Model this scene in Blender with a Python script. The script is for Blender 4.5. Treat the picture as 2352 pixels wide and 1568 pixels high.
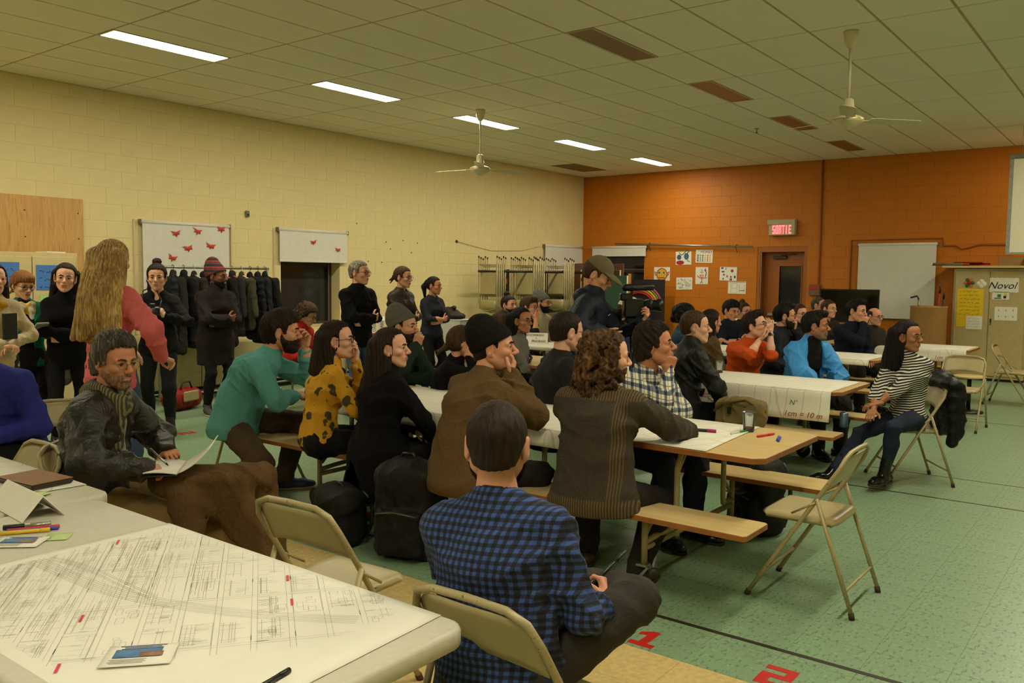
import bpy, bmesh, math, random
import numpy as np
from mathutils import Vector, Matrix

for _o in list(bpy.data.objects):
    bpy.data.objects.remove(_o)
SC = bpy.context.scene
COL = SC.collection
random.seed(7)
RNG = np.random.RandomState(7)

# ------------------------------------------------------------------ camera
# X runs along the cream wall to the orange wall, Y from the camera to the cream wall, Z up (metres)
CAMZ = 1.6
F_PX, PITCH, ROLL, YAW = 1946.9, 0.0758651, 0.0107883, 0.6547818
_F = Vector((math.cos(YAW) * math.cos(PITCH), math.sin(YAW) * math.cos(PITCH), -math.sin(PITCH)))
_R = Vector((math.sin(YAW), -math.cos(YAW), 0.0))
_U = _R.cross(_F)
_R2 = _R * math.cos(ROLL) + _U * math.sin(ROLL)
_U2 = _U * math.cos(ROLL) - _R * math.sin(ROLL)
cam_data = bpy.data.cameras.new('camera')
cam_data.sensor_fit = 'HORIZONTAL'
cam_data.sensor_width = 36.0
cam_data.lens = F_PX / 2352.0 * 36.0
cam_data.clip_start = 0.05
cam_data.clip_end = 200.0
cam = bpy.data.objects.new('camera', cam_data)
COL.objects.link(cam)
_m = Matrix((( _R2.x, _U2.x, -_F.x, 0.0), (_R2.y, _U2.y, -_F.y, 0.0), (_R2.z, _U2.z, -_F.z, CAMZ), (0, 0, 0, 1)))
cam.matrix_world = _m
SC.camera = cam

# ------------------------------------------------------------------ world, exposure
world = bpy.data.worlds.new('night')
SC.world = world
world.use_nodes = True
_bg = world.node_tree.nodes.get('Background')
_bg.inputs['Color'].default_value = (0.010, 0.012, 0.018, 1)
_bg.inputs['Strength'].default_value = 0.3
SC.view_settings.view_transform = 'Standard'
SC.view_settings.look = 'None'
SC.view_settings.gamma = 1.0
SC.view_settings.use_curve_mapping = False
SC.view_settings.exposure = 0.0
LAMP_STRENGTH = 47.0                     # emission of the lit ceiling troffers
LAMP_COLOR = (1.0, 0.94, 0.70)

cy = SC.cycles
cy.max_bounces = 4; cy.diffuse_bounces = 3; cy.glossy_bounces = 2; cy.transmission_bounces = 5; cy.transparent_max_bounces = 4
cy.use_adaptive_sampling = True; cy.adaptive_threshold = 0.05
cy.caustics_reflective = False; cy.caustics_refractive = False

# room
XW, YW, ZC = 16.04, 10.35, 3.813         # orange wall, cream wall, ceiling
X0, Y0 = -5.0, -3.6                      # the two walls behind the camera
# ================================================================== helpers
def srgb(r, g, b):
    def c(v):
        v /= 255.0
        return v / 12.92 if v <= 0.04045 else ((v + 0.055) / 1.055) ** 2.4
    return (c(r), c(g), c(b), 1.0)

_MATS = {}
class NT:
    """short-hand node tree builder"""
    def __init__(s, name):
        s.m = bpy.data.materials.new(name); s.m.use_nodes = True
        s.t = s.m.node_tree; s.b = s.t.nodes.get('Principled BSDF')
        s.co = s.t.nodes.new('ShaderNodeTexCoord')
    def n(s, typ, **kw):
        nd = s.t.nodes.new('ShaderNode' + typ)
        for k, v in kw.items(): setattr(nd, k, v)
        return nd
    def l(s, a, b): s.t.links.new(a, b)
    def mapping(s, scale=(1, 1, 1), rot=(0, 0, 0), loc=(0, 0, 0), src='Object'):
        mp = s.n('Mapping'); mp.inputs['Scale'].default_value = scale
        mp.inputs['Rotation'].default_value = rot; mp.inputs['Location'].default_value = loc
        s.l(s.co.outputs[src], mp.inputs['Vector']); return mp.outputs['Vector']
    def noise(s, scale=5, detail=3, vec=None, rough=.55, dist=0):
        nd = s.n('TexNoise'); nd.inputs['Scale'].default_value = scale; nd.inputs['Detail'].default_value = detail
        nd.inputs['Roughness'].default_value = rough; nd.inputs['Distortion'].default_value = dist
        s.l(vec if vec is not None else s.co.outputs['Object'], nd.inputs['Vector']); return nd.outputs['Fac']
    def ramp(s, fac, stops, interp='LINEAR'):
        r = s.n('ValToRGB'); cr = r.color_ramp; cr.interpolation = interp
        while len(cr.elements) > 1: cr.elements.remove(cr.elements[-1])
        cr.elements[0].position = stops[0][0]; cr.elements[0].color = stops[0][1]
        for p, c in stops[1:]:
            e = cr.elements.new(p); e.color = c
        s.l(fac, r.inputs['Fac']); return r.outputs['Color']
    def mix(s, fac, a, b, mode='MIX'):
        m = s.n('MixRGB', blend_type=mode)
        for i, v in ((0, fac), (1, a), (2, b)):
            if isinstance(v, (int, float)): m.inputs[i].default_value = v if i == 0 else (v, v, v, 1)
            elif isinstance(v, (tuple, list)): m.inputs[i].default_value = v
            else: s.l(v, m.inputs[i])
        return m.outputs[0]
    def math(s, op, a, b=0.0, c=None):
        m = s.n('Math', operation=op)
        for i, v in ((0, a), (1, b), (2, c)):
            if v is None: continue
            if isinstance(v, (int, float)): m.inputs[i].default_value = v
            else: s.l(v, m.inputs[i])
        return m.outputs[0]
    def sep(s, vec):
        x = s.n('SeparateXYZ'); s.l(vec, x.inputs[0]); return x.outputs
    def bump(s, h, strength=.3, dist=.01):
        b = s.n('Bump'); b.inputs['Strength'].default_value = strength; b.inputs['Distance'].default_value = dist
        s.l(h, b.inputs['Height']); s.l(b.outputs[0], s.b.inputs['Normal'])
    def color(s, c):
        if isinstance(c, (tuple, list)): s.b.inputs['Base Color'].default_value = c
        else: s.l(c, s.b.inputs['Base Color'])
    def set(s, **kw):
        for k, v in kw.items():
            k = k.replace('_', ' ')
            s.b.inputs[k].default_value = v

def lit(c, f):
    return tuple(min(1.0, v * f) for v in c[:3]) + (1.0,)

def mat(name, col, rough=.6, var=.18, scale=14.0, bump=0.0, bscale=120.0, metal=0.0, spec=.5, bdist=.004):
    """plain procedural surface: a colour with soft noise variation and fine relief"""
    if name in _MATS: return _MATS[name]
    t = NT(name); col = tuple(col[:3]) + (1.0,)
    f = t.noise(scale, 4)
    t.color(t.ramp(f, [(0.3, lit(col, 1 - var)), (0.7, lit(col, 1 + var))]))
    t.set(Roughness=rough, Metallic=metal); t.b.inputs['Specular IOR Level'].default_value = spec
    if bump: t.bump(t.noise(bscale, 3), bump, bdist)
    _MATS[name] = t.m; return t.m

def link(o, parent=None):
    COL.objects.link(o)
    if parent is not None: o.parent = parent
    return o

def tag(o, label=None, cat=None, group=None, kind=None):
    if label: o['label'] = label
    if cat: o['category'] = cat
    if group: o['group'] = group
    if kind: o['kind'] = kind
    return o

def empty(name, loc=(0, 0, 0), rz=0.0, label=None, cat=None, group=None):
    o = bpy.data.objects.new(name, None); o.empty_display_size = .1
    o.location = loc; o.rotation_euler = (0, 0, rz); link(o)
    return tag(o, label, cat, group)

def new_mesh(name, verts, faces, mats, smooth=False, midx=None):
    me = bpy.data.meshes.new(name)
    me.from_pydata([tuple(v) for v in verts], [], [tuple(int(i) for i in f) for f in faces])
    if not isinstance(mats, (list, tuple)): mats = [mats]
    for m in mats: me.materials.append(m)
    if midx is not None: me.polygons.foreach_set('material_index', np.asarray(midx, dtype=np.int32))
    if smooth: me.polygons.foreach_set('use_smooth', np.ones(len(me.polygons), dtype=bool))
    me.update(); return me

def fast_mesh(name, V, Q, mats, midx=None, smooth=True):
    """numpy vertices (n,3) and quads (m,4) to a mesh"""
    me = bpy.data.meshes.new(name)
    V = np.asarray(V, dtype=np.float32); Q = np.asarray(Q, dtype=np.int32)
    me.vertices.add(len(V)); me.vertices.foreach_set('co', V.ravel())
    me.loops.add(Q.size); me.loops.foreach_set('vertex_index', Q.ravel())
    me.polygons.add(len(Q))
    me.polygons.foreach_set('loop_start', np.arange(0, Q.size, 4, dtype=np.int32))
    if not isinstance(mats, (list, tuple)): mats = [mats]
    for m in mats: me.materials.append(m)
    if midx is not None: me.polygons.foreach_set('material_index', np.asarray(midx, dtype=np.int32))
    if smooth: me.polygons.foreach_set('use_smooth', np.ones(len(Q), dtype=bool))
    me.update(calc_edges=True); return me

def obj(name, me, parent=None, loc=None, rot=None):
    o = bpy.data.objects.new(name, me)
    if loc is not None: o.location = loc
    if rot is not None: o.rotation_euler = rot
    return link(o, parent)

class MB:
    """collects boxes, tubes, lathes and prisms; build() links them as ONE mesh"""
    def __init__(s): s.v = []; s.f = []; s.sm = []; s.mi = []; s.cur = 0
    def add(s, verts, faces, smooth=False):
        o = len(s.v); s.v += [tuple(v) for v in verts]
        s.f += [tuple(i + o for i in f) for f in faces]; s.sm += [smooth] * len(faces); s.mi += [s.cur] * len(faces)
        return s
    def box(s, c, size, rz=0.0, bev=0.0):
        hx, hy, hz = size[0] / 2, size[1] / 2, size[2] / 2
        ca, sa = math.cos(rz), math.sin(rz)
        if bev <= 0:
            P = [(x, y, z) for z in (-hz, hz) for x, y in ((-hx, -hy), (hx, -hy), (hx, hy), (-hx, hy))]
            Fc = [(3, 2, 1, 0), (4, 5, 6, 7), (0, 1, 5, 4), (1, 2, 6, 5), (2, 3, 7, 6), (3, 0, 4, 7)]
        else:
            b = min(bev, hx * .9, hy * .9, hz * .9); P = []; Fc = []
            for z, ins in ((-hz, b), (-hz + b, 0), (hz - b, 0), (hz, b)):
                x, y, k = hx - ins, hy - ins, b if not ins else b * .4
                P += [(-x + k, -y, z), (x - k, -y, z), (x, -y + k, z), (x, y - k, z), (x - k, y, z), (-x + k, y, z), (-x, y - k, z), (-x, -y + k, z)]
            for r in range(3):
                for i in range(8):
                    j = (i + 1) % 8; Fc.append((r * 8 + i, r * 8 + j, r * 8 + 8 + j, r * 8 + 8 + i))
            Fc += [tuple(range(7, -1, -1)), tuple(range(24, 32))]
        return s.add([(c[0] + x * ca - y * sa, c[1] + x * sa + y * ca, c[2] + z) for x, y, z in P], Fc)
    def tube(s, path, r, n=8, cap=True, closed=False):
        P = [Vector(p) for p in path]; m = len(P)
        R = r if isinstance(r, (list, tuple)) else [r] * m
        V = []; Fc = []; prev = None
        for i, p in enumerate(P):
            a = P[i - 1] if (i > 0 or closed) else p; b = P[(i + 1) % m] if (i < m - 1 or closed) else p
            t = (b - a).normalized() if (b - a).length > 1e-9 else Vector((0, 0, 1))
            if prev is None:
                u = t.cross(Vector((0, 0, 1)))
                if u.length < 1e-3: u = t.cross(Vector((1, 0, 0)))
            else: u = prev - t * prev.dot(t)
            u.normalize(); w = t.cross(u); prev = u
            for k in range(n):
                a_ = 2 * math.pi * k / n; V.append(p + u * (R[i] * math.cos(a_)) + w * (R[i] * math.sin(a_)))
        for i in range(m if closed else m - 1):
            j = (i + 1) % m
            for k in range(n):
                l = (k + 1) % n; Fc.append((i * n + k, i * n + l, j * n + l, j * n + k))
        if cap and not closed: Fc += [tuple(range(n - 1, -1, -1)), tuple(range((m - 1) * n, m * n))]
        return s.add(V, Fc, True)
    def lathe(s, prof, c=(0, 0, 0), n=24, cap=True):
        V = []; Fc = []
        for r, z in prof:
            for k in range(n):
                a = 2 * math.pi * k / n; V.append((c[0] + r * math.cos(a), c[1] + r * math.sin(a), c[2] + z))
        for i in range(len(prof) - 1):
            for k in range(n):
                l = (k + 1) % n; Fc.append((i * n + k, i * n + l, i * n + n + l, i * n + n + k))
        if cap: Fc += [tuple(range(n - 1, -1, -1)), tuple(range((len(prof) - 1) * n, len(prof) * n))]
        return s.add(V, Fc, True)
    def prism(s, poly, z0, z1, fn=None):
        """polygon (counter-clockwise, 2d) between two heights; fn maps (x,y,z) into place"""
        n = len(poly); fn = fn or (lambda x, y, z: (x, y, z))
        V = [fn(x, y, z0) for x, y in poly] + [fn(x, y, z1) for x, y in poly]
        Fc = [tuple(range(n - 1, -1, -1)), tuple(range(n, 2 * n))] + [(i, (i + 1) % n, n + (i + 1) % n, n + i) for i in range(n)]
        return s.add(V, Fc)
    def grid(s, fn, nu, nv, smooth=True):
        V = [fn(i / nu, j / nv) for j in range(nv + 1) for i in range(nu + 1)]
        w = nu + 1
        return s.add(V, [(j * w + i, j * w + i + 1, j * w + w + i + 1, j * w + w + i) for j in range(nv) for i in range(nu)], smooth)
    def slab(s, fn, nu, nv, th, smooth=True):
        """thin sheet fn(u,v) with thickness th below it"""
        w = nu + 1; A = [Vector(fn(i / nu, j / nv)) for j in range(nv + 1) for i in range(nu + 1)]
        N = []
        for j in range(nv + 1):
            for i in range(nu + 1):
                a = A[j * w + min(i + 1, nu)] - A[j * w + max(i - 1, 0)]; b = A[min(j + 1, nv) * w + i] - A[max(j - 1, 0) * w + i]
                N.append(a.cross(b).normalized())
        B = [a - n_ * th for a, n_ in zip(A, N)]; o = len(A)
        Fc = [(j * w + i, j * w + i + 1, j * w + w + i + 1, j * w + w + i) for j in range(nv) for i in range(nu)]
        Fc += [tuple(reversed([k + o for k in f])) for f in list(Fc)]
        rim = [i for i in range(w)] + [j * w + nu for j in range(1, nv + 1)] + [nv * w + i for i in range(nu - 1, -1, -1)] + [j * w for j in range(nv - 1, 0, -1)]
        for a, b in zip(rim, rim[1:] + rim[:1]): Fc.append((b, a, a + o, b + o))
        return s.add(A + B, Fc, smooth)
    def mesh(s, name, mats):
        me = new_mesh(name, s.v, s.f, mats, midx=s.mi if isinstance(mats, (list, tuple)) else None)
        if any(s.sm): me.polygons.foreach_set('use_smooth', np.array(s.sm, dtype=bool))
        return me
    def build(s, name, mats, parent=None, loc=None, rot=None):
        return obj(name, s.mesh(name, mats), parent, loc, rot)

def copy_tree(o, parent=None, loc=None, rz=None):
    c = o.copy(); link(c, parent)
    for k in ('label',):
        pass
    if loc is not None: c.location = loc
    if rz is not None: c.rotation_euler = (0, 0, rz)
    for ch in [x for x in bpy.data.objects if x.parent == o]: copy_tree(ch, c)
    return c

def bez(p0, p1, p2, p3, n=10):
    out = []
    for i in range(n + 1):
        t = i / n; a = (1 - t) ** 3; b = 3 * (1 - t) ** 2 * t; c = 3 * (1 - t) * t * t; d = t ** 3
        out.append(tuple(a * p0[k] + b * p1[k] + c * p2[k] + d * p3[k] for k in range(len(p0))))
    return out

def text_mesh(s, size, ext=0.0005, font_shear=0.0, align='CENTER', squash=1.0):
    """lettering as a mesh (centred, in the xy plane)"""
    cu = bpy.data.curves.new('lettering', 'FONT'); cu.body = s; cu.size = size; cu.extrude = ext; cu.shear = font_shear
    cu.align_x = align; cu.align_y = 'CENTER'; cu.resolution_u = 3
    o = bpy.data.objects.new('lettering', cu); COL.objects.link(o)
    dg = bpy.context.evaluated_depsgraph_get(); dg.update()
    me = bpy.data.meshes.new_from_object(o.evaluated_get(dg))
    bpy.data.objects.remove(o); bpy.data.curves.remove(cu)
    return me

def lettering(name, s, size, m, parent, M4, ext=.0005, shear=0.0, align='CENTER'):
    """lettering placed by a 4x4 matrix in the parent's space"""
    me = text_mesh(s, size, ext, shear, align); me.transform(M4); me.materials.clear(); me.materials.append(m)
    return obj(name, me, parent)

def frame4(o, ex, ey, ez):
    return Matrix(((ex[0], ey[0], ez[0], o[0]), (ex[1], ey[1], ez[1], o[1]), (ex[2], ey[2], ez[2], o[2]), (0, 0, 0, 1)))

# ------------------------------------------------------------------ smooth signed-distance modelling
def nz(v):
    v = np.asarray(v, float); return v / max(1e-9, np.linalg.norm(v))

class SDF:
    """a distance field on a grid; shapes are blended in and the zero surface is meshed (surface nets)"""
    def __init__(s, lo, hi, h):
        s.h = h; s.lo = np.asarray(lo, float) - 2 * h
        s.n = np.maximum(4, np.ceil((np.asarray(hi, float) + 2 * h - s.lo) / h).astype(int) + 1)
        s.F = np.full(s.n, 1.0, dtype=np.float32)
        s.ax = [(s.lo[i] + h * np.arange(s.n[i])).astype(np.float32) for i in range(3)]
    def _win(s, lo, hi):
        a = np.clip(np.floor((np.asarray(lo) - s.lo) / s.h).astype(int), 0, s.n - 1)
        b = np.clip(np.ceil((np.asarray(hi) - s.lo) / s.h).astype(int) + 1, 1, s.n)
        if np.any(b <= a): return None
        sl = tuple(slice(a[i], b[i]) for i in range(3))
        P = (s.ax[0][sl[0]][:, None, None], s.ax[1][sl[1]][None, :, None], s.ax[2][sl[2]][None, None, :])
        return sl, P
    def comb(s, sl, d, k, op):
        A = s.F[sl]
        if op == 'add':
            if k > 0:
                hh = np.clip(.5 + .5 * (A - d) / k, 0, 1); s.F[sl] = A * (1 - hh) + d * hh - k * hh * (1 - hh)
            else: s.F[sl] = np.minimum(A, d)
        elif op == 'sub':
            d = -d
            if k > 0:
                hh = np.clip(.5 - .5 * (A - d) / k, 0, 1); s.F[sl] = A * (1 - hh) + d * hh + k * hh * (1 - hh)
            else: s.F[sl] = np.maximum(A, d)
    def cone(s, a, b, ra, rb, k=.02, side=None, w=1.0, op='add'):
        """rounded cone; widened w times along the axis side"""
        a = np.asarray(a, float); b = np.asarray(b, float); R = max(ra, rb) * max(1, w) + k + 2 * s.h
        r = s._win(np.minimum(a, b) - R, np.maximum(a, b) + R)
        if r is None: return s
        sl, (x, y, z) = r
        px, py, pz = x - a[0], y - a[1], z - a[2]; d = b - a
        if side is not None:
            q = nz(side); c = px * q[0] + py * q[1] + pz * q[2]; f = (1 - 1 / w)
            px = px - c * (q[0] * f); py = py - c * (q[1] * f); pz = pz - c * (q[2] * f)
            c2 = float(d @ q); d = d - q * c2 * f
        L = float(d @ d)
        t = np.clip((px * d[0] + py * d[1] + pz * d[2]) / max(L, 1e-9), 0, 1)
        dd = np.sqrt((px - t * d[0]) ** 2 + (py - t * d[1]) ** 2 + (pz - t * d[2]) ** 2) - (ra + (rb - ra) * t)
        s.comb(sl, dd, k, op); return s
    def ell(s, c, r, M=None, k=.02, op='add'):
        """ellipsoid with radii r, axes the rows of M"""
        c = np.asarray(c, float); r = np.asarray(r, float); R = float(r.max()) + k + 2 * s.h
        q = s._win(c - R, c + R)
        if q is None: return s
        sl, (x, y, z) = q; px, py, pz = x - c[0], y - c[1], z - c[2]
        if M is not None:
            px, py, pz = (M[0][0] * px + M[0][1] * py + M[0][2] * pz, M[1][0] * px + M[1][1] * py + M[1][2] * pz, M[2][0] * px + M[2][1] * py + M[2][2] * pz)
        e = np.sqrt((px / r[0]) ** 2 + (py / r[1]) ** 2 + (pz / r[2]) ** 2)
        e2 = np.sqrt((px / r[0] ** 2) ** 2 + (py / r[1] ** 2) ** 2 + (pz / r[2] ** 2) ** 2)
        s.comb(sl, e * (e - 1) / np.maximum(e2, 1e-6), k, op); return s
    def rbox(s, c, half, r=.02, M=None, k=.01, op='add'):
        c = np.asarray(c, float); R = float(np.linalg.norm(half)) + k + 2 * s.h
        q = s._win(c - R, c + R)
        if q is None: return s
        sl, (x, y, z) = q; px, py, pz = x - c[0], y - c[1], z - c[2]
        if M is not None:
            px, py, pz = (M[0][0] * px + M[0][1] * py + M[0][2] * pz, M[1][0] * px + M[1][1] * py + M[1][2] * pz, M[2][0] * px + M[2][1] * py + M[2][2] * pz)
        ax, ay, az = np.abs(px) - (half[0] - r), np.abs(py) - (half[1] - r), np.abs(pz) - (half[2] - r)
        d = np.sqrt(np.maximum(ax, 0) ** 2 + np.maximum(ay, 0) ** 2 + np.maximum(az, 0) ** 2) + np.minimum(np.maximum(np.maximum(ax, ay), az), 0) - r
        s.comb(sl, d, k, op); return s
    def plane(s, p, n, k=0.0):
        """cut away what lies beyond the plane (along n)"""
        n = nz(n); p = np.asarray(p, float)
        d = (s.ax[0][:, None, None] - p[0]) * n[0] + (s.ax[1][None, :, None] - p[1]) * n[1] + (s.ax[2][None, None, :] - p[2]) * n[2]
        s.comb((slice(None),) * 3, -d, k, 'sub'); return s
    def ruffle(s, amp, freq=30.0, seed=0, stretch=(1, 1, 1)):
        """soft folds in cloth"""
        x, y, z = s.ax[0][:, None, None] * stretch[0], s.ax[1][None, :, None] * stretch[1], s.ax[2][None, None, :] * stretch[2]
        q = seed * 1.7
        w = np.sin(x * freq * .6 + q + 2.0 * np.sin(z * freq * .45 + y * freq * .3 + q)) * np.sin(z * freq * .8 + 1.6 * np.sin(y * freq * .5 - q) + x * freq * .5)
        w = w + .6 * np.sin(y * freq * .9 + 1.8 * np.sin(x * freq * .4 + z * freq * .55 + q * 2) + q) * np.cos(z * freq * .35 - x * freq * .6)
        s.F += (amp * w).astype(np.float32); return s
    def mesh(s):
        F = s.F; n = F.shape; ins = F < 0
        cnt = np.zeros((n[0] - 1, n[1] - 1, n[2] - 1), dtype=np.int8); C = []
        for i in (0, 1):
            for j in (0, 1):
                for k in (0, 1):
                    cnt += ins[i:n[0] - 1 + i, j:n[1] - 1 + j, k:n[2] - 1 + k]; C.append((i, j, k))
        act = np.argwhere((cnt > 0) & (cnt < 8))
        if len(act) == 0: return np.zeros((0, 3)), np.zeros((0, 4), int)
        idx = np.full(cnt.shape, -1, dtype=np.int32); idx[act[:, 0], act[:, 1], act[:, 2]] = np.arange(len(act))
        val = np.stack([F[act[:, 0] + c[0], act[:, 1] + c[1], act[:, 2] + c[2]] for c in C], 1)
        pos = np.zeros((len(act), 3)); num = np.zeros(len(act))
        for a in range(8):
            for b in range(a + 1, 8):
                ca, cb = np.array(C[a]), np.array(C[b])
                if np.abs(ca - cb).sum() != 1: continue
                va, vb = val[:, a], val[:, b]; cr = (va < 0) != (vb < 0)
                t = np.where(cr, va / np.where(cr, va - vb, 1), 0)
                pos += cr[:, None] * (ca + t[:, None] * (cb - ca)); num += cr
        V = s.lo + (act + pos / num[:, None]) * s.h
        Q = []
        for ax in range(3):
            o1, o2 = [(1, 2), (2, 0), (0, 1)][ax]
            sa = [slice(None)] * 3; sb = [slice(None)] * 3; sa[ax] = slice(0, -1); sb[ax] = slice(1, None)
            A, B = ins[tuple(sa)], ins[tuple(sb)]
            e = np.argwhere(A != B); e = e[(e[:, o1] > 0) & (e[:, o2] > 0) & (e[:, o1] < n[o1] - 1) & (e[:, o2] < n[o2] - 1)]
            if len(e) == 0: continue
            def at(d1, d2):
                f = e.copy(); f[:, o1] -= d1; f[:, o2] -= d2; return idx[f[:, 0], f[:, 1], f[:, 2]]
            q = np.stack([at(1, 1), at(0, 1), at(0, 0), at(1, 0)], 1)
            flip = ~A[e[:, 0], e[:, 1], e[:, 2]]; q[flip] = q[flip][:, ::-1]; Q.append(q)
        Q = np.concatenate(Q); Q = Q[(Q >= 0).all(1)]
        return V, Q
# ================================================================== the room
def view_px(x, y, z):
    d = Vector((x, y, z - CAMZ)); f = d.dot(_F)
    if f < .2: return None
    return 1176 + F_PX * d.dot(_R2) / f, 784 - F_PX * d.dot(_U2) / f, f

def m_wall(name, col, spec=.25):
    t = NT(name); a = t.noise(2.2, 3); c = tuple(col[:3]) + (1,)
    t.color(t.ramp(a, [(.3, lit(c, .95)), (.7, lit(c, 1.04))])); t.set(Roughness=.55)
    t.b.inputs['Specular IOR Level'].default_value = spec
    return t.m
CREAM = m_wall('cream_block_paint', srgb(232, 214, 160))
ORANGE = m_wall('orange_block_paint', srgb(198, 114, 16), .4)
CREAMD = mat('cream_enamel', srgb(214, 196, 150), .5, .05)
STEEL = mat('brushed_aluminium', srgb(160, 158, 150), .38, .08, metal=.85)
BRONZE = mat('bronze_window_frame', srgb(66, 52, 40), .5, .12)
BLIND = mat('blind_fabric', srgb(224, 220, 210), .8, .03, bump=.15, bscale=500)
RED = mat('red_vinyl', srgb(196, 28, 24), .5, .08)
BLACK = mat('black_plastic', srgb(18, 17, 17), .45, .1)

# ---- floor
def m_floor():
    t = NT('green_speckled_tile')
    v = t.mapping((26, 60, 26), (0, 0, .5)); a = t.noise(1.0, 5, v, .62)
    v2 = t.mapping((70, 32, 40), (0, 0, .2)); b = t.noise(1.0, 4, v2, .6)
    w = t.n('ObjectInfo')
    base = t.ramp(t.noise(1.3, 3), [(.3, srgb(128, 156, 124)), (.7, srgb(140, 168, 132))])
    dark = t.ramp(a, [(.54, (0, 0, 0, 1)), (.66, (1, 1, 1, 1))]); lite = t.ramp(b, [(.56, (0, 0, 0, 1)), (.68, (1, 1, 1, 1))])
    c = t.mix(t.math('MULTIPLY', lite, .55), base, srgb(176, 196, 160)); c = t.mix(t.math('MULTIPLY', dark, .8), c, srgb(70, 92, 74))
    t.color(c); t.set(Roughness=.36); t.b.inputs['Specular IOR Level'].default_value = .45; return t.m
def m_beige():
    t = NT('beige_floor_tile'); a = t.noise(38, 5)
    t.color(t.ramp(a, [(.35, srgb(200, 172, 112)), (.65, srgb(220, 194, 134))])); t.set(Roughness=.4); return t.m
GREEN, BEIGE = m_floor(), m_beige()
T = .3048
floor = MB().box(((XW + X0) / 2, (YW + Y0) / 2, -.031), (XW - X0 + .3, YW - Y0 + .3, .06)).build('floor', mat('floor_grout', srgb(110, 130, 100), .8))
tag(floor, kind='structure')
BX = 3.175                                     # edge between the green field and the beige strip
cells = []
i0 = int((X0 - BX) / T) - 1
for i in range(i0, int((XW - BX) / T) + 1):
    for j in range(int(Y0 / T), int(YW / T) + 1):
        x, y = BX + i * T, j * T
        if x < X0 or y + T > YW + .01 or x + T > XW: continue
        q = view_px(x + T / 2, y + T / 2, 0); inv = q is not None and -60 < q[0] < 2412 and q[1] < 1640
        occ = q is not None and (q[0] < 1350 or q[1] < 900)
        cells.append((0 if inv and not occ else 1 if inv else 2, q[2] if q else 99, x, y, i < 0 and i > -7))
cells.sort()
def tile_mesh(m):
    g = .0005; mb = MB(); mb.add([(g, g, -.004), (T - g, g, -.004), (T - g, T - g, -.004), (g, T - g, -.004), (g + .0004, g + .0004, 0), (T - g - .0004, g + .0004, 0), (T - g - .0004, T - g - .0004, 0), (g + .0004, T - g - .0004, 0)],
        [(4, 5, 6, 7), (0, 1, 5, 4), (1, 2, 6, 5), (2, 3, 7, 6), (3, 0, 4, 7), (3, 2, 1, 0)]); return mb.mesh('floor_tile', m)
tg, tb = tile_mesh(GREEN), tile_mesh(BEIGE)
rest = {0: MB(), 1: MB()}
for n, (c, d, x, y, bg) in enumerate(cells):
    if n < 300: obj('floor_tile', tb if bg else tg, floor, (x, y, 0))
    elif c < 2 or (x > 0 and y > 0) or True:
        g = .0005; rest[1 if bg else 0].add([(x + g, y + g, 0), (x + T - g, y + g, 0), (x + T - g, y + T - g, 0), (x + g, y + T - g, 0)], [(0, 1, 2, 3)])
for k, m in ((0, GREEN), (1, BEIGE)): tag(rest[k].build('floor_tile_field', m, floor), kind='stuff')
LINE = mat('floor_line', srgb(46, 36, 30), .5, .15)
for x, w in ((3.545, .028), (6.83, .022), (7.62, .014), (10.9, .018)):
    MB().box((x, 2.6, .0006), (w, 9.0, .0012)).build('floor_stripe', LINE, floor)

# red digits on the floor
def digit(polys, loc, label, sc=1.0, rz=0.0):
    b = MB()
    for P in polys: b.prism([(px * sc, py * sc) for px, py in P], 0, .0012, lambda x, y, z: (y, -x, z + .0003))
    o = b.build('floor_sticker', RED, None, (loc[0], loc[1], 0), (0, 0, rz)); return tag(o, label, 'floor sticker', 'red number stickers on the floor')
ONE = [[(.0, 0), (.12, 0), (.12, .035), (.08, .035), (.08, .17), (.045, .17), (.0, .135), (.0, .105), (.04, .12), (.04, .035), (.0, .035)]]
TWO = [[(0, 0), (.13, 0), (.13, .035), (.045, .035), (.045, .075), (.13, .075), (.13, .18), (0, .18), (0, .145), (.09, .145), (.09, .11), (0, .11)]]
digit(ONE, (3.2, 1.80), 'red number 1 sticker on green floor by beige strip')
digit(TWO, (3.2, 1.225), 'red number 2 sticker on green floor at bottom edge')
digit(TWO, (4.62, 7.78), 'small red sticker on the floor beside black boot', .9)

# ---- ceiling
TX, TY, CX, CY = 1.24, .598, 7.77, 4.45
def m_tile():
    t = NT('ceiling_tile_fissured'); a = t.noise(160, 3); b = t.noise(1.1, 3)
    t.color(t.mix(.5, t.ramp(a, [(.38, srgb(222, 214, 192)), (.6, srgb(240, 234, 218))]), t.ramp(b, [(.3, srgb(230, 222, 200)), (.7, srgb(240, 232, 212))])))
    t.set(Roughness=.95); return t.m
CT = m_tile(); GRID = mat('ceiling_grid', srgb(172, 152, 112), .6, .1)
ceil = MB().box(((XW + X0) / 2, (YW + Y0) / 2, ZC + .03), (XW - X0 + .3, YW - Y0 + .3, .05)).build('ceiling', GRID); tag(ceil, kind='structure')
LAMPW = .298
lit_cells, off_cells = [], []
for k in (-9, -7, -5, -3, -1, 1, 3, 5):
    lit_cells.append((k, CY + 6 * TY)); off_cells.append((k, CY)); lit_cells.append((k, CY - 6 * TY))
lampset = {(k, round(y, 3)) for k, y in lit_cells + off_cells}
tcache = {}
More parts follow.
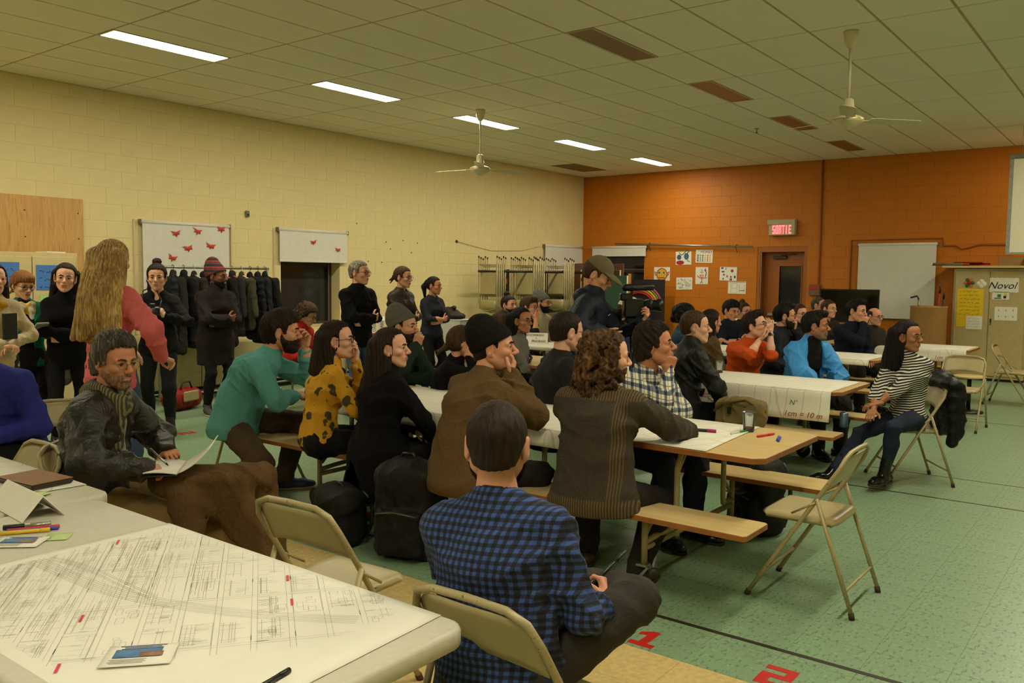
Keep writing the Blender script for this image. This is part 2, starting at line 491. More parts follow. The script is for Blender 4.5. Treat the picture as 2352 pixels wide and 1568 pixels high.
def ctile(x0, x1, y0, y1):
    key = (round(x1 - x0, 3), round(y1 - y0, 3))
    if key not in tcache:
        w, h = key; g = .010; mb = MB(); z1, z0 = .0, .007
        mb.add([(g, g, z0), (w - g, g, z0), (w - g, h - g, z0), (g, h - g, z0), (g + .004, g + .004, 0), (w - g - .004, g + .004, 0), (w - g - .004, h - g - .004, 0), (g + .004, h - g - .004, 0)],
               [(7, 6, 5, 4), (4, 5, 1, 0), (5, 6, 2, 1), (6, 7, 3, 2), (7, 4, 0, 3), (0, 1, 2, 3)])
        tcache[key] = mb.mesh('ceiling_tile', CT)
    return tcache[key]
cl = []
for k in range(-11, 8):
    x0, x1 = max(X0, CX + k * TX), min(XW, CX + (k + 1) * TX)
    if x1 - x0 < .05: continue
    for j in range(-15, 11):
        y0, y1 = max(Y0, CY + j * TY), min(YW, CY + (j + 1) * TY)
        if y1 - y0 < .05: continue
        for yy in (CY + 6 * TY, CY, CY - 6 * TY):
            if abs(y1 - yy) < .02 and (k, round(yy, 3)) in lampset: y1 = yy - LAMPW
        if k == 5 and j == 8: continue           # grille by the corner
        q = view_px((x0 + x1) / 2, (y0 + y1) / 2, ZC); inv = q and -150 < q[0] < 2500 and q[1] > -120
        cl.append((0 if inv else 1, q[2] if q else 99, x0, x1, y0, y1))
cl.sort(); cr = MB()
for n, (c, d, x0, x1, y0, y1) in enumerate(cl):
    if n < 300 and c == 0: obj('ceiling_tile', ctile(x0, x1, y0, y1), ceil, (x0, y0, ZC))
    else: g = .01; cr.add([(x0 + g, y0 + g, ZC), (x0 + g, y1 - g, ZC), (x1 - g, y1 - g, ZC), (x1 - g, y0 + g, ZC)], [(0, 1, 2, 3)])
if cr.f: tag(cr.build('ceiling_tile_field', CT, ceil), kind='stuff')

def m_emit(name, col, st):
    m = bpy.data.materials.new(name); m.use_nodes = True; t = m.node_tree; b = t.nodes.get('Principled BSDF')
    b.inputs['Base Color'].default_value = (.8, .8, .75, 1); b.inputs['Emission Color'].default_value = col[:3] + (1,); b.inputs['Emission Strength'].default_value = st
    n = t.nodes.new('ShaderNodeTexNoise'); n.inputs['Scale'].default_value = 300; bp = t.nodes.new('ShaderNodeBump'); bp.inputs['Strength'].default_value = .1
    t.links.new(n.outputs['Fac'], bp.inputs['Height']); t.links.new(bp.outputs[0], b.inputs['Normal']); return m
LIT = m_emit('lit_diffuser', LAMP_COLOR, LAMP_STRENGTH)
UNLIT = mat('unlit_diffuser', srgb(128, 92, 60), .35, .08, 200, .3, 300)
LFRAME = mat('lamp_frame_enamel', srgb(190, 176, 140), .4, .05)
def troffer(k, y, on, label, grp):
    x = CX + k * TX; r = empty('ceiling_light', (x + TX / 2, y - LAMPW / 2, ZC), 0, label, 'ceiling light', grp)
    w, h = TX - .012, LAMPW - .006; b = MB()
    for cx, cy, sx, sy in ((0, h / 2 - .009, w, .018), (0, -h / 2 + .009, w, .018), (w / 2 - .009, 0, .018, h - .036), (-w / 2 + .009, 0, .018, h - .036)):
        b.box((cx, cy, .004), (sx, sy, .014))
    b.build('frame', LFRAME, r)
    MB().box((0, 0, .003), (w - .036, h - .036, .004)).build('diffuser', LIT if on else UNLIT, r)
ORD = ['nearest', 'second', 'third', 'fourth', 'fifth']
n1 = n2 = 0
for k, y in lit_cells:
    if y > 5:
        vis = k >= -3
        troffer(k, y, True, ('lit white ceiling light above the cream wall, %s from the camera' % ORD[n1]) if vis else 'lit ceiling light over the near end of the room', 'lit ceiling lights along the cream wall')
        n1 += vis
    else: troffer(k, y, True, 'lit ceiling light of the row beside the projection screen', 'lit ceiling lights of the far row')
for k, y in off_cells:
    vis = k >= -1
    troffer(k, y, False, ('unlit brown ceiling light in the middle row, %s from the camera' % ORD[n2]) if vis else 'unlit ceiling light over the near end of the room', 'unlit ceiling lights in the middle row')
    n2 += vis
# brown ceiling grille in the corner
gx0, gy0 = CX + 5 * TX, CY + 8 * TY
g = empty('ceiling_vent', (gx0 + TX / 2, gy0 + TY / 2, ZC), 0, 'brown ceiling grille in the corner above the two walls', 'ceiling vent')
MB().box((0, 0, .012), (TX - .03, TY - .03, .004)).build('backing', mat('vent_brown', srgb(120, 98, 62), .7), g)
for i in range(9): MB().box((0, -TY / 2 + .05 + i * .0625, .002), (TX - .05, .03, .006)).build('slat', mat('vent_slat', srgb(136, 112, 72), .6), g)
s_ = empty('sprinkler', (12.2, 4.88, ZC), 0, 'small ceiling sprinkler near the unlit lights', 'sprinkler')
MB().lathe([(.035, 0), (.035, -.006), (.012, -.012), (.012, -.04)], n=12).build('escutcheon', STEEL, s_); MB().lathe([(.006, -.04), (.006, -.06), (.022, -.062), (.022, -.066)], n=12).build('deflector', BLACK, s_)

# ---- block walls with openings
CH, BL = .2032, .4064
def block_mesh(w, h, m, ax):
    g, b, dp = .0013, .0016, .0025
    # local: u along the wall, v up, depth away from the room positive
    P = [(g, g, dp), (w - g, g, dp), (w - g, h - g, dp), (g, h - g, dp), (g + b, g + b, 0), (w - g - b, g + b, 0), (w - g - b, h - g - b, 0), (g + b, h - g - b, 0)]
    Fc = [(4, 5, 6, 7), (0, 1, 5, 4), (1, 2, 6, 5), (2, 3, 7, 6), (3, 0, 4, 7)]
    if ax == 'x': V = [(u, d, v) for u, v, d in P]
    else: V = [(d, -u, v) for u, v, d in P]      # u runs towards -Y
    return new_mesh('block', V, Fc, m)
def block_wall(wall, ax, u0, u1, holes, m, place, front, limit=300):
    cache = {}; items = []
    nc = int(math.ceil(ZC / CH))
    for c in range(nc):
        z0, z1 = c * CH, min(ZC, (c + 1) * CH)
        if z1 - z0 < .02: continue
        cuts = [(a, b) for a, b, za, zb in holes if z0 < zb - .01 and z1 > za + .01]
        u = u0 - (BL / 2 if c % 2 else 0)
        while u < u1:
            a, b = max(u, u0), min(u + BL, u1); u += BL
            segs = [(a, b)]
            for ha, hb in cuts:
                nx = []
                for p, q in segs:
                    if hb <= p or ha >= q: nx.append((p, q)); continue
                    if ha > p: nx.append((p, ha))
                    if hb < q: nx.append((hb, q))
                segs = nx
            for p, q in segs:
                if q - p > .02: items.append((p, q, z0, z1))
    def key(it):
        w = place((it[0] + it[1]) / 2, (it[2] + it[3]) / 2); v = view_px(*w)
        inv = v is not None and -40 < v[0] < 2392 and -40 < v[1] < 1608
        return (0 if inv and front(it) else 1 if inv else 2, v[2] if v else 99)
    items.sort(key=key); rest_ = MB()
    for n, (a, b, z0, z1) in enumerate(items):
        kk = (round(b - a, 3), round(z1 - z0, 3))
        if kk not in cache: cache[kk] = block_mesh(kk[0], kk[1], m, ax)
        if n < limit: obj('block', cache[kk], wall, place(a, z0))
        else:
            o = place(a, z0); me = cache[kk]
            rest_.add([(v.co.x + o[0], v.co.y + o[1], v.co.z + o[2]) for v in me.vertices], [tuple(p.vertices) for p in me.polygons])
    if rest_.f: tag(rest_.build('block_field', m, wall), kind='stuff')
WH = 2.2352; SILL = .8128
wins = [(5.76, 6.92), (7.865, 8.99), (14.6, 15.86)]
def wall_with_holes(name, ax, u0, u1, holes, m, back, thick=.30):
    """solid wall behind the face blocks, cut around the openings"""
    b = MB()
    edges = sorted({u0, u1} | {h[0] for h in holes} | {h[1] for h in holes})
    for a, c in zip(edges, edges[1:]):
        mid = (a + c) / 2; hz = [(h[2], h[3]) for h in holes if h[0] < mid < h[1]]
        segs = [(0, ZC + .05)]
        for za, zb in hz: segs = [s for p, q in segs for s in ((p, min(q, za)), (max(p, zb), q)) if s[1] - s[0] > .01]
        for p, q in segs:
            if ax == 'x': b.box((mid, back + thick / 2, (p + q) / 2), (c - a, thick, q - p))
            else: b.box((back + thick / 2, mid, (p + q) / 2), (thick, c - a, q - p))
    o = b.build(name, m); return tag(o, kind='structure')
holes_c = [(a, b, SILL, WH) for a, b in wins]
wall_left = wall_with_holes('wall_left', 'x', X0, XW + .3, holes_c, CREAM, YW + .003)
block_wall(wall_left, 'x', 0.4, XW, holes_c, CREAM, lambda u, z: (u, YW, z), lambda it: it[2] > 1.2)
WIN_O, DOOR_O = (8.80, 9.98), (5.35, 6.32)
holes_o = [(WIN_O[0], WIN_O[1], SILL, WH), (DOOR_O[0], DOOR_O[1], -.02, WH)]
wall_back = wall_with_holes('wall_back', 'y', Y0, YW + .005, holes_o, ORANGE, XW + .003)
# u is measured from the corner towards -Y
block_wall(wall_back, 'y', 0, YW + .6, [(YW - b, YW - a, z0, z1) for a, b, z0, z1 in holes_o], ORANGE, lambda u, z: (XW, YW - u, z), lambda it: it[2] > 1.2)
tag(MB().box(((XW + X0) / 2, Y0 - .1, ZC / 2), (XW - X0 + .4, .2, ZC + .1)).build('wall_right', CREAM), kind='structure')
tag(MB().box((X0 - .1, (YW + Y0) / 2, ZC / 2), (.2, YW - Y0 + .4, ZC + .1)).build('wall_front', CREAM), kind='structure')

# ---- windows
def m_glass():
    t = NT('night_window_glass'); t.color((.06, .06, .065, 1)); t.set(Roughness=.04); t.b.inputs['Transmission Weight'].default_value = .55; t.b.inputs['IOR'].default_value = 1.5
    t.bump(t.noise(1.5, 2), .02, .02); return t.m
NGLASS = m_glass()
def window(n, ax, a, b, mullion=True):
    w = b - a; r = empty('window_%d' % n, ((a + b) / 2, YW + .235, 0) if ax == 'x' else (XW + .235, (a + b) / 2, 0), 0 if ax == 'x' else -math.pi / 2); tag(r, kind='structure')
    fr = MB()
    for x in (-w / 2 + .03, w / 2 - .03): fr.box((x, 0, (SILL + WH) / 2), (.06, .07, WH - SILL))
    for z in (SILL + .03, WH - .03, 1.76): fr.box((0, 0, z), (w - .12, .07, .06))
    fr.build('window_frame', BRONZE, r)
    for z0, z1 in ((SILL + .06, 1.73), (1.79, WH - .06)): MB().box((0, .012, (z0 + z1) / 2), (w - .12, .008, z1 - z0)).build('pane', NGLASS, r)
    MB().box((0, -.11, SILL + .012), (w, .26, .024), bev=.004).build('window_sill', CREAMD, r)
    st = MB()
    for x in (-w / 2 + .06, w / 2 - .06): st.box((x, -.038, (SILL + WH) / 2), (.016, .012, WH - SILL - .1))
    st.box((0, -.038, 1.795), (w - .12, .012, .014)); st.build('trim', STEEL, r)
for n, (a, b) in enumerate(wins): window(n + 1, 'x', a, b)
window(4, 'y', *WIN_O)

def blind(label, ax, a, b, z1, z0, pulls=True):
    w = b - a; r = empty('roller_blind', ((a + b) / 2, YW - .045, z1) if ax == 'x' else (XW - .045, (a + b) / 2, z1), 0 if ax == 'x' else -math.pi / 2, label, 'blind', 'roller blinds')
    bt = MB(); bt.tube([(-w / 2, 0, -.025), (w / 2, 0, -.025)], .026, 14); bt.build('roller', BLIND, r)
    MB().box((0, -.012, -.03 - (z1 - z0 - .03) / 2), (w - .03, .0025, z1 - z0 - .03)).build('fabric', BLIND, r)
    MB().box((0, -.012, z0 - z1), (w - .03, .012, .022), bev=.003).build('hem_bar', BLIND, r)
    for x in (-w / 2 - .006, w / 2 + .006): MB().box((x, .01, -.025), (.012, .07, .062), bev=.002).build('bracket', mat('blind_bracket', srgb(120, 110, 96), .5), r)
    return r
BL1 = blind('wide white roller blind with red paper birds, behind the coat rack', 'x', 5.69, 6.97, 2.275, 1.0)
BL2 = blind('half lowered white blind with two red paper birds on cream wall', 'x', 7.79, 9.11, 2.285, 1.80)
blind('small white roller blind above the folding chair rack', 'x', 14.5, 15.92, 2.285, 1.75)
blind('short rolled up white blind on the orange wall', 'y', 8.72, 10.08, 2.29, 2.08)
blind('large lowered white blind on orange wall behind the television', 'y', 3.12, 4.43, 2.27, .95)
# blind cord guides beside the windows
for x in (5.62, 7.02, 7.74): tag(MB().box((x, YW - .01, 1.55), (.022, .02, 1.45)).build('trim_1', CREAMD), kind='structure')
# folded paper birds
STAR = mat('red_bird_paper', srgb(200, 66, 44), .6, .1)
def paper_bird(rx, rz, y, rot, sc, label):
    """folded paper bird: two swept wings, neck and tail around a raised body"""
    q = random.Random(int(rx * 100)); b = MB(); P = [(0, .020), (.030, .034), (.075, .046), (.050, .012), (.058, -.020), (.022, -.012), (.006, -.050), (-.014, -.014), (-.052, -.026), (-.040, .010), (-.078, .036), (-.028, .030)]
    ca, sa = math.cos(rot), math.sin(rot); V = [(0, -.022, 0)]
    for i, (x, z) in enumerate(P):
        x, z = x * sc * q.uniform(.85, 1.15), z * sc * q.uniform(.85, 1.15); V.append((x * ca - z * sa, -.002 - (.008 if i % 2 else .0), x * sa + z * ca))
    V.append((0, .001, 0)); n = len(P); b.add(V, [(0, 1 + (i + 1) % n, 1 + i) for i in range(n)] + [(n + 1, 1 + i, 1 + (i + 1) % n) for i in range(n)])
    o = b.build('paper_bird', STAR, None, (rx, y, rz)); tag(o, label, 'paper bird', 'red paper birds on the blinds')
for (x, z, rt, lb) in ((6.16, 2.12, .1, 'red folded paper bird, upper one near the middle of wide blind'), (6.47, 2.16, -.3, 'red folded paper bird just under the roller of wide blind'), (6.33, 1.93, .15, 'red folded paper bird in the centre of wide blind'),
                       (6.66, 1.97, -.25, 'red folded paper bird at the window side of wide blind'), (6.10, 1.80, -.35, 'lowest red folded paper bird on wide blind'), (6.83, 2.205, 0, 'red folded paper bird half hidden by the blind roller')):
    paper_bird(x, z, YW - .061, rt, 1.0, lb)
paper_bird(8.42, 2.09, YW - .061, .1, .85, 'upper red folded paper bird on half lowered blind'); paper_bird(8.90, 1.99, YW - .061, -.1, .8, 'lower red folded paper bird at the corner of half lowered blind')

# ---- door and exit sign on the orange wall
ODOOR = mat('orange_door_paint', srgb(166, 92, 18), .42, .06)
d = empty('door_1', (XW + .16, 0, 0)); tag(d, kind='structure')
dw = DOOR_O[1] - DOOR_O[0]; dc = (DOOR_O[0] + DOOR_O[1]) / 2; fr = MB()
for y in (DOOR_O[0] + .03, DOOR_O[1] - .03): fr.box((0, y, WH / 2), (.3, .06, WH))
fr.box((0, dc, WH - .05), (.3, dw - .12, .1)); fr.build('frame', ODOOR, d)
y0, y1, zt = DOOR_O[0] + .065, DOOR_O[1] - .065, WH - .105
gy0, gy1, gz0, gz1 = 5.51, 5.95, 1.08, 1.88; lf = MB()
lf.box((.06, (y0 + gy0) / 2, zt / 2), (.05, gy0 - y0, zt)); lf.box((.06, (gy1 + y1) / 2, zt / 2), (.05, y1 - gy1, zt))
lf.box((.06, (gy0 + gy1) / 2, gz0 / 2), (.05, gy1 - gy0, gz0)); lf.box((.06, (gy0 + gy1) / 2, (gz1 + zt) / 2), (.05, gy1 - gy0, zt - gz1)); leaf = lf.build('door_leaf', ODOOR, d)
MB().box((.06, (gy0 + gy1) / 2, (gz0 + gz1) / 2), (.008, gy1 - gy0, gz1 - gz0)).build('pane', NGLASS, leaf)
tr = MB()
for y in (gy0, gy1): tr.box((.03, y, (gz0 + gz1) / 2), (.014, .02, gz1 - gz0 + .02))
for z in (gz0, gz1): tr.box((.03, (gy0 + gy1) / 2, z), (.014, gy1 - gy0, .02))
tr.build('trim', ODOOR, leaf)
c = MB(); c.box((0, 5.93, zt - .1), (.06, .26, .055), bev=.008); c.tube([(0, 5.9, zt - .06), (-.05, 5.75, zt - .045), (0, 5.62, zt - .03)], .008, 6); c.build('door_closer', BRONZE, leaf)
MB().tube([(.03, 5.425, 1.5), (-.01, 5.425, 1.5)], .028, 12).build('lock_cylinder', BRONZE, leaf)
MB().box((.015, 5.84, .93), (.06, .62, .07), bev=.01).build('push_bar', STEEL, leaf)
MB().box((-.14, 6.245, 1.1), (.012, .012, 2.1)).build('trim', STEEL, d)

SIGN = mat('exit_sign_housing', srgb(186, 176, 140), .5, .06); SRED = m_emit('exit_sign_red', (1.0, .02, .06), 3.2)
e = empty('exit_sign', (XW - .055, 5.82, 2.595), 0, 'cream exit sign with glowing red SORTIE above the door', 'exit sign')
MB().box((0, 0, 0), (.1, .5, .30), bev=.008).build('housing', SIGN, e)
MB().box((-.02, .05, .1), (.09, .46, .09), rz=.06, bev=.004).build('cover', SIGN, e)
Q = {'S': [[(0, 0), (1, 0), (1, .58), (.34, .58), (.34, .8), (1, .8), (1, 1), (0, 1), (0, .42), (.66, .42), (.66, .2), (0, .2)]],
     'O': [[(0, 0), (1, 0), (1, .2), (0, .2)], [(0, .8), (1, .8), (1, 1), (0, 1)], [(0, .2), (.34, .2), (.34, .8), (0, .8)], [(.66, .2), (1, .2), (1, .8), (.66, .8)]],
     'R': [[(0, 0), (.34, 0), (.34, 1), (0, 1)], [(.34, .82), (1, .82), (1, 1), (.34, 1)], [(.34, .44), (.9, .44), (.9, .6), (.34, .6)], [(.68, .6), (1, .6), (1, .82), (.68, .82)], [(.66, 0), (1, 0), (1, .44), (.66, .44)]],
     'T': [[(0, .82), (1, .82), (1, 1), (0, 1)], [(.33, 0), (.67, 0), (.67, .82), (.33, .82)]],
     'I': [[(.2, 0), (.62, 0), (.62, 1), (.2, 1)]],
     'E': [[(0, 0), (.34, 0), (.34, 1), (0, 1)], [(.34, .82), (1, .82), (1, 1), (.34, 1)], [(.34, .42), (.85, .42), (.85, .58), (.34, .58)], [(.34, 0), (1, 0), (1, .18), (.34, .18)]]}
for i, ch in enumerate('SORTIE'):
    b = MB(); yy = .18 - i * .0625
    for P in Q[ch]: b.prism([(px * .05, py * .165) for px, py in P], 0, .004, lambda x, y, z, yy=yy: (-.05 - z, yy - x, -.125 + y))
    b.build('letter', SRED, e)

# conduit, cable and rail on the orange wall
OC = mat('orange_conduit', srgb(150, 76, 14), .5, .06)
tag(MB().tube([(XW - .02, 5.12, 0), (XW - .02, 5.12, ZC)], .016, 8).build('trim_2', OC), kind='structure')
tag(MB().tube([(XW - .015, 4.56, .1), (XW - .015, 4.56, 2.33), (XW - .015, 3.05, 2.34), (XW - .015, 3.03, 2.21), (XW - .015, 2.86, 2.21), (XW - .02, 2.75, 2.15), (XW - .02, 2.62, 2.18), (XW - .015, 2.5, 2.22), (XW - .015, 1.9, 2.22)], .012, 6).build('trim_3', OC), kind='structure')
rail = empty('hanging_rail', (XW - .07, 7.93, 2.29), 0, 'long metal picture rail hung on the orange wall', 'rail')
MB().tube([(0, 1.54, .05), (0, -1.54, -.055)], .019, 10).build('pole', STEEL, rail)
for y in (.72, -1.2):
    MB().tube([(.065, y, .03 + y * .034), (0, y, .03 + y * .034), (-.02, y, y * .034 - .01), (-.012, y - .02, -.1 + y * .034), (.0, y - .03, -.13 + y * .034)], .006, 6).build('hook', BLACK, rail)
# box and cable hole on the cream wall
b_ = empty('wall_box', (7.285, YW - .02, 2.45), 0, 'small grey sensor box high on the cream wall', 'wall box')
MB().box((0, 0, 0), (.055, .04, .085), bev=.006).build('housing', mat('grey_plastic', srgb(120, 112, 96), .6), b_); MB().box((0, -.021, -.015), (.03, .004, .03)).build('lens', BLACK, b_)
k_ = empty('wall_hook', (11.77, YW - .01, 2.24), 0, 'small dark wall hook holding a thin cable', 'wall hook')
MB().lathe([(.03, 0), (.026, .012), (.012, .02)], n=12).build('plate', BRONZE, k_, (0, 0, 0), (math.pi / 2, 0, 0)); MB().tube([(0, -.01, 0), (1.0, .002, -.14), (2.0, .002, -.11), (2.6, .002, .0)], .004, 5).build('cable', mat('pale_cable', srgb(186, 166, 110), .6), k_)
for i, (x, z) in enumerate(((9.35, 2.43), (9.6, 1.83), (10.0, 2.16), (10.1, 2.05), (10.4, 2.2), (10.75, 2.17), (9.9, 1.82), (10.6, 2.0))):
    MB().lathe([(.012, 0), (.008, .006), (.002, .008)], n=8).build('screw', BRONZE, wall_left, (x, YW, z), (math.pi / 2, 0, 0))

# plywood board fixed to the wall above the tan cupboard
def m_ply():
    t = NT('plywood'); v = t.mapping((9, 2, .9)); a = t.noise(2.2, 4, v, dist=1.2); v2 = t.mapping((60, 4, 2.5)); b = t.noise(1, 4, v2)
    c = t.ramp(a, [(.3, srgb(196, 148, 84)), (.55, srgb(214, 168, 100)), (.75, srgb(178, 120, 62))]); c = t.mix(t.math('MULTIPLY', t.ramp(b, [(.52, (0, 0, 0, 1)), (.72, (1, 1, 1, 1))]), .35), c, srgb(150, 96, 48))
    t.color(c); t.set(Roughness=.5); t.bump(b, .1, .002); return t.m
PLY = m_ply()
pb = empty('plywood_board', (4.32, YW - .02, 0), 0, 'tall plywood board with knots screwed to cream wall', 'board')
MB().box((0, 0, 1.36), (1.32, .02, 2.22), bev=.002).build('sheet', PLY, pb)
for x in (-.6, 0, .6):
    for z in (2.3, 2.0): MB().lathe([(.009, 0), (.006, .003)], n=8).build('screw', BRONZE, pb, (x, -.011, z), (math.pi / 2, 0, 0))
# heater cabinets under the windows
HEAT = mat('heater_enamel', srgb(196, 176, 128), .45, .06)
ht = empty('convector', (8.75, YW - .19, 0), 0, 'long low cream heating cabinet under the windows', 'heater')
for i in range(6): MB().box((-3.05 + i * 1.22, 0, .40), (1.212, .36, .56), bev=.008).build('panel', HEAT, ht)
MB().box((0, .03, .06), (7.3, .28, .12)).build('plinth', BLACK, ht); MB().tube([(-3.6, -.17, .07), (3.6, -.17, .07)], .014, 8).build('pipe', STEEL, ht)
tag(MB().box((5.0, YW - .008, .05), (.01, .012, .1)).build('baseboard_left', BLACK), kind='structure')

# ---- ceiling fans
FANM = mat('fan_ivory_enamel', srgb(206, 194, 154), .28, .05); GOLD = mat('fan_gold_band', srgb(170, 130, 60), .3, .1, metal=.8)
def fan(x, y, rz, label):
    r = empty('ceiling_fan', (x, y, ZC), rz, label, 'ceiling fan', 'ceiling fans')
    MB().lathe([(.066, 0), (.066, -.012), (.05, -.1), (.034, -.135), (.018, -.15)], n=24).build('canopy', FANM, r)
    MB().tube([(0, 0, -.14), (0, 0, -.6)], .0125, 10).build('rod', FANM, r)
    MB().lathe([(.022, -.585), (.045, -.6), (.056, -.7), (.06, -.72)], n=24).build('cover', FANM, r)
    MB().lathe([(.058, -.72), (.058, -.735)], n=24).build('collar', BLACK, r)
    h = MB().lathe([(.06, -.735), (.11, -.75), (.135, -.765), (.137, -.79), (.128, -.8), (.09, -.83), (.04, -.85), (.03, -.862), (.0, -.864)], n=28).build('motor', FANM, r)
    MB().lathe([(.138, -.777), (.1385, -.782)], n=28, cap=False).build('band', GOLD, h)
    for i in range(3):
        a = 2 * math.pi * i / 3; b = MB()
        pr = [(.2, .045), (.26, .062), (.5, .066), (.66, .06), (.69, .045)]
        V = []
        for q, w in pr:
            for sgn in (-1, 1): V.append((q, sgn * w, -.775 + .0 - sgn * .012 - .006 * (q - .2)))
        n = len(V); V += [(x_, y_, z_ - .004) for x_, y_, z_ in V]; Fc = []
        for k in range(len(pr) - 1):
            Fc += [(2 * k, 2 * k + 2, 2 * k + 3, 2 * k + 1), (n + 2 * k + 1, n + 2 * k + 3, n + 2 * k + 2, n + 2 * k), (2 * k, n + 2 * k, n + 2 * k + 2, 2 * k + 2), (2 * k + 1, 2 * k + 3, n + 2 * k + 3, n + 2 * k + 1)]
        Fc += [(0, 1, n + 1, n), (n - 2, 2 * n - 2, 2 * n - 1, n - 1)]
        b.add(V, Fc); bl = b.build('blade', FANM, r, (0, 0, 0), (0, 0, a))
        MB().box((.17, 0, -.778), (.13, .035, .006)).build('blade_iron', FANM, bl)
fan(8.83, 7.35, math.radians(218), 'ceiling fan hanging in front of the third lit lamp')
fan(7.96, 2.34, math.radians(196), 'larger ceiling fan hanging under the middle of the room')
# ================================================================== furniture
TAN = mat('tan_chair_enamel', srgb(178, 162, 120), .38, .10, 9, .06, 60)
def m_worn():
    t = NT('worn_tan_tube'); a = t.noise(60, 4); c = t.ramp(a, [(.3, srgb(168, 152, 110)), (.62, srgb(176, 160, 118)), (.72, srgb(84, 66, 44))]); t.color(c); t.set(Roughness=.42, Metallic=.1); return t.m
WORN = m_worn(); RUBBER = mat('rubber_foot', srgb(64, 44, 32), .8, .2)
CASTER = mat('caster_rubber', srgb(34, 30, 28), .7, .1)

def chair_parts(r):
    """steel folding chair facing +x, as in the photograph: one bent tube from the front feet to the top of the back, rear legs hinged to it"""
    R_ = .0115; w = .215
    f = MB(); L = bez((.255, w + .008, .012), (.02, w, .40), (-.12, w, .62), (-.17, w - .005, .70), 8)
    top = [(-.193, w - .03, .755), (-.2, w - .09, .778), (-.202, 0, .782), (-.2, -w + .09, .778), (-.193, -w + .03, .755)]
    Rr = [(a, -b, c) for a, b, c in reversed(L)]
    f.tube(L + top + Rr, R_, 8); f.build('frame', WORN, r)
    for s in (1, -1):
        b = MB(); b.tube([(-.262, s * (w + .014), .012), (-.075, s * (w + .012), .55)], R_ * .95, 8); b.build('rear_leg', WORN, r)
        MB().tube([(-.262, s * (w + .014), 0), (-.256, s * (w + .014), .03)], .0145, 8).build('foot', RUBBER, r)
        MB().tube([(.26, s * (w + .008), 0), (.247, s * (w + .008), .026)], .0145, 8).build('foot', RUBBER, r)
        b = MB(); b.tube([(-.07, s * (w + .012), .53), (.05, s * (w - .01), .455)], .006, 6); b.build('hinge_bar', WORN, r)
    MB().tube([(-.222, w + .012, .125), (-.222, -w - .012, .125)], .0075, 8).build('stretcher', WORN, r)
    MB().tube([(.175, w + .004, .145), (.175, -w - .004, .145)], .0075, 8).build('stretcher', WORN, r)
    def seat(u, v):
        x = -.165 + .385 * u; y = (v - .5) * .395
        e = max(abs(u - .5), abs(v - .5)) * 2; z = .452 - .012 * max(0, (1 - e * e)) - (.02 if e > .985 else 0)
        x = max(-.165 + .03 * (abs(2 * v - 1) ** 8), min(.22 - .035 * (abs(2 * v - 1) ** 8), x)); return (x, y, z)
    b = MB(); b.slab(seat, 12, 12, .022); b.build('seat', TAN, r)
    def back(u, v):
        y = (u - .5) * .392; k = 1 - (2 * u - 1) ** 2; z = .60 + v * .165 - (1 - v) * .045 * (1 - k) ; z = .595 + .03 * k + v * (.768 - .595 - .03 * k - .045 * (abs(2 * u - 1) ** 5))
        x = -.10 - (z - .58) * .48 - .022 * k; return (x, y, z)
    b = MB(); b.slab(back, 14, 6, .004); b.build('backrest', TAN, r)
_chair = None
def chair(loc, yaw, label, grp='tan folding chairs', dz=0.0):
    global _chair
    if _chair is None:
        _chair = empty('folding_chair', (loc[0], loc[1], dz), D_(yaw), label, 'chair', grp); chair_parts(_chair); return _chair
    c = copy_tree(_chair, None, (loc[0], loc[1], dz), D_(yaw)); return tag(c, label, 'chair', grp)
D_ = math.radians
chair((4.31, 1.35), 90, 'empty tan folding chair by the end of the near long table')
chair((7.32, 1.57), 123, 'tan folding chair under the woman in the striped top')
chair((2.10, 2.47), 4, 'empty tan folding chair behind the large street map')
chair((1.81, 1.37), 0, 'tan folding chair under the man in blue checks')
chair((10.3, 1.72), 178, 'tan folding chair behind the striped top woman, back turned')
chair((12.75, 1.55), -92, 'empty tan folding chair in front of the poster cupboard')
chair((2.42, 5.40), -100, 'tan folding chair left of the man in leather jacket')
chair((1.62, 4.22), 180, 'tan folding chair beside the brown laptop case')
chair((2.0, 4.04), -52, 'tan folding chair under the man in leather jacket')
chair((3.90, 5.42), -78, 'tan folding chair under the man in teal sweatshirt')

# ---- long mobile tables with benches
def m_lam(name, a, b):
    t = NT(name); v = t.mapping((30, 3, 3)); n = t.noise(1.2, 4, v); t.color(t.ramp(n, [(.3, a), (.7, b)])); t.set(Roughness=.32); return t.m
LAM = m_lam('maple_laminate', srgb(206, 176, 118), srgb(222, 194, 138)); EDGE = mat('brown_edge_band', srgb(150, 92, 40), .5, .15)
def board(name, parent, x0, x1, y0, y1, z, th, ch):
    P = [(x0 + ch, y0), (x1 - ch, y0), (x1, y0 + ch), (x1, y1 - ch), (x1 - ch, y1), (x0 + ch, y1), (x0, y1 - ch), (x0, y0 + ch)]; n = 8
    V = [(x, y, z - th) for x, y in P] + [(x, y, z - .002) for x, y in P] + [(x + (.003 if x < (x0 + x1) / 2 else -.003), y + (.003 if y < (y0 + y1) / 2 else -.003), z) for x, y in P]
    b = MB(); b.cur = 0; b.add(V, [tuple(range(2 * n, 3 * n)), tuple(range(n - 1, -1, -1))]); b.cur = 1
    o = len(b.v); b.add(V, [(i + a, (i + 1) % n + a, n + (i + 1) % n + a, n + i + a) for a in (0, n) for i in range(n)])
    return b.build(name, [LAM, EDGE], parent)
TUBE = mat('table_tube_enamel', srgb(156, 140, 98), .36, .1, 30)
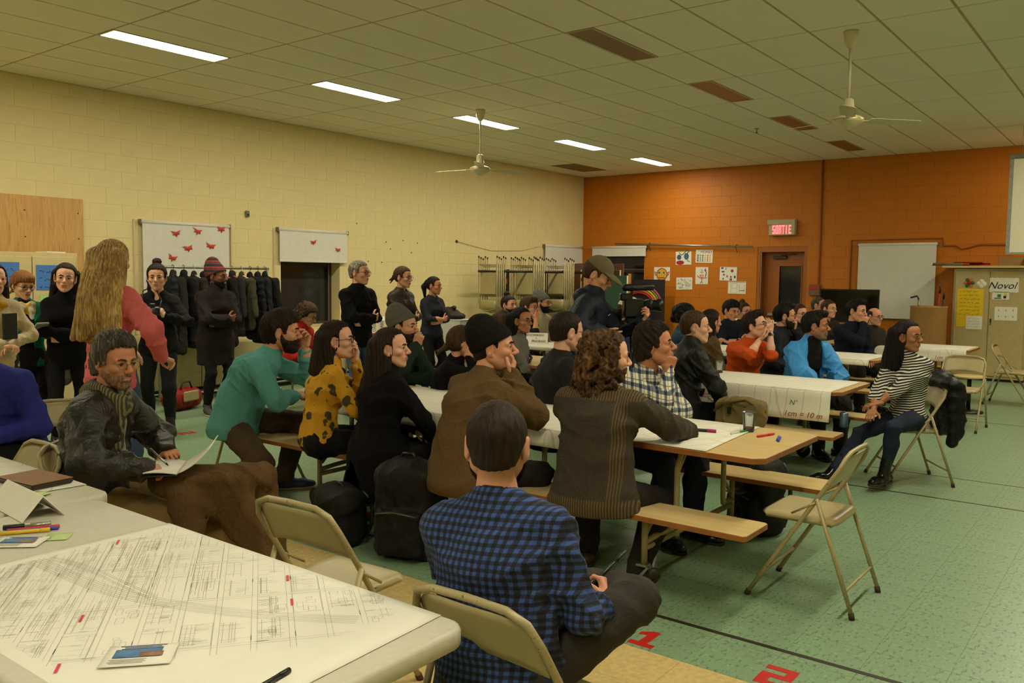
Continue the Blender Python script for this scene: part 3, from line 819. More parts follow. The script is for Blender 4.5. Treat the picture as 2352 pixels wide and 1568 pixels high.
def long_table(xc, y0, L, label, hw=.44, bo=.55):
    r = empty('bench_table', (xc, y0, 0), 0, label, 'table', 'long tables with attached benches')
    h = L / 2
    for k in (0, 1): board('tabletop', r, -hw, hw, k * h + .002, (k + 1) * h - .002, .74, .028, .05)
    for s in (-1, 1):
        for k in (0, 1): board('bench', r, s * bo - .145, s * bo + .145, k * h - .03 + .03 * k, (k + 1) * h, .432, .026, .015)
    for y in (.56, 1.42, L - 1.42, L - .56):
        f = MB()
        for s in (-1, 1):
            f.tube([(s * bo, y, .13), (s * bo, y, .41)], .017, 10)
            f.tube([(s * .10, y - .05, .712), (s * .26, y - .05, .68), (s * .30, y - .05, .60), (s * .30, y - .05, .34), (s * .33, y - .04, .285), (s * .42, y - .01, .27), (s * bo, y, .255)], .0165, 8)
            f.tube([(s * .3, y - .05, .58), (s * .12, y - .02, .69)], .013, 8)
            f.tube([(s * (bo - .13), y + .0, .40), (s * (bo - .02), y, .30)], .011, 8)
        f.tube([(-bo, y, .225), (bo, y, .225)], .0165, 8); f.build('leg_frame', TUBE, r)
        for s in (-1, 1):
            c = MB(); c.tube([(s * bo - .016, y + .035, .06), (s * bo + .016, y + .035, .06)], .06, 20); w = c.build('wheel', CASTER, r)
            c = MB(); c.box((s * bo, y + .005, .138), (.05, .06, .012)); c.prism([(-.03, .0), (.045, -.085), (.025, -.09), (-.045, 0)], -.024, -.020, lambda a, b_, z, s=s, y=y: (s * bo + z, y + .005 + a, .134 + b_)); c.prism([(-.03, .0), (.045, -.085), (.025, -.09), (-.045, 0)], .020, .024, lambda a, b_, z, s=s, y=y: (s * bo + z, y + .005 + a, .134 + b_))
            c.build('caster_fork', STEEL, w)
    return r
TA = long_table(4.34, 1.48, 3.66, 'nearest long maple bench table with markers and cup')
TB = long_table(7.10, 1.93, 3.66, 'second long bench table under the hanging scale drawing')
TC = long_table(10.05, 2.42, 3.66, 'third long bench table in front of the man in navy')
TD = long_table(12.3, 1.90, 1.9, 'short bench table standing before the fibre drum')

# ---- paper sheets with the street plan
def m_map(name, sc=1.0, dens=.5):
    t = NT(name)
    def bricks(rot, scale, w, h, mort, seed):
        v = t.mapping((scale, scale, scale), (0, 0, rot), (seed, seed * .3, 0)); b = t.n('TexBrick'); b.inputs['Scale'].default_value = 1; b.inputs['Mortar Size'].default_value = mort
        b.inputs['Brick Width'].default_value = w; b.inputs['Row Height'].default_value = h; b.inputs['Color1'].default_value = (0, 0, 0, 1); b.inputs['Color2'].default_value = (0, 0, 0, 1); b.inputs['Mortar'].default_value = (1, 1, 1, 1)
        t.l(v, b.inputs['Vector']); return b.outputs['Color']
    a = bricks(.45, 26 * sc, .9, .35, .035, .2); b = bricks(.45, 5 * sc, 1.3, .6, .02, .7); m = t.noise(3.2 * sc, 2)
    fine = t.math('MULTIPLY', a, t.ramp(m, [(.47, (0, 0, 0, 1)), (.56, (1, 1, 1, 1))]))
    k = t.math('MULTIPLY', t.math('MAXIMUM', t.math('MULTIPLY', fine, .6), b), dens)
    t.color(t.mix(k, srgb(236, 230, 214), srgb(120, 116, 104))); t.set(Roughness=.75); return t.m
MAP = m_map('street_plan_paper', 1.0, .28); PAPER = mat('white_paper', srgb(238, 233, 220), .75, .02); INK = mat('grey_print', srgb(176, 170, 154), .8, .1); INKD = mat('dark_print', srgb(150, 145, 132), .8, .1)
GREENINK = mat('green_marker_ink', srgb(40, 130, 60), .7); REDINK = mat('red_brown_marker_ink', srgb(150, 40, 36), .7); PINKINK = mat('pink_marker_ink', srgb(214, 60, 96), .7)

def sheet(label, prof, y0, y1, xref, m=MAP, wav=.003, ny=24, skew=0.0, name='plan_sheet'):
    """paper lying along a table: prof = (x, z) points across it, from the hanging edge to the far edge"""
    n = len(prof) - 1
    def fn(u, v):
        k = min(int(v * n), n - 1); f = v * n - k; x = prof[k][0] + (prof[k + 1][0] - prof[k][0]) * f; z = prof[k][1] + (prof[k + 1][1] - prof[k][1]) * f
        y = y0 + (y1 - y0) * u + skew * (1 - v)
        hang = max(0, .738 - z); return (xref + x - (hang * .02 + wav * .5 * (1 if hang > .01 else 0)) * math.sin(u * 9 + v), y, z + (.0012 if hang < .001 else 0) + wav * .3 * math.sin(u * 23 + v * 5) * (0 if hang < .001 else 1))
    o = MB().slab(fn, ny, n * 2, .0006).build(name, m); return tag(o, label, 'paper', 'plan sheets spread on the tables')
hang = lambda d, hw: [(-hw - .012 - .02 * (d / .2), .742 - d), (-hw - .014, .742 - d * .5), (-hw - .008, .722), (-hw + .004, .742), (-hw + .02, .7425)]
s1 = sheet('white street plan on the nearest long table, edge drooping', hang(.10, .44) + [(-.2, .7425), (.1, .7425), (.42, .7425)], 2.62, 4.55, 4.34)
s1b = sheet('white plan sheet under the pink marker on nearest long table', [(-.435, .7425), (-.2, .7425), (.1, .7425), (.43, .7425)], 1.83, 2.60, 4.34, skew=-.06)
s2 = sheet('large plan hanging off the second table, scale note in red', hang(.235, .44) + [(-.2, .7425), (.1, .7425), (.40, .7425)], 2.0, 4.6, 7.10)
s3 = sheet('white plan sheet on the third long table', hang(.06, .44) + [(-.2, .7425), (.1, .7425), (.43, .7425)], 2.5, 5.6, 10.05)
s4 = sheet('plan sheet hanging off the short far table, red note', hang(.15, .44) + [(-.2, .7425), (.1, .7425), (.43, .7425)], 1.93, 3.5, 12.3)
def note(parent, txt, size, m, p, ex, ey):
    ex, ey = Vector(ex).normalized(), Vector(ey).normalized(); lettering('handwriting', txt, size, m, parent, frame4(p, ex, ey, ex.cross(ey)), .0003, .25)
note(s2, '1cm = 10 m', .062, REDINK, (6.614, 2.20, .548), (0, -1, 0), (.1, 0, 1))
note(s2, 'N\u00b0', .055, GREENINK, (6.626, 2.28, .635), (0, -1, 0), (.08, 0, 1)); note(s4, '1cm = 10m', .06, REDINK, (11.825, 2.15, .64), (0, -1, 0), (.1, 0, 1))
note(s1, 'N\u00b0', .06, GREENINK, (3.862, 3.16, .69), (0, -1, 0), (.2, 0, 1))
MB().box((6.628, 3.0, .635), (.002, .09, .006)).build('mark', PINKINK, s2)

# ---- plastic folding tables at the front
PLA = mat('grey_white_plastic', srgb(204, 198, 180), .45, .05, 60, .12, 400); LEGG = mat('dark_table_leg', srgb(70, 62, 50), .45, .15)
def plastic_table(x0, x1, y0, y1, label):
    r = empty('plastic_table', ((x0 + x1) / 2, (y0 + y1) / 2, 0), 0, label, 'table', 'grey white plastic folding tables'); hx, hy = (x1 - x0) / 2, (y1 - y0) / 2
    def ring(ins, rad, z, n=6):
        out = []
        for cx, cy, a0 in ((hx - rad, hy - rad, 0), (-hx + rad, hy - rad, 90), (-hx + rad, -hy + rad, 180), (hx - rad, -hy + rad, 270)):
            for i in range(n + 1): a = D_(a0 + 90 * i / n); out.append((cx + (rad - ins) * math.cos(a), cy + (rad - ins) * math.sin(a), z))
        return out
    b = MB(); R_ = [ring(.03, .06, .69), ring(.004, .06, .692), ring(0, .06, .70), ring(0, .06, .728), ring(.005, .06, .7375), ring(.013, .06, .7405)]; n = len(R_[0]); V = sum(R_, [])
    b.add(V, [(k * n + i, k * n + (i + 1) % n, k * n + n + (i + 1) % n, k * n + n + i) for k in range(5) for i in range(n)], True); b.add(R_[5], [tuple(range(n))]); b.add(R_[0], [tuple(range(n - 1, -1, -1))])
    b.build('tabletop', PLA, r)
    for s in (-1, 1):
        f = MB(); yy = s * (hy - .22)
        f.tube([(hx - .1, yy, 0), (hx - .1, yy - s * .02, .66), (hx - .14, yy - s * .02, .69), (-hx + .14, yy - s * .02, .69), (-hx + .1, yy - s * .02, .66), (-hx + .1, yy, 0)], .014, 8); f.tube([(hx - .1, yy, .3), (-hx + .1, yy, .3)], .011, 8); f.tube([(0, yy, .3), (0, yy - s * .45, .685)], .011, 8)
        f.build('leg_frame', LEGG, r)
    return r
PT1 = plastic_table(.72, 1.565, 1.32, 3.20, 'grey plastic folding table carrying the large street map')
PT2 = plastic_table(.86, 1.645, 3.23, 5.10, 'grey plastic folding table under the brown laptop case')
PT3 = plastic_table(8.55, 9.25, 5.9, 7.75, 'folding table with a name card by the chair rack')

# big street map in front: paper with printed streets
zM = .7425
def map_fn(u, v):
    xa = .715 + .84 * v; ya = 1.36 + .05 * v + u * (2.675 - 1.36 - .05 * v); return (xa, ya, zM + .0012 * math.sin(u * 14) * math.sin(v * 9) ** 2 - .05 * max(0, .05 - v) / .05)
bm = MB().slab(map_fn, 40, 24, .0006).build('street_map', PAPER); tag(bm, 'huge white street map spread on the front plastic table', 'map', 'plan sheets spread on the tables')
def ribbons(name, lines, w, m, parent, z=zM + .0022):
    b = MB()
    for P in lines:
        for (x0, y0), (x1, y1) in zip(P, P[1:]):
            d = Vector((x1 - x0, y1 - y0)); 
            if d.length < 1e-5: continue
            d.normalize(); n = Vector((-d.y, d.x)) * (w / 2); b.add([(x0 - n.x, y0 - n.y, z), (x1 - n.x, y1 - n.y, z), (x1 + n.x, y1 + n.y, z), (x0 + n.x, y0 + n.y, z)], [(0, 1, 2, 3)])
    o = b.build(name, m, parent); return tag(o, kind='stuff')
rm = random.Random(4)
def inside(x, y): return .80 < x < 1.548 and 1.50 < y < 2.63 and y > 1.50 + .9 * max(0, 1.22 - x)
def clip(P):
    out, cur = [], []
    for a, b in zip(P, P[1:]):
        if inside(*a) and inside(*b): cur = cur or [a]; cur.append(b)
        else:
            if len(cur) > 1: out.append(cur)
            cur = []
    if len(cur) > 1: out.append(cur)
    return out
def seg(a, b, n=24): return [(a[0] + (b[0] - a[0]) * i / n, a[1] + (b[1] - a[1]) * i / n) for i in range(n + 1)]
def rail_y(x): return 0
# a wide railway curve across the sheet
track = bez((1.09, 2.66), (1.11, 2.45), (1.08, 2.28), (1.14, 2.08), 20) + bez((1.14, 2.08), (1.18, 1.94), (1.25, 1.76), (1.40, 1.55), 18)[1:]; spur = bez((1.115, 2.65), (1.19, 2.44), (1.15, 2.36), (1.16, 2.08), 18)
thin, mid = [], []
def offs(P, o): 
    out = []
    for i, p in enumerate(P):
        a, b = P[max(0, i - 1)], P[min(len(P) - 1, i + 1)]; d = Vector((b[0] - a[0], b[1] - a[1])).normalized(); out.append((p[0] - d.y * o, p[1] + d.x * o))
    return out
for o in (-.022, -.014, -.004, .004, .014, .022): mid += clip(offs(track, o))
for o in (-.012, -.006, .006, .012): mid += clip(offs(spur, o))
def near_track(x, y, r=.045): return any((x - a) ** 2 + (y - b) ** 2 < r * r for a, b in track)
u_, v_ = Vector((.80, -.60)).normalized(), Vector((.588, .809)).normalized()
for i in range(-14, 16):
    for j in range(-9, 10):
        c = Vector((1.15, 2.3)) + u_ * (i * .088) + v_ * (j * .150)
        if not inside(c.x, c.y) or near_track(c.x, c.y, .06): continue
        A = [c - u_ * .036 - v_ * .066, c + u_ * .036 - v_ * .066, c + u_ * .036 + v_ * .066, c - u_ * .036 + v_ * .066]
        A = [(p.x, p.y) for p in A]; mid += [] if (i * 7 + j * 3) % 3 else clip(sum([seg(A[k], A[(k + 1) % 4], 6)[:-1] for k in range(4)], []) + [A[0]])
        q = rm.random()
        if q < .75:
            for k in range(rm.randint(8, 22)):
                f = rm.random(); a = c - u_ * .036 + v_ * (-.066 + .132 * f); L_ = .02 + .05 * rm.random(); s_ = a + u_ * (.0 if rm.random() < .5 else .03); thin += clip(seg((s_.x, s_.y), (s_.x + u_.x * L_ * .6, s_.y + u_.y * L_ * .6), 2))
            for k in range(rm.randint(1, 4)):
                o = -.03 + .06 * rm.random(); thin += clip(seg(tuple(c + u_ * o - v_ * .06), tuple(c + u_ * o + v_ * .06), 6))
        if q > .55:
            for k in range(5):
                w_, h_ = .008 + .018 * rm.random(), .008 + .03 * rm.random(); o = c + u_ * (rm.random() - .5) * .05 + v_ * (rm.random() - .5) * .1; B = [(o + u_ * a * w_ / 2 + v_ * b * h_ / 2) for a, b in ((-1, -1), (1, -1), (1, 1), (-1, 1), (-1, -1))]; thin += clip([(p.x, p.y) for p in B])
ribbons('street_lines', mid, .0011, INK, bm); ribbons('lot_lines', thin, .0009, INK, bm)
rd, nm = [], []
for i in range(-12, 14):
    for o in (-.007, .007):
        c = Vector((1.15, 2.3)) + u_ * (i * .088 + .044 + o); rd += [[p for p in P] for P in clip([q for q in seg(tuple(c - v_ * 1.2), tuple(c + v_ * 1.2), 80)])]
for j in range(-8, 9, 2):
    for o in (-.006, .006): c = Vector((1.15, 2.3)) + v_ * (j * .150 + .075 + o); rd += clip(seg(tuple(c - u_ * 1.0), tuple(c + u_ * 1.0), 70))
rd = [P for P in rd if len(P) > 3]
ribbons('street_edges', [P for P in rd], .0009, INK, bm); ribbons('road_names', [P[k:k + 2] for P in rd[::3] for k in range(2, len(P) - 1, 13)], .0022, INKD, bm)
hat = []
for k in range(260):
    c = Vector((.84 + .5 * rm.random(), 2.0 + .6 * rm.random())); L_ = .05 + .12 * rm.random(); hat += clip(seg(tuple(c), tuple(c + v_ * L_), 8))
ribbons('hatching', hat, .0008, INK, bm)
for i, (x, y, a) in enumerate(((1.336, 2.60, .94), (.975, 2.085, .94), (.814, 1.857, .94), (1.474, 1.923, .94), (1.37, 1.77, .94))):
    d = Vector((math.cos(a), math.sin(a))) * .022; ribbons('marker_stroke', [[(x - d.x, y - d.y), (x + d.x, y + d.y)]], .007, PINKINK, bm, zM + .0026)
s5 = sheet('street plan on the plastic table below the laptop case', [(-.36, .7425), (0, .7425), (.385, .7425)], 3.42, 5.0, 1.25, wav=0, skew=.05)

# ---- storage cupboards
CAB = mat('tan_cupboard_enamel', srgb(190, 170, 120), .42, .07); CABL = mat('pale_cupboard_enamel', srgb(206, 186, 138), .45, .05)
def cupboard(name, c, size, rz, m, label, top=None, seam=0.0):
    r = empty(name, (c[0], c[1], 0), rz, label, 'cupboard'); w, dp, h = size      # front faces -y
    MB().box((0, .012, h / 2 + .02), (w, dp - .024, h - .04), bev=.004).build('body', m, r); MB().box((0, .03, .025), (w - .02, dp - .1, .05)).build('plinth', BLACK, r)
    for s, x0, x1 in ((-1, -w / 2 + .03, seam - .004), (1, seam + .004, w / 2 - .03)):
        dr = MB().box(((x0 + x1) / 2, -dp / 2 + .008, h / 2 + .02), (x1 - x0, .018, h - .13), bev=.004).build('door', m, r)
        if s == 1:
            MB().box((seam + .035, -dp / 2 - .004, h * .53), (.022, .012, .1), bev=.003).build('handle', BLACK, dr); MB().box((seam + .035, -dp / 2 - .012, h * .515), (.012, .02, .035), bev=.003).build('latch', STEEL, dr)
    return r
CL = cupboard('metal_cupboard', (4.08, 9.83), (.98, .45, 1.81), 0, CABL, 'pale metal cupboard with blue sheets before the plywood board', seam=.0)
CR = cupboard('metal_cupboard', (15.775, 2.24), (1.06, .46, 1.82), -math.pi / 2, CAB, 'tan metal cupboard with yellow poster by the orange wall', seam=.0)
BLUEP = mat('blue_sheet', srgb(70, 120, 196), .7, .05); YELP = mat('yellow_poster', srgb(238, 196, 20), .7, .04); GRNP = mat('pale_green_sheet', srgb(170, 206, 130), .7, .04)
def poster(parent, name, x, z, w, h, m, y, th=.0015, shape=None):
    b = MB()
    if shape == 'scallop':
        P = []
        for k in range(4):
            for i in range(6):
                for q in range(4):
                    t_ = (i + q / 4) / 6; bump_ = .006 * abs(math.sin(math.pi * q / 4)); e = [(-w / 2 + w * t_, -h / 2 - bump_), (w / 2 + bump_, -h / 2 + h * t_), (w / 2 - w * t_, h / 2 + bump_), (-w / 2 - bump_, h / 2 - h * t_)][k]; P.append(e)
        b.prism(P, 0, th, lambda a, c_, d: (x + a, y - d, z + c_))
    else: b.box((x, y - th / 2, z), (w, th, h))
    return b.build(name, m, parent)
def scrawl(parent, x, z, w, rows, dz, m, y, size=.002, seed=1, amp=.006):
    b = MB(); q = random.Random(seed)
    for r_ in range(rows):
        n = int(w / .012); P = [(x - w / 2 + i * .012 + q.uniform(-.003, .003), y - .001, z - r_ * dz + amp * q.uniform(-1, 1)) for i in range(n)]
        cut = 0
        while cut < len(P) - 2:
            k = cut + q.randint(3, 8); seg_ = P[cut:k]
            if len(seg_) > 1: b.tube(seg_, size, 3)
            cut = k + 1
    return tag(b.build('handwriting', m, parent), kind='stuff')
INKB = mat('dark_ink', srgb(36, 34, 44), .7)
yf = -.225 - .003
p = poster(CL, 'sheet', -.29, 1.57, .32, .26, BLUEP, yf); scrawl(p, -.29, 1.62, .24, 3, .07, INKB, yf - .002, .0025, 3, .016)
p = poster(CL, 'sheet', .17, 1.54, .27, .27, BLUEP, yf); scrawl(p, .17, 1.60, .2, 3, .08, INKB, yf - .002, .0025, 5, .018)
p = poster(CL, 'sheet', .16, 1.30, .18, .1, GRNP, yf)
tp = tag(MB().box((4.36, 9.8, 1.818), (.22, .2, .012), rz=.2, bev=.002).build('paper_pad', PAPER), 'small stack of white paper on the pale cupboard', 'paper')
yf = -.23 - .003
p = poster(CR, 'sheet', -.27, 1.18, .385, .62, YELP, yf); scrawl(p, -.27, 1.45, .31, 7, .062, INKB, yf - .002, .0022, 7, .012)
p = poster(CR, 'sheet', .20, 1.555, .40, .225, PAPER, yf, shape='scallop'); lettering('handwriting', 'Novol', .155, INKB, p, frame4((.17, yf - .004, 1.545), (1, 0, 0), (0, 0, 1), (0, -1, 0)), .0003, .35)
p = poster(CR, 'sheet', .16, 1.385, .24, .125, PAPER, yf)
for dx, dz, m_, w_, h_ in ((-.02, .0, GREENINK, .05, .05), (.06, -.02, INKB, .04, .04), (-.04, -.04, INKB, .1, .012), (.07, .02, YELP, .04, .04)): MB().box((.16 + dx, yf - .003, 1.385 + dz), (w_, .002, h_)).build('drawing', m_, p)
p = poster(CR, 'doily', -.2, .94, .23, .21, PAPER, yf - .002, shape='scallop'); scrawl(p, -.2, 1.01, .19, 4, .045, INK, yf - .005, .0016, 9, .01)
p = poster(CR, 'doily', .245, 1.10, .31, .21, PAPER, yf, shape='scallop')
for i in range(3):
    for j in range(2): MB().box((.145 + i * .1, yf - .003, 1.155 - j * .1), (.018, .002, .026)).build('cutout', CAB, p)
fl = MB()
for k in range(6): a = k * math.pi / 3; fl.lathe([(.032, 0), (.03, .003), (0, .004)], n=8)
STICK = mat('orange_paper_flower', srgb(210, 120, 40), .7); GRLEAF = mat('green_paper_leaf', srgb(60, 110, 60), .7)
for k in range(6):
    a = k * math.pi / 3; MB().lathe([(.03, 0), (.028, .003), (0, .004)], (0, 0, 0), 10).build('petal', STICK if k % 2 else GRLEAF, CR, (-.30 + .055 * math.cos(a), yf, 1.585 + .055 * math.sin(a)), (math.pi / 2, 0, 0))
MB().lathe([(.036, 0), (.034, .004), (0, .005)], (0, 0, 0), 12).build('petal', REDINK, CR, (-.30, yf - .002, 1.585), (math.pi / 2, 0, 0))
for k in range(4):
    a = k * math.pi / 2; MB().lathe([(.042, 0), (.04, .003), (0, .004)], (0, 0, 0), 10).build('petal', PAPER, CR, (-.12 + .034 * math.cos(a), yf, 1.57 + .034 * math.sin(a)), (math.pi / 2, 0, 0))
# things on top of the tan cupboard
top = tag(MB().box((15.76, 2.28, 1.845), (.56, 1.32, .035), bev=.004).build('shelf_plank', LAM), 'pale wooden plank lying across the tan cupboard', 'plank')
rb = empty('red_bundle', (15.66, 2.52, 1.863), 0, 'flat bundle of red cloth strips on the cupboard plank', 'cloth bundle')
for i, (dx, dy, w_, m_) in enumerate(((0, .0, .5, RED), (.03, -.1, .3, BLACK), (-.05, .06, .42, mat('dark_red_cloth', srgb(120, 24, 30), .8)))): MB().box((dx, dy, .012 + i * .02), (.09, w_, .024), rz=.1 * (i - 1), bev=.008).build('strip', m_, rb)
st_ = empty('rolled_banner', (15.52, 2.9, 1.886), 0, 'rolled grey banner sticking out over the cupboard edge', 'rolled banner'); MB().tube([(0, .2, .0), (.02, -.25, .0)], .022, 12).build('roll', mat('grey_banner', srgb(104, 100, 80), .7), st_); MB().tube([(0, .21, 0), (0, .19, 0)], .024, 12).build('end_cap', PAPER, st_)
cb = empty('cardboard_box', (15.78, 1.98, 1.863), 0, 'open cardboard box on top of the tan cupboard', 'box'); KRAFT = mat('kraft_cardboard', srgb(150, 116, 72), .8, .08)
for c_, s_ in (((0, .17, .07), (.24, .006, .14)), ((0, -.17, .07), (.24, .006, .14)), ((.12, 0, .07), (.006, .34, .14)), ((-.12, 0, .07), (.006, .34, .14)), ((0, 0, .004), (.24, .34, .008))): MB().box(c_, s_).build('panel', KRAFT, cb)
MB().box((-.12, -.24, .1), (.2, .14, .004), rz=.2).build('flap', KRAFT, cb)
# fibre drum with sticks
dr = empty('fibre_drum', (15.22, 3.06, 0), 0, 'tall brown fibre drum beside the tan cupboard', 'drum'); FIB = mat('brown_fibreboard', srgb(168, 122, 70), .55, .1)
MB().lathe([(.27, .0), (.275, .02), (.275, 1.17), (.28, 1.18), (.28, 1.2), (.268, 1.2), (.265, .06)], n=32, cap=False).build('barrel', FIB, dr); MB().lathe([(.27, .05), (.0, .051)], n=32).build('bottom', FIB, dr)
MB().box((-.277, -.03, .32), (.002, .14, .03)).build('label', PAPER, dr)
def stick(loc, tip, label, m):
    r = empty('hockey_stick', loc, 0, label, 'stick', 'sticks in the fibre drum'); MB().tube([(0, 0, .08), tip], .013, 8).build('shaft', m, r); t_ = Vector(tip); MB().tube([t_ * .93, t_], .016, 8).build('grip', BLACK, r)
stick((15.25, 3.0, 0), (-.03, -.10, 1.52), 'red shafted stick with black grip in the drum', mat('red_shaft', srgb(150, 30, 26), .5)); stick((15.3, 2.94, 0), (-.02, -.09, 1.42), 'dark stick beside the red one in the drum', mat('dark_shaft', srgb(60, 24, 22), .5))
hk = empty('hockey_stick', (15.20, 3.13, 0), 0, 'black stick with bent end leaning out of the drum', 'stick', 'sticks in the fibre drum'); MB().tube([(0, 0, .08), (-.04, .08, 1.32), (-.04, .10, 1.36), (-.04, .2, 1.33)], .014, 8).build('shaft', BLACK, hk); MB().tube([(-.03, .06, 1.1), (-.0395, .078, 1.3)], .0155, 8).build('grip', STEEL, hk)

# ---- television on a trolley
tv = empty('television', (15.0, 4.27, 0), 0, 'black flat television on a stand before the blind', 'television'); SCREEN = mat('screen_glass', srgb(10, 9, 9), .12, .05)
MB().box((0, 0, 1.17), (.05, .98, .57), bev=.006).build('case', BLACK, tv); MB().box((-.027, 0, 1.175), (.002, .94, .52)).build('screen', SCREEN, tv)
for s in (-1, 1): MB().tube([(.04, s * .2, .12), (.04, s * .2, 1.1)], .02, 10).build('post', BLACK, tv); MB().box((.04, s * .2, .07), (.5, .05, .04), bev=.006).build('foot', BLACK, tv)
MB().box((.04, 0, .45), (.3, .5, .02)).build('shelf', BLACK, tv)
for s in (-1, 1):
    for t_ in (-.2, .26): MB().tube([(t_, s * .2 - .012, .025), (t_, s * .2 + .012, .025)], .025, 12).build('caster', CASTER, tv)
# dark bench with toys under the blind
sh = empty('low_cabinet', (15.55, 5.95, 0), 0, 'low dark cabinet with white top beside the door', 'cabinet'); MB().box((0, 0, .40), (.5, 1.3, .8), bev=.005).build('body', mat('dark_wood', srgb(52, 38, 28), .6), sh); MB().box((-.02, 0, .82), (.56, 1.36, .04), bev=.005).build('worktop', PAPER, sh)
fe = empty('fire_alarm', (XW - .04, 5.18, 1.42), 0, 'small red and white alarm box on the orange wall', 'alarm box'); MB().box((0, 0, 0), (.08, .2, .2), bev=.006).build('cover', mat('clear_grey', srgb(120, 92, 70), .3), fe); MB().box((-.045, 0, .04), (.012, .15, .06), bev=.004).build('plate', RED, fe)

# ---- hanging projection screen by the edge of the picture
ps = empty('projection_screen', (14.0, .75, 0), 0, 'hanging white projection screen at the far wall', 'screen'); SCW = mat('screen_white', srgb(232, 224, 196), .8, .02)
MB().box((0, 0, 2.69), (.004, 2.1, 1.32)).build('canvas', SCW, ps); GB = mat('screen_border', srgb(150, 150, 140), .7)
for y in (1.07, -1.07): MB().box((-.001, y, 2.69), (.006, .05, 1.37)).build('border', GB, ps)
MB().box((-.001, 0, 2.015), (.012, 2.19, .03)).build('border', GB, ps); MB().tube([(0, 1.1, 3.38), (0, -1.1, 3.38)], .035, 12).build('roller_case', GB, ps)
for y in (.95, -.95): MB().tube([(0, y, 3.4), (0, y, ZC)], .003, 5).build('cord', GB, ps)

# ---- children's drawings on the orange wall
def sheet_on_wall(y, z, w, h, label, rz=0.0):
    r = empty('drawing', (XW - .006, y, z), 0, label, 'drawing', 'children\'s drawings on the orange wall'); r.rotation_euler = (rz, 0, 0); MB().box((0, 0, 0), (.003, w, h)).build('sheet', PAPER, r); return r
def dots(r, items):
    for (y, z, sy, sz, m_) in items: MB().lathe([(1, 0), (.9, 1), (0, 1.2)], n=12).build('paint', m_, r, (-.002, y, z), (0, -math.pi / 2, 0)).scale = (sz, sy, .0012)
def strokes(r, lines, m_, th=.006):
    b = MB()
    for P in lines: b.tube([(-.003, y, z) for y, z in P], th, 5)
    tag(b.build('paint_stroke', m_, r), kind='stuff')
PB = mat('paint_blue', srgb(60, 90, 140), .7); PR = mat('paint_red', srgb(176, 30, 40), .7); PY = mat('paint_yellow', srgb(226, 180, 40), .7); PG = mat('paint_green', srgb(110, 140, 50), .7); PO = mat('paint_orange', srgb(220, 100, 40), .7); PM = mat('paint_magenta', srgb(180, 60, 100), .7); PK = mat('paint_dark', srgb(60, 54, 70), .7)
r = sheet_on_wall(8.37, 1.70, .37, .28, 'drawing of a yellow and red round face with blue eyes')
dots(r, [(0, -.01, .125, .125, PY)]); dots(r, [(.055, .02, .04, .04, PB), (-.04, .02, .045, .045, PB), (.01, -.035, .024, .022, PR)])
strokes(r, [[(.12 * math.cos(a), -.01 + .125 * math.sin(a)) for a in [D_(20 * k) for k in range(19)]], [(.12, .02), (.17, .05), (.15, -.02), (.12, -.03)], [(-.12, .02), (-.17, .05), (-.15, -.02), (-.12, -.03)], [(.07, -.075), (.02, -.085), (-.03, -.075), (-.07, -.09)]], PR, .008)
r = sheet_on_wall(7.885, 2.025, .35, .27, 'drawing of blue spirals with a red blob', -.02)
dots(r, [(.10, .02, .05, .055, PB), (-.065, .035, .055, .07, PB), (.075, -.09, .09, .045, PR)]); dots(r, [(-.065, .035, .03, .04, PO)])
strokes(r, [[(.1 - .2 * t_, .12 - .05 * math.sin(t_ * 5)) for t_ in [k / 8 for k in range(9)]], [(-.12 + .05 * math.cos(a), .03 + .1 * math.sin(a)) for a in [D_(100 - 30 * k) for k in range(8)]]], PG, .009)
r = sheet_on_wall(7.43, 2.06, .37, .26, 'drawing headed MONEY with rows of coloured dots', .02)
for i in range(6):
    for j in range(4): dots(r, [(.135 - i * .053, .02 - j * .038, .018 if i else .024, .014, (PB, PG, PB, PY, PO, PY)[i])])
lettering('handwriting', 'MONEY', .075, PM, r, frame4((-.003, -.05, .085), (0, -1, 0), (0, 0, 1), (-1, 0, 0)), .0003)
r = sheet_on_wall(7.855, 1.505, .36, .25, 'drawing covered in tiny red and green speckles', -.02); q = random.Random(3)
for m_ in (PR, PG, PK, PO):
    strokes(r, [[(y, z), (y + q.uniform(-.02, .02), z + q.uniform(-.02, .02))] for y, z in [(q.uniform(-.15, .15), q.uniform(-.1, .1)) for _ in range(26)]], m_, .003)
r = sheet_on_wall(7.47, 1.67, .275, .345, 'drawing of an orange stick figure with arms out')
strokes(r, [[(.0, -.13), (0, -.03)], [(.1, .0), (.03, -.05), (-.03, -.05), (-.11, -.04)], [(.04, .01), (.02, -.03), (-.02, -.03), (-.04, .01), (.04, .01)], [(.03, -.15), (0, -.12), (-.03, -.15)]], PO, .008); strokes(r, [[(-.08, .15), (-.07, .1), (-.1, .06), (-.08, -.02)], [(-.06, .12), (-.1, .1)]], PM, .009); strokes(r, [[(.03, .06), (0, .09), (-.03, .06), (.01, .05)], [(.02, .12), (-.02, .11)]], PK, .004)
r = sheet_on_wall(6.905, 1.71, .36, .27, 'drawing with scattered purple and blue shapes', .02)
dots(r, [(.13, .11, .03, .018, PB), (.11, .04, .035, .016, PB), (-.08, .06, .03, .03, PR), (.09, -.02, .02, .02, PM), (.02, -.05, .016, .022, PM), (-.06, -.06, .02, .02, PM), (-.06, -.11, .028, .024, PM), (-.14, -.06, .018, .03, PK), (.1, -.1, .014, .02, PR), (.05, .1, .008, .03, PM)])
r = sheet_on_wall(6.715, 1.44, .37, .245, 'printed floor plan sheet, lowest of the wall drawings', .01)
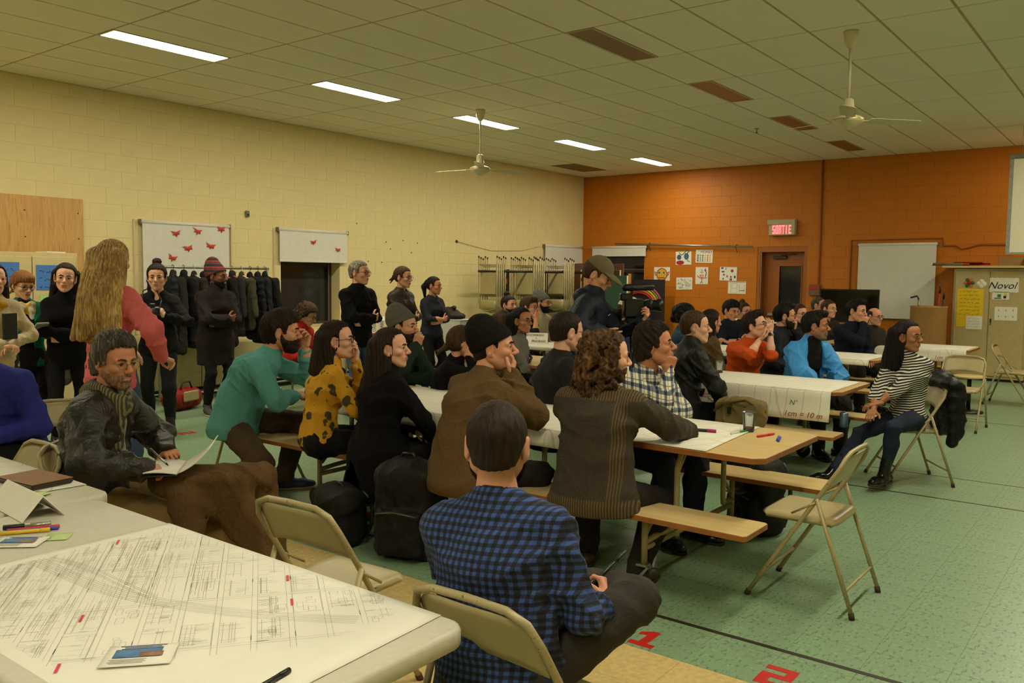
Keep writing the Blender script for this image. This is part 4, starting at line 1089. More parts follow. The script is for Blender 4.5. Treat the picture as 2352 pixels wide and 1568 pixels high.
strokes(r, [[(.13, .08), (0, .08), (0, -.1), (.13, -.1), (.13, .08)], [(.1, .08), (.1, -.02), (0, -.02)], [(-.05, .06), (-.05, -.1)], [(-.15, .06), (-.15, -.1)]], INK, .0025); strokes(r, [[(.17, .11), (-.17, .11)]], PM, .004); strokes(r, [[(-.06, -.055), (-.16, -.055)]], PR, .006)
# ================================================================== people
def skin_mat(name, col):
    if name in _MATS: return _MATS[name]
    t = NT(name); f = t.noise(22, 4); col = tuple(col[:3]) + (1,)
    red = (col[0] * 1.05, col[1] * .80, col[2] * .74, 1)
    t.color(t.ramp(f, [(.35, col), (.75, red)])); t.set(Roughness=.5)
    t.b.inputs['Specular IOR Level'].default_value = .4
    t.bump(t.noise(260, 2), .08, .002); _MATS[name] = t.m; return t.m
SKIN = {'light': skin_mat('skin_light', srgb(214, 160, 130)), 'fair': skin_mat('skin_fair', srgb(226, 178, 150)),
        'tan': skin_mat('skin_tan', srgb(190, 132, 98)), 'olive': skin_mat('skin_olive', srgb(172, 118, 84)),
        'brown': skin_mat('skin_brown', srgb(132, 84, 58))}
LIP = mat('lip', srgb(178, 112, 96), .5, .1)
EYEW = mat('eye_white', srgb(196, 186, 172), .25, .03)
IRIS = mat('iris', srgb(40, 28, 20), .15, .1)

def hair_mat(name, col, col2=None, strand=90.0, rough=.58):
    if name in _MATS: return _MATS[name]
    t = NT(name); v = t.mapping((strand, strand, strand * .12)); f = t.noise(1.0, 4, v)
    g = t.noise(7.0, 2); col = tuple(col[:3]) + (1,); col2 = tuple((col2 or lit(col, 1.4))[:3]) + (1,); col = lit(col, .85)
    c = t.ramp(t.math('ADD', t.math('MULTIPLY', f, .65), t.math('MULTIPLY', g, .35)), [(.36, lit(col, .45)), (.5, col), (.66, col2)])
    t.color(c); t.set(Roughness=rough); t.b.inputs['Specular IOR Level'].default_value = .18
    t.bump(f, .75, .006); _MATS[name] = t.m; return t.m
HAIR = {'black': hair_mat('hair_black', srgb(24, 18, 16)), 'dark': hair_mat('hair_dark_brown', srgb(44, 30, 22)),
        'brown': hair_mat('hair_brown', srgb(74, 50, 32)), 'chestnut': hair_mat('hair_chestnut', srgb(74, 50, 30), srgb(118, 82, 46), 60),
        'ginger': hair_mat('hair_ginger', srgb(140, 92, 52)), 'blonde': hair_mat('hair_blonde', srgb(186, 146, 88), srgb(228, 194, 130), 110),
        'grey': hair_mat('hair_grey', srgb(74, 66, 58), srgb(140, 130, 116)), 'light_grey': hair_mat('hair_light_grey', srgb(120, 112, 100), srgb(176, 168, 152)),
        'stubble': hair_mat('hair_stubble', srgb(150, 114, 92), srgb(172, 134, 108), 200)}

_CACHE = {}
def head_geo(kind, h):
    key = ('head', kind, h)
    if key in _CACHE: return _CACHE[key]
    s = SDF((-.125, -.1, -.15), (.15, .1, .135), h); fem = kind == 'f'
    s.ell((-.016, 0, .03), (.1, .078, .092), k=0)
    s.ell((.022, 0, -.03), (.066, .061 if not fem else .058, .088), k=.03)
    s.ell((.03, 0, .045), (.058, .06, .05), k=.02)                                   # forehead
    for y in (-1, 1):
        s.cone((-.012, y * .052, -.05), (.062, y * .016, -.1), .021, .016 if not fem else .013, .025)   # jaw
        s.ell((.058, y * .042, -.022), (.026, .022, .02), k=.018)                       # cheekbone
        s.cone((.086, y * .012, .022), (.072, y * .046, .018), .010 if not fem else .007, .010, .014)  # brow
        s.ell((.1, y * .032, .003), (.018, .019, .0125), k=.010, op='sub')
        s.ell((.074, y * .032, .003), (.0165, .0165, .0155), k=.003)                    # lids
        s.ell((.095, y * .0315, .0025), (.012, .0155, .0068), k=.002, op='sub')         # eye opening
        s.ell((.101, y * .0125, -.031), (.011, .0085, .0085), k=.006)                   # nostril
        # ear
        M = np.array([[.94, y * .25, -.2], [-y * .3, .95, 0], [.2, 0, .98]])
        s.ell((-.013, y * .083, -.003), (.021, .0095, .035), M, k=.006)
        s.ell((-.007, y * .093, .000), (.012, .007, .021), M, k=.004, op='sub')
        s.ell((-.008, y * .076, -.034), (.011, .007, .010), k=.006)
    s.ell((.07, 0, -.101), (.021, .021 if not fem else .017, .018), k=.016)               # chin
    s.cone((.086, 0, .014), (.112, 0, -.022), .0085, .0115, .010)                         # nose
    s.ell((.113, 0, -.026), (.0125, .0125, .011), k=.006)
    s.ell((.076, 0, -.062), (.022, .028, .026), k=.016)                                   # muzzle
    s.cone((.094, -.015, -.0575), (.094, .015, -.0575), .0052, .0052, .004)
    s.cone((.0925, -.013, -.0685), (.0925, .013, -.0685), .006, .006, .004)
    s.cone((.1, -.019, -.0628), (.1, .019, -.0628), .0022, .0022, .002, op='sub')
    V, Q = s.mesh(); c = V[Q].mean(1)
    lip = (c[:, 0] > .088) & (np.abs(c[:, 1]) < .021) & (c[:, 2] < -.0525) & (c[:, 2] > -.0745) & (np.abs(c[:, 1]) < .023 - (np.abs(c[:, 2] + .063) * .6))
    _CACHE[key] = (V, Q, lip.astype(np.int32)); return _CACHE[key]

def hair_geo(style, h, seed=0):
    key = ('hair', style, h, seed)
    if key in _CACHE: return _CACHE[key]
    deep = -.56 if style in ('long', 'longback') else (-.3 if style in ('shoulder', 'curlylong', 'ponytail') else -.17)
    s = SDF((-.23, -.19, deep), (.13, .19, .22), h)
    t = {'buzz': .004, 'short': .011, 'bald': .003, 'crop': .0075, 'swept': .017, 'quiff': .012, 'curly': .03, 'mop': .02}.get(style, .013)
    s.ell((-.016, 0, .031), (.1 + t, .078 + t, .092 + t), k=0)
    if style in ('buzz', 'crop', 'short', 'quiff', 'swept', 'mop', 'curly', 'bald'):
        n_ = .3 if style in ('short', 'crop', 'buzz', 'quiff', 'bald') else .8
        s.ell((-.05, 0, -.03), (.058 + t * n_, .058 + t * n_ * .7, .066), k=.02)                    # nape
    if style == 'quiff':
        s.ell((.05, 0, .112), (.05, .055, .03), k=.03)
    if style == 'swept':
        s.ell((-.01, 0, .1), (.09, .072, .04), k=.03); s.ell((-.085, 0, -.04), (.04, .07, .075), k=.03)
        for y in (-1, 1): s.ell((-.02, y * .075, -.01), (.05, .018, .05), k=.015)
    if style == 'mop':
        s.ell((.02, .01, .1), (.075, .068, .04), k=.03)
    hl = {'short': .075, 'crop': .075, 'buzz': .07, 'quiff': .078, 'swept': .08, 'curly': .07, 'mop': .062, 'bald': .3, 'tied': .078, 'bob': .05, 'bun': .075, 'long': .092, 'shoulder': .088, 'longback': .09, 'ponytail': .085, 'curlylong': .085}.get(style, .07)
    # face opening
    s.rbox((.16, 0, hl - .2), (.125, .16, .2), .05, k=.012, op='sub')
    s.rbox((.13, 0, hl - .2), (.118, .066, .2), .03, k=.01, op='sub')
    if style in ('short', 'crop', 'buzz', 'quiff', 'swept', 'curly', 'mop', 'tied', 'bun', 'ponytail', 'bald'):
        s.rbox((.04, 0, -.13), (.055, .2, .125), .02, k=.008, op='sub')                  # in front of the ears
        if style != 'swept':
            for y in (-1, 1): s.ell((-.008, y * .088, -.016), (.030 if style != 'crop' else .036, .034, .050), k=.008, op='sub')
        s.plane((-.1, 0, -.06 if style in ('short', 'buzz', 'crop', 'quiff', 'bald') else -.085), (.25, 0, -1), .01)
    if style == 'crop':
        for y in (-1, 1): s.rbox((.0, y * .105, -.062), (.052, .042, .066), .02, k=.006, op='sub')
    if style == 'bald':
        s.ell((.02, 0, .11), (.13, .07, .085), k=.01, op='sub')
    rs = np.random.RandomState(seed + 3)
    if style == 'bun':
        s.ell((-.045, 0, .145), (.042, .042, .036), k=.006)
    if style == 'tied':
        s.ell((-.115, 0, .0), (.034, .034, .034), k=.008)
        for i in range(6): s.cone((-.12, 0, .0), (-.16 - rs.rand() * .02, (rs.rand() - .5) * .06, -.03 - rs.rand() * .05), .014, .004, .006)
    if style == 'ponytail':
        s.ell((-.1, 0, .045), (.035, .035, .035), k=.02)
        s.cone((-.12, 0, .05), (-.16, 0, -.02), .028, .036, .02); s.cone((-.16, 0, -.02), (-.14, 0, -.17), .036, .016, .02)
    if style == 'bob':
        s.ell((-.035, 0, .0), (.095, .09, .095), k=.03); s.ell((.045, 0, .075), (.052, .07, .045), k=.02)
        s.rbox((.13, 0, -.13), (.11, .1, .155), .03, k=.01, op='sub')
        for y in (-1, 1): s.ell((.0, y * .085, -.025), (.026, .03, .034), k=.008, op='sub')
        s.plane((0, 0, -.06), (.35, 0, -1), .008)
        s.ell((-.125, 0, -.055), (.03, .03, .03), k=.008)
        for i in range(7): s.cone((-.13, 0, -.055), (-.18 - rs.rand() * .02, (rs.rand() - .5) * .07, -.09 - rs.rand() * .04), .016, .005, .008)
    if style in ('long', 'shoulder', 'longback'):
        z1 = {'long': -.30, 'shoulder': -.21, 'longback': -.50}[style]
        s.ell((-.05, 0, -.03), (.085, .088, .1), k=.03)
        if style == 'longback':
            s.ell((-.075, 0, -.12), (.095, .105, .17), k=.04); s.ell((-.125, 0, -.27), (.085, .12, .19), k=.04)
            for i in range(9): s.cone((-.11, -.1 + i * .025, -.1), (-.17 + .02 * rs.rand(), (-.15 + i * .037), -.40 - .08 * rs.rand()), .034, .016, .025)
        if style == 'long':
            for y in (-1, 1): s.ell((-.045, y * .075, -.12), (.06, .045, .16), k=.04)
        for y in (-1, 1):
            for i in range(5):
                x = -.012 - i * .02; yy = y * (.074 + .012 * math.sin(i * 2.1 + seed))
                s.cone((x - .01, yy * .93, .03), (x - .03 - .01 * i, yy * 1.12, z1 * (.82 + .14 * rs.rand())), .027, .024, .03)
        for i in range(7):
            y = -.066 + i * .022
            s.cone((-.085, y, .03), (-.105 + .02 * rs.rand(), y * 1.25, z1 * (.88 + .12 * rs.rand())), .036, .027, .03)
        s.rbox((.15, 0, -.13), (.122, .2, .2), .03, k=.01, op='sub')
        s.rbox((.1, 0, -.16), (.12, .062, .2), .03, k=.012, op='sub')
        for y in (-1, 1): s.ell((.004, y * .092, -.012), (.030, .030, .046), k=.008, op='sub')
    if style in ('curlylong', 'curly'):
        n = 240 if style == 'curlylong' else 110
        for i in range(n):
            a = math.pi * (.42 + 1.16 * rs.rand()); zz = (.11 - rs.rand() ** .8 * (.31 if style == 'curlylong' else .17))
            rr = .1 + .014 * rs.rand() if zz > 0 else .1 + .028 * rs.rand()
            if zz > .05: rr *= math.sqrt(max(.15, 1 - ((zz - .03) / .11) ** 2))
            c = (-.012 + rr * 1.12 * math.cos(a), rr * math.sin(a) * .98, zz)
            q = rs.randn(3); q /= np.linalg.norm(q)
            s.cone(np.array(c) - q * (.01, .01, .02), np.array(c) + q * (.01, .01, .02), .0145, .0125, .010)
        s.rbox((.15, 0, -.13), (.11, .062, .2), .03, k=.01, op='sub')
    if style not in ('bald', 'buzz'):
        A = s.ax; x, y, z = A[0][:, None, None], A[1][None, :, None], A[2][None, None, :]
        az = np.arctan2(y, x + .02); rad = np.sqrt((x + .02) ** 2 + y ** 2)
        amp = {'short': .0013, 'crop': .0007, 'quiff': .0028, 'swept': .0035, 'mop': .0035, 'curly': .003, 'curlylong': .003}.get(style, .0024)
        if style in ('short', 'crop', 'quiff', 'swept', 'mop'):
            w = np.sin(y * 330 + 2 * np.sin(x * 40 + seed) + 1.5 * np.sin(z * 50)) + .6 * np.sin(x * 150 + z * 120 + 2 * np.sin(y * 60))
        elif style in ('curlylong', 'curly'):
            w = np.sin(x * 210 + 2 * np.sin(z * 90)) * np.sin(z * 190 + 2 * np.sin(y * 80)) + .3 * np.sin(y * 240)
        else:
            w = np.sin(az * 34 + 1.4 * np.sin(z * 17 + seed)) + .6 * np.sin(az * 71 + z * 12 + 1.2 * np.sin(z * 31))
        s.F += (amp * w).astype(np.float32)
    if style in ('long', 'longback', 'shoulder', 'bob'):
        pass
    _CACHE[key] = s.mesh(); return _CACHE[key]

def beard_geo(h, full):
    key = ('beard', h, full)
    if key in _CACHE: return _CACHE[key]
    t = .012 if full else .0035
    s = SDF((-.05, -.09, -.16), (.13, .09, .03), h)
    s.ell((.022, 0, -.03), (.066 + t * .5, .061 + t, .088 + t), k=0)
    for y in (-1, 1): s.cone((-.012, y * .052, -.05), (.062, y * .016, -.1), .021 + t, .016 + t, .025)
    s.ell((.07, 0, -.101), (.021 + t, .021 + t, .018 + t), k=.016); s.ell((.078, 0, -.06), (.024 + t * .6, .03, .027), k=.012)
    for y in (-1, 1): s.ell((.06, y * .05, -.012), (.05, .045, .038), k=.012, op='sub')
    s.ell((.085, 0, .0), (.06, .05, .046), k=.006, op='sub')
    s.ell((.108, 0, -.0635), (.03, .021, .0085), k=.003, op='sub')
    s.plane((0, 0, .0), (.0, 0, 1)); s.plane((-.01, 0, 0), (-1, 0, -.25), .004)
    s.ruffle(.0016, 300, 1)
    _CACHE[key] = s.mesh(); return _CACHE[key]

HANDP = {'relaxed': (22, 30, 18, 0), 'fist': (78, 92, 55, 1), 'grip': (50, 62, 40, .5), 'flat': (6, 8, 6, 0), 'loose': (38, 48, 30, .4)}
def hand_geo(pose, h):
    key = ('hand', pose, h)
    if key in _CACHE: return _CACHE[key]
    c1, c2, c3, th = HANDP[pose]
    s = SDF((-.05, -.075, -.12), (.21, .08, .035), h)
    s.cone((-.03, 0, 0), (.02, 0, 0), .024, .023, 0, side=(0, 1, 0), w=1.25)
    s.rbox((.05, 0, -.002), (.042, .041, .0145), .013, k=.014); s.ell((.03, .026, -.009), (.034, .02, .015), k=.01)
    for i, (y, L, r) in enumerate(((.0315, .070, .0088), (.0105, .078, .0092), (-.0105, .072, .0088), (-.030, .057, .0078))):
        p = np.array((.086 - .004 * abs(i - 1.2), y, 0)); a = 0; sp = math.radians((1.2 - i) * (4 if th < .7 else 1))
        for k, (f, cc) in enumerate(((.45, c1), (.32, c2), (.23, c3))):
            a += math.radians(cc * (1 + .1 * (i - 1.5) * (1 if pose != 'fist' else 0)))
            q = p + L * 1.05 * f * np.array((math.cos(a) * math.cos(sp), math.sin(sp), -math.sin(a)))
            s.cone(p, q, r * (1 - .1 * k), r * (.92 - .1 * k), .0035 if k else .007); p = q
    if th >= 1: pts = [(.02, .034, -.006), (.058, .048, -.03), (.085, .03, -.046), (.098, .008, -.05)]
    elif th > 0: pts = [(.018, .034, -.006), (.052, .058, -.024), (.083, .056, -.042), (.104, .042, -.052)]
    else: pts = [(.018, .034, -.006), (.048, .062, -.018), (.075, .076, -.026), (.098, .080, -.03)]
    for a, b, r in zip(pts, pts[1:], (.0125, .0105, .0092)): s.cone(a, b, r, r * .88, .006)
    _CACHE[key] = s.mesh(); return _CACHE[key]

def sphere_geo(n=12):
    V = [(0, 0, 1)]; Q = []
    V = []
    for i in range(n + 1):
        a = math.pi * i / n
        for j in range(2 * n):
            b = math.pi * j / n; V.append((math.cos(a), math.sin(a) * math.cos(b), math.sin(a) * math.sin(b)))
    w = 2 * n
    for i in range(n):
        for j in range(w): Q.append((i * w + j, i * w + (j + 1) % w, (i + 1) * w + (j + 1) % w, (i + 1) * w + j))
    return np.array(V), np.array(Q)

def ik(a, t, l1, l2, pole):
    a = np.asarray(a, float); t = np.asarray(t, float); d = t - a; L = np.linalg.norm(d); u = d / max(L, 1e-6)
    if L > (l1 + l2) * .998: L = (l1 + l2) * .998; t = a + u * L
    if L < abs(l1 - l2) + .02: L = abs(l1 - l2) + .02; t = a + u * L
    x = (l1 * l1 - l2 * l2 + L * L) / (2 * L); hgt = math.sqrt(max(0, l1 * l1 - x * x))
    p = np.asarray(pole, float); p = p - u * (p @ u)
    if np.linalg.norm(p) < 1e-4: p = np.array((0, 0, -1.)) - u * (-u[2])
    return a + u * x + nz(p) * hgt, t

def rotz(a): c, s = math.cos(a), math.sin(a); return np.array(((c, -s, 0), (s, c, 0), (0, 0, 1)))
def roty(a): c, s = math.cos(a), math.sin(a); return np.array(((c, 0, s), (0, 1, 0), (-s, 0, c)))
def rotx(a): c, s = math.cos(a), math.sin(a); return np.array(((1, 0, 0), (0, c, -s), (0, s, c)))
D = math.radians

class Person:
    """one figure: pose from a few targets, body and clothes grown as smooth surfaces"""
    def __init__(p, label, at, yaw, h=1.75, seat=None, lean=0, slouch=6, side=0, twist=0, head=None, hp=0, hr=0, sex='m', bulk=1.0,
                 L=None, R=None, Lf=None, Rf=None, skin='light', lod=1, headscale=1.10, group=None, Lk=None, Rk=None):
        """at = (x, y, z) of the top of the head; yaw, head = directions the body and the face point in (degrees, world)"""
        p.sex = sex; p.bulk = bulk; p.lod = lod; p.skin = SKIN[skin]; p.seat = seat; p.z0 = 0.0
        p.vx = {0: .0085, 1: .0115, 2: .016}[lod]; p.hx = {0: .0036, 1: .0044, 2: .0062}[lod]
        hy = 0 if head is None else head - yaw
        for it in range(3):
            p._spine(h, lean, slouch, side, twist, hy, hp, hr, headscale)
            zt = p.H[2] + .122 * p.hs * p.S; base = seat or 0.0
            h *= (at[2] - base) / (zt - base)
        p.hgt = h; Rz = rotz(D(yaw)); o = np.array(at[:2]) - (Rz @ p.H)[:2]
        p.root = empty('person', (o[0], o[1], 0), D(yaw), label, 'person', group or 'people at the meeting')
        p.o = np.array((o[0], o[1], 0.0)); p.Rz = Rz; S = p.S; pz = p.P[2]; z0 = 0
        p.arm = {}
        dflt = {1: ((.14, .20, pz + .02), (-.6, .5, -.3), 'relaxed'), -1: ((.14, -.20, pz + .02), (-.6, -.5, -.3), 'relaxed')}
        if seat is not None: dflt = {1: ((.3, .1, pz + .10), (-.5, .5, -.5), 'relaxed'), -1: ((.3, -.1, pz + .10), (-.5, -.5, -.5), 'relaxed')}
        for sd, a in ((1, L), (-1, R)):
            a = a or dflt[sd]; tgt = p.pt(a[0]); pole = a[1]
            pole = p.pt(pole) - p.sh[sd] if isinstance(pole[0], str) else pole
            el, wr = ik(p.sh[sd], tgt, .285 * S, .25 * S, pole)
            p.arm[sd] = (el, wr, a[2], a[3] if len(a) > 3 else None, a[4] if len(a) > 4 else None)
        P = p.P; p.hip = {1: P + np.array((0, .09 * S, -.02)), -1: P + np.array((0, -.09 * S, -.02))}
        p.leg = {}
        for sd, ft, kp in ((1, Lf, Lk), (-1, Rf, Rk)):
            if ft is None:
                ft = (.42 * S, sd * .12, .085 + z0) if seat is not None else (.0, sd * .11, .085 + z0)
            ft = p.pt(ft) if isinstance(ft[0], str) else ft
            if len(ft) == 2: ft = (ft[0], ft[1], .085 + z0)
            kn, an = ik(p.hip[sd], ft, .435 * S, .42 * S, kp or ((.6, sd * .12, .8) if seat is not None else (1, sd * .1, 0)))
            p.leg[sd] = (kn, an)
        p.V = []; p.Q = []; p.mi = []; p.nv = 0
        p._body()
    def pt(p, t):
        """a target: local coordinates, ('w', x, y, z) in the room, or ('chin', x, y, z) from the middle of the head"""
        if isinstance(t[0], str):
            if t[0] == 'w': return p.Rz.T @ (np.array(t[1:], float) - p.o)
            return p.H + p.HM @ (np.array(t[1:]) * p.S)
        return np.array(t, float)
    def _spine(p, h, lean, slouch, side, twist, hy, hp, hr, headscale):
        sex, bulk = p.sex, p.bulk; p.S = S = h / 1.75
        pz = (p.seat + .095 * S) if p.seat is not None else .93 * S
        p.P = P = np.array((0, 0, pz))
        def up(a): return np.array((math.sin(D(a)), -math.sin(D(side)) * 1.0, math.cos(D(a)))) / math.sqrt(1 + math.sin(D(side)) ** 2)
        p.W = P + up(lean * .7) * .17 * S; p.C = p.W + up(lean + slouch * .3) * .16 * S; p.N = p.C + up(lean + slouch) * .185 * S
        p.up = nz(p.N - p.W)
        lf = rotz(D(twist)) @ np.array((0, 1, 0)); p.lf = nz(lf - p.up * (lf @ p.up)); p.fw = np.cross(p.lf, p.up)
        p.lfp = np.array((0, 1., 0)); sw = (.168 if sex == 'm' else .146) * S * (.6 + .4 * bulk)
        shp = p.N - p.up * .072 * S - p.fw * .004
        p.sh = {1: shp + p.lf * sw, -1: shp - p.lf * sw}
        p.HM = rotz(D(hy)) @ roty(D(hp)) @ rotx(D(hr)); p.hs = headscale * (1.0 if sex == 'm' else .985)
        nd = nz(up(lean * .5 + slouch * .6)); p.H = p.N + nd * .172 * S + p.HM[:, 0] * .018 + np.array((0, 0, .01))

    # ---- geometry helpers
    def _acc(p, V, Q, mi=0):
        p.V.append(V); p.Q.append(Q + p.nv); p.mi.append(np.full(len(Q), mi, np.int32) if np.isscalar(mi) else mi); p.nv += len(V)
    def toHead(p, V): return p.H + (np.asarray(V) * p.hs * p.S) @ p.HM.T
    def part(p, name, V, Q, m, midx=None, parent=None):
        return obj(name, fast_mesh(name, V, Q, m, midx), parent or p.root)
    def torso(p, s, off=0.0, low=-.03, hipw=1.0):
        b, S = p.bulk, p.S; fm = p.sex == 'f'
        r0, r1, r2 = (.112 * b + off) * S, (.1 * b + off) * S, (.112 * (b * .7 + .3) + off) * S
        if fm: r1 *= .93
        bot = p.P + np.array((0, 0, low * S))
        s.cone(bot, p.W, r0 * hipw, r1, .03, p.lfp, 1.42)
        s.cone(p.W, p.C + p.up * .02, r1, r2, .04, p.lf, 1.42)
        s.cone(p.C + p.up * .02, p.N - p.up * .07 * S, r2, r2 * .72, .04, p.lf, 1.42)
        for sd in (1, -1):
            s.cone(p.N - p.up * .06 * S, p.sh[sd], (.055 + off) * S, (.047 + off) * S * (.8 + .2 * b), .05)
            s.cone(p.N + p.up * .02 * S - p.fw * .01, p.sh[sd] - p.lf * sd * .03, (.042 + off * .6) * S, (.034 + off * .8) * S, .05)
            if fm: s.ell(p.C + p.up * .005 + p.fw * .075 * S + p.lf * sd * .07 * S, np.array((.055, .06, .06)) * S + off, k=.05)
        if b > 1.12: s.ell(p.W + p.fw * .05 * S, np.array((.12, .15, .14)) * S * b * .85, k=.05)
    def arms(p, s, off=0.0, upto=1.0, k=.035):
        S = p.S; b = .75 + .25 * p.bulk; b *= .88 if p.sex == 'f' else 1
        for sd in (1, -1):
            el, wr = p.arm[sd][:2]; a = p.sh[sd]
            s.cone(a, el, (.049 * b + off) * S, (.040 * b + off) * S, k)
            if upto > 0: s.cone(el, el + (wr - el) * upto, (.040 * b + off) * S, ((.040 + (.027 - .040) * upto) * b + off * .9) * S, k * .7)
    def legs(p, s, off=0.0, wide=0.0, upto=1.0):
        S = p.S; b = .6 + .4 * p.bulk
        s.cone(p.P + np.array((0, 0, -.03)), p.P + np.array((0, 0, .05)), (.108 * b + off * .2) * S, (.092 * b + off * .2) * S, .02, p.lfp, 1.42)
        if p.seat is not None:
            s.cone(p.hip[1] + (-.03, 0, 0), p.hip[-1] + (-.03, 0, 0), (.084 * b + off * .5) * S, (.084 * b + off * .5) * S, .03)
        for sd in (1, -1):
            kn, an = p.leg[sd]
            s.cone(p.hip[sd], kn, (.088 * b + off) * S, (.058 * b + off) * S, .035)
            e = kn + (an - kn) * upto
            mid = kn + (an - kn) * .35 + nz(np.array((-.3, 0, 0)) + (an - kn) * 0) * .012
            s.cone(kn, mid, (.056 * b + off) * S, (.056 * b + off + wide * .5) * S, .025); s.cone(mid, e, (.056 * b + off + wide * .5) * S, (.038 * b + off + wide) * S, .025)
    def field(p, h, legs=False, arms=True, pad=.16, down=None):
        pts = [p.N + (0, 0, .12), p.sh[1], p.sh[-1], p.C, p.W, p.P + (0, 0, -.2)] if arms is not None else [p.P + (0, 0, .15), p.P + (0, 0, -.15)]
        if arms:
            for sd in (1, -1): pts += [p.arm[sd][0], p.arm[sd][1]]
        if legs:
            for sd in (1, -1): pts += [p.leg[sd][0], p.leg[sd][1], p.hip[sd]]
        pts = np.array(pts); lo, hi = pts.min(0) - pad, pts.max(0) + pad
        if down is not None: lo[2] = min(lo[2], down)
        lo[2] = max(lo[2], p.z0 + .0); return SDF(lo, hi, h)

    # ---- body: one mesh with head, neck, trunk, limbs and hands
    def _body(p):
        S = p.S; V, Q, lip = head_geo(p.sex, p.hx); p._acc(p.toHead(V), Q, lip)
        s = p.field(.026, legs=True); p.torso(s, -.012, -.02); p.arms(s, -.010); p.legs(s, -.012, 0, .97); p._acc(*s.mesh())
        a = p.N - p.up * .06; b = p.H + p.HM @ np.array((-.03, 0, -.035)) * S; r = (.056 if p.sex == 'm' else .047) * S * (.7 + .3 * p.bulk)
        s = SDF(np.minimum(a, b) - .13, np.maximum(a, b) + .13, max(.007, p.vx * .7))
        s.cone(a, b, r * 1.12, r * .97, 0)
        s.cone(p.N + p.lf * .05 - p.up * .03, b, .03 * S, .025 * S, .03); s.cone(p.N - p.lf * .05 - p.up * .03, b, .03 * S, .025 * S, .03)
        p._acc(*s.mesh())
    def bare_arms(p, sides=(1, -1), frm=0.0):
        for sd in sides:
            el, wr = p.arm[sd][:2]; b = (.75 + .25 * p.bulk) * (.88 if p.sex == 'f' else 1); a = el + (wr - el) * frm
            s = SDF(np.minimum(a, wr) - .08, np.maximum(a, wr) + .08, max(.007, p.vx * .7))
            m = a + (wr - a) * .35
            s.cone(a, m, .042 * b * p.S, .041 * b * p.S, 0); s.cone(m, wr, .041 * b * p.S, .026 * b * p.S, .02, )
            p._acc(*s.mesh())
    def _hands(p):
        for sd in (1, -1):
            el, wr, pose, fd, pn = p.arm[sd]
            if pose is None: continue
            f = nz(fd) if fd is not None else nz(wr - el)
            n = np.asarray(pn if pn is not None else (0, 0, -1), float); n = n - f * (n @ f)
            if np.linalg.norm(n) < 1e-3: n = np.array((0, -sd, 0.)); n = n - f * (n @ f)
            z = -nz(n); y = np.cross(z, f)
            V, Q = hand_geo(pose, p.hx * 1.05); V = V.copy()
            if sd == 1: V[:, 1] *= -1; Q = Q[:, ::-1]
            V = V * p.S * (1.0 if p.sex == 'm' else .92)
            p._acc(wr + V @ np.array((f, y, z)), Q)
    def finish(p):
        p._hands()
        V = np.concatenate(p.V); Q = np.concatenate(p.Q); mi = np.concatenate(p.mi)
        b = p.part('body', V, Q, [p.skin, LIP], mi)
        Vs, Qs = sphere_geo(10 if p.lod < 2 else 6)
        for sd in (1, -1):
            c = Vs * .0128; cc = Vs[Qs].mean(1)
            p.part('eye', p.toHead(c + np.array((.0765, sd * .0315, .0025))), Qs, [EYEW, IRIS], (cc[:, 0] > .87).astype(np.int32), b)
        return p

    # ---- clothes
    def top(p, name, m, off=.016, sleeve=1.0, low=None, collar='crew', ruf=.0042, freq=24, hipw=None, skirt=None, opening=None, k=.035, cuff=True, thick_arm=0.0):
        S = p.S; s = p.field(p.vx, arms=True, down=(p.P[2] - .75 if skirt else None))
        if low is None: low = -.09 if p.seat is None else -.03
        if hipw is None: hipw = 1.08 if p.seat is None else 1.14
        p.torso(s, off, low, hipw); p.arms(s, off + thick_arm, sleeve, k)
        if skirt:
            for a, b, r1, r2, w in skirt: s.cone(p.P + np.array(a), p.P + np.array(b), r1 * S, r2 * S, .05, p.lfp, w)
        p.folds(s, ruf * 2.1, [p.arm[1][0], p.arm[-1][0], p.W + (0, 0, -.02), p.P, p.sh[1] - p.up * .09, p.sh[-1] - p.up * .09, p.arm[1][1], p.arm[-1][1]], p.root.location.x * 3)
        r = (.056 if p.sex == 'm' else .048) * S
        nb = p.N; ht = {'crew': .012, 'turtle': .06, 'shirt': .0, 'hood': .05, 'none': -.02, 'scoop': -.035}[collar]
        nd = nz(p.H - p.N)
        if collar in ('crew', 'turtle', 'shirt', 'hood'):
            s.cone(nb - p.up * .03, nb + nd * ht * S, r * 1.35 + off, r * (1.22 if collar != 'turtle' else 1.15) + off * .5, .02)
        if collar == 'hood':
            s.ell(p.N - p.fw * .085 * S - p.up * .01, np.array((.07, .12, .07)) * S, np.array((p.fw, p.lf, p.up)), k=.03)
        if collar in ('shirt', 'scoop'):
            s.cone(nb + nd * .01 - p.up * .0, nb + nd * .16 * S, r * 1.08, r * 1.18, .004, op='sub')
            s.cone(nb + p.fw * .075 * S - p.up * (.0 if collar == 'shirt' else .02), nb + p.fw * .11 * S + nd * .13 * S, .03 * S, .06 * S, .01, op='sub')
        bot = p.P + np.array((0, 0, low * S))
        if skirt: s.plane(p.P + np.array((0, 0, min(q[1][2] for q in skirt) - .03)), (0, 0, -1), .006)
        if not skirt: s.plane(bot - np.array((0, 0, (.075 if p.seat is None else .055) * S)), (0, 0, -1), .01)
        if opening:
            w0, w1, zlo = opening      # half-width at neck and at hem, lowest point
            a = p.N + p.fw * .16 * S; b = np.array(p.P) + np.array((.2 * S, 0, zlo))
            s.cone(a + p.up * .05, b, w0, w1, .008, side=p.fw, w=2.6, op='sub')
        V, Q = s.mesh(); o = p.part(name, V, Q, m)
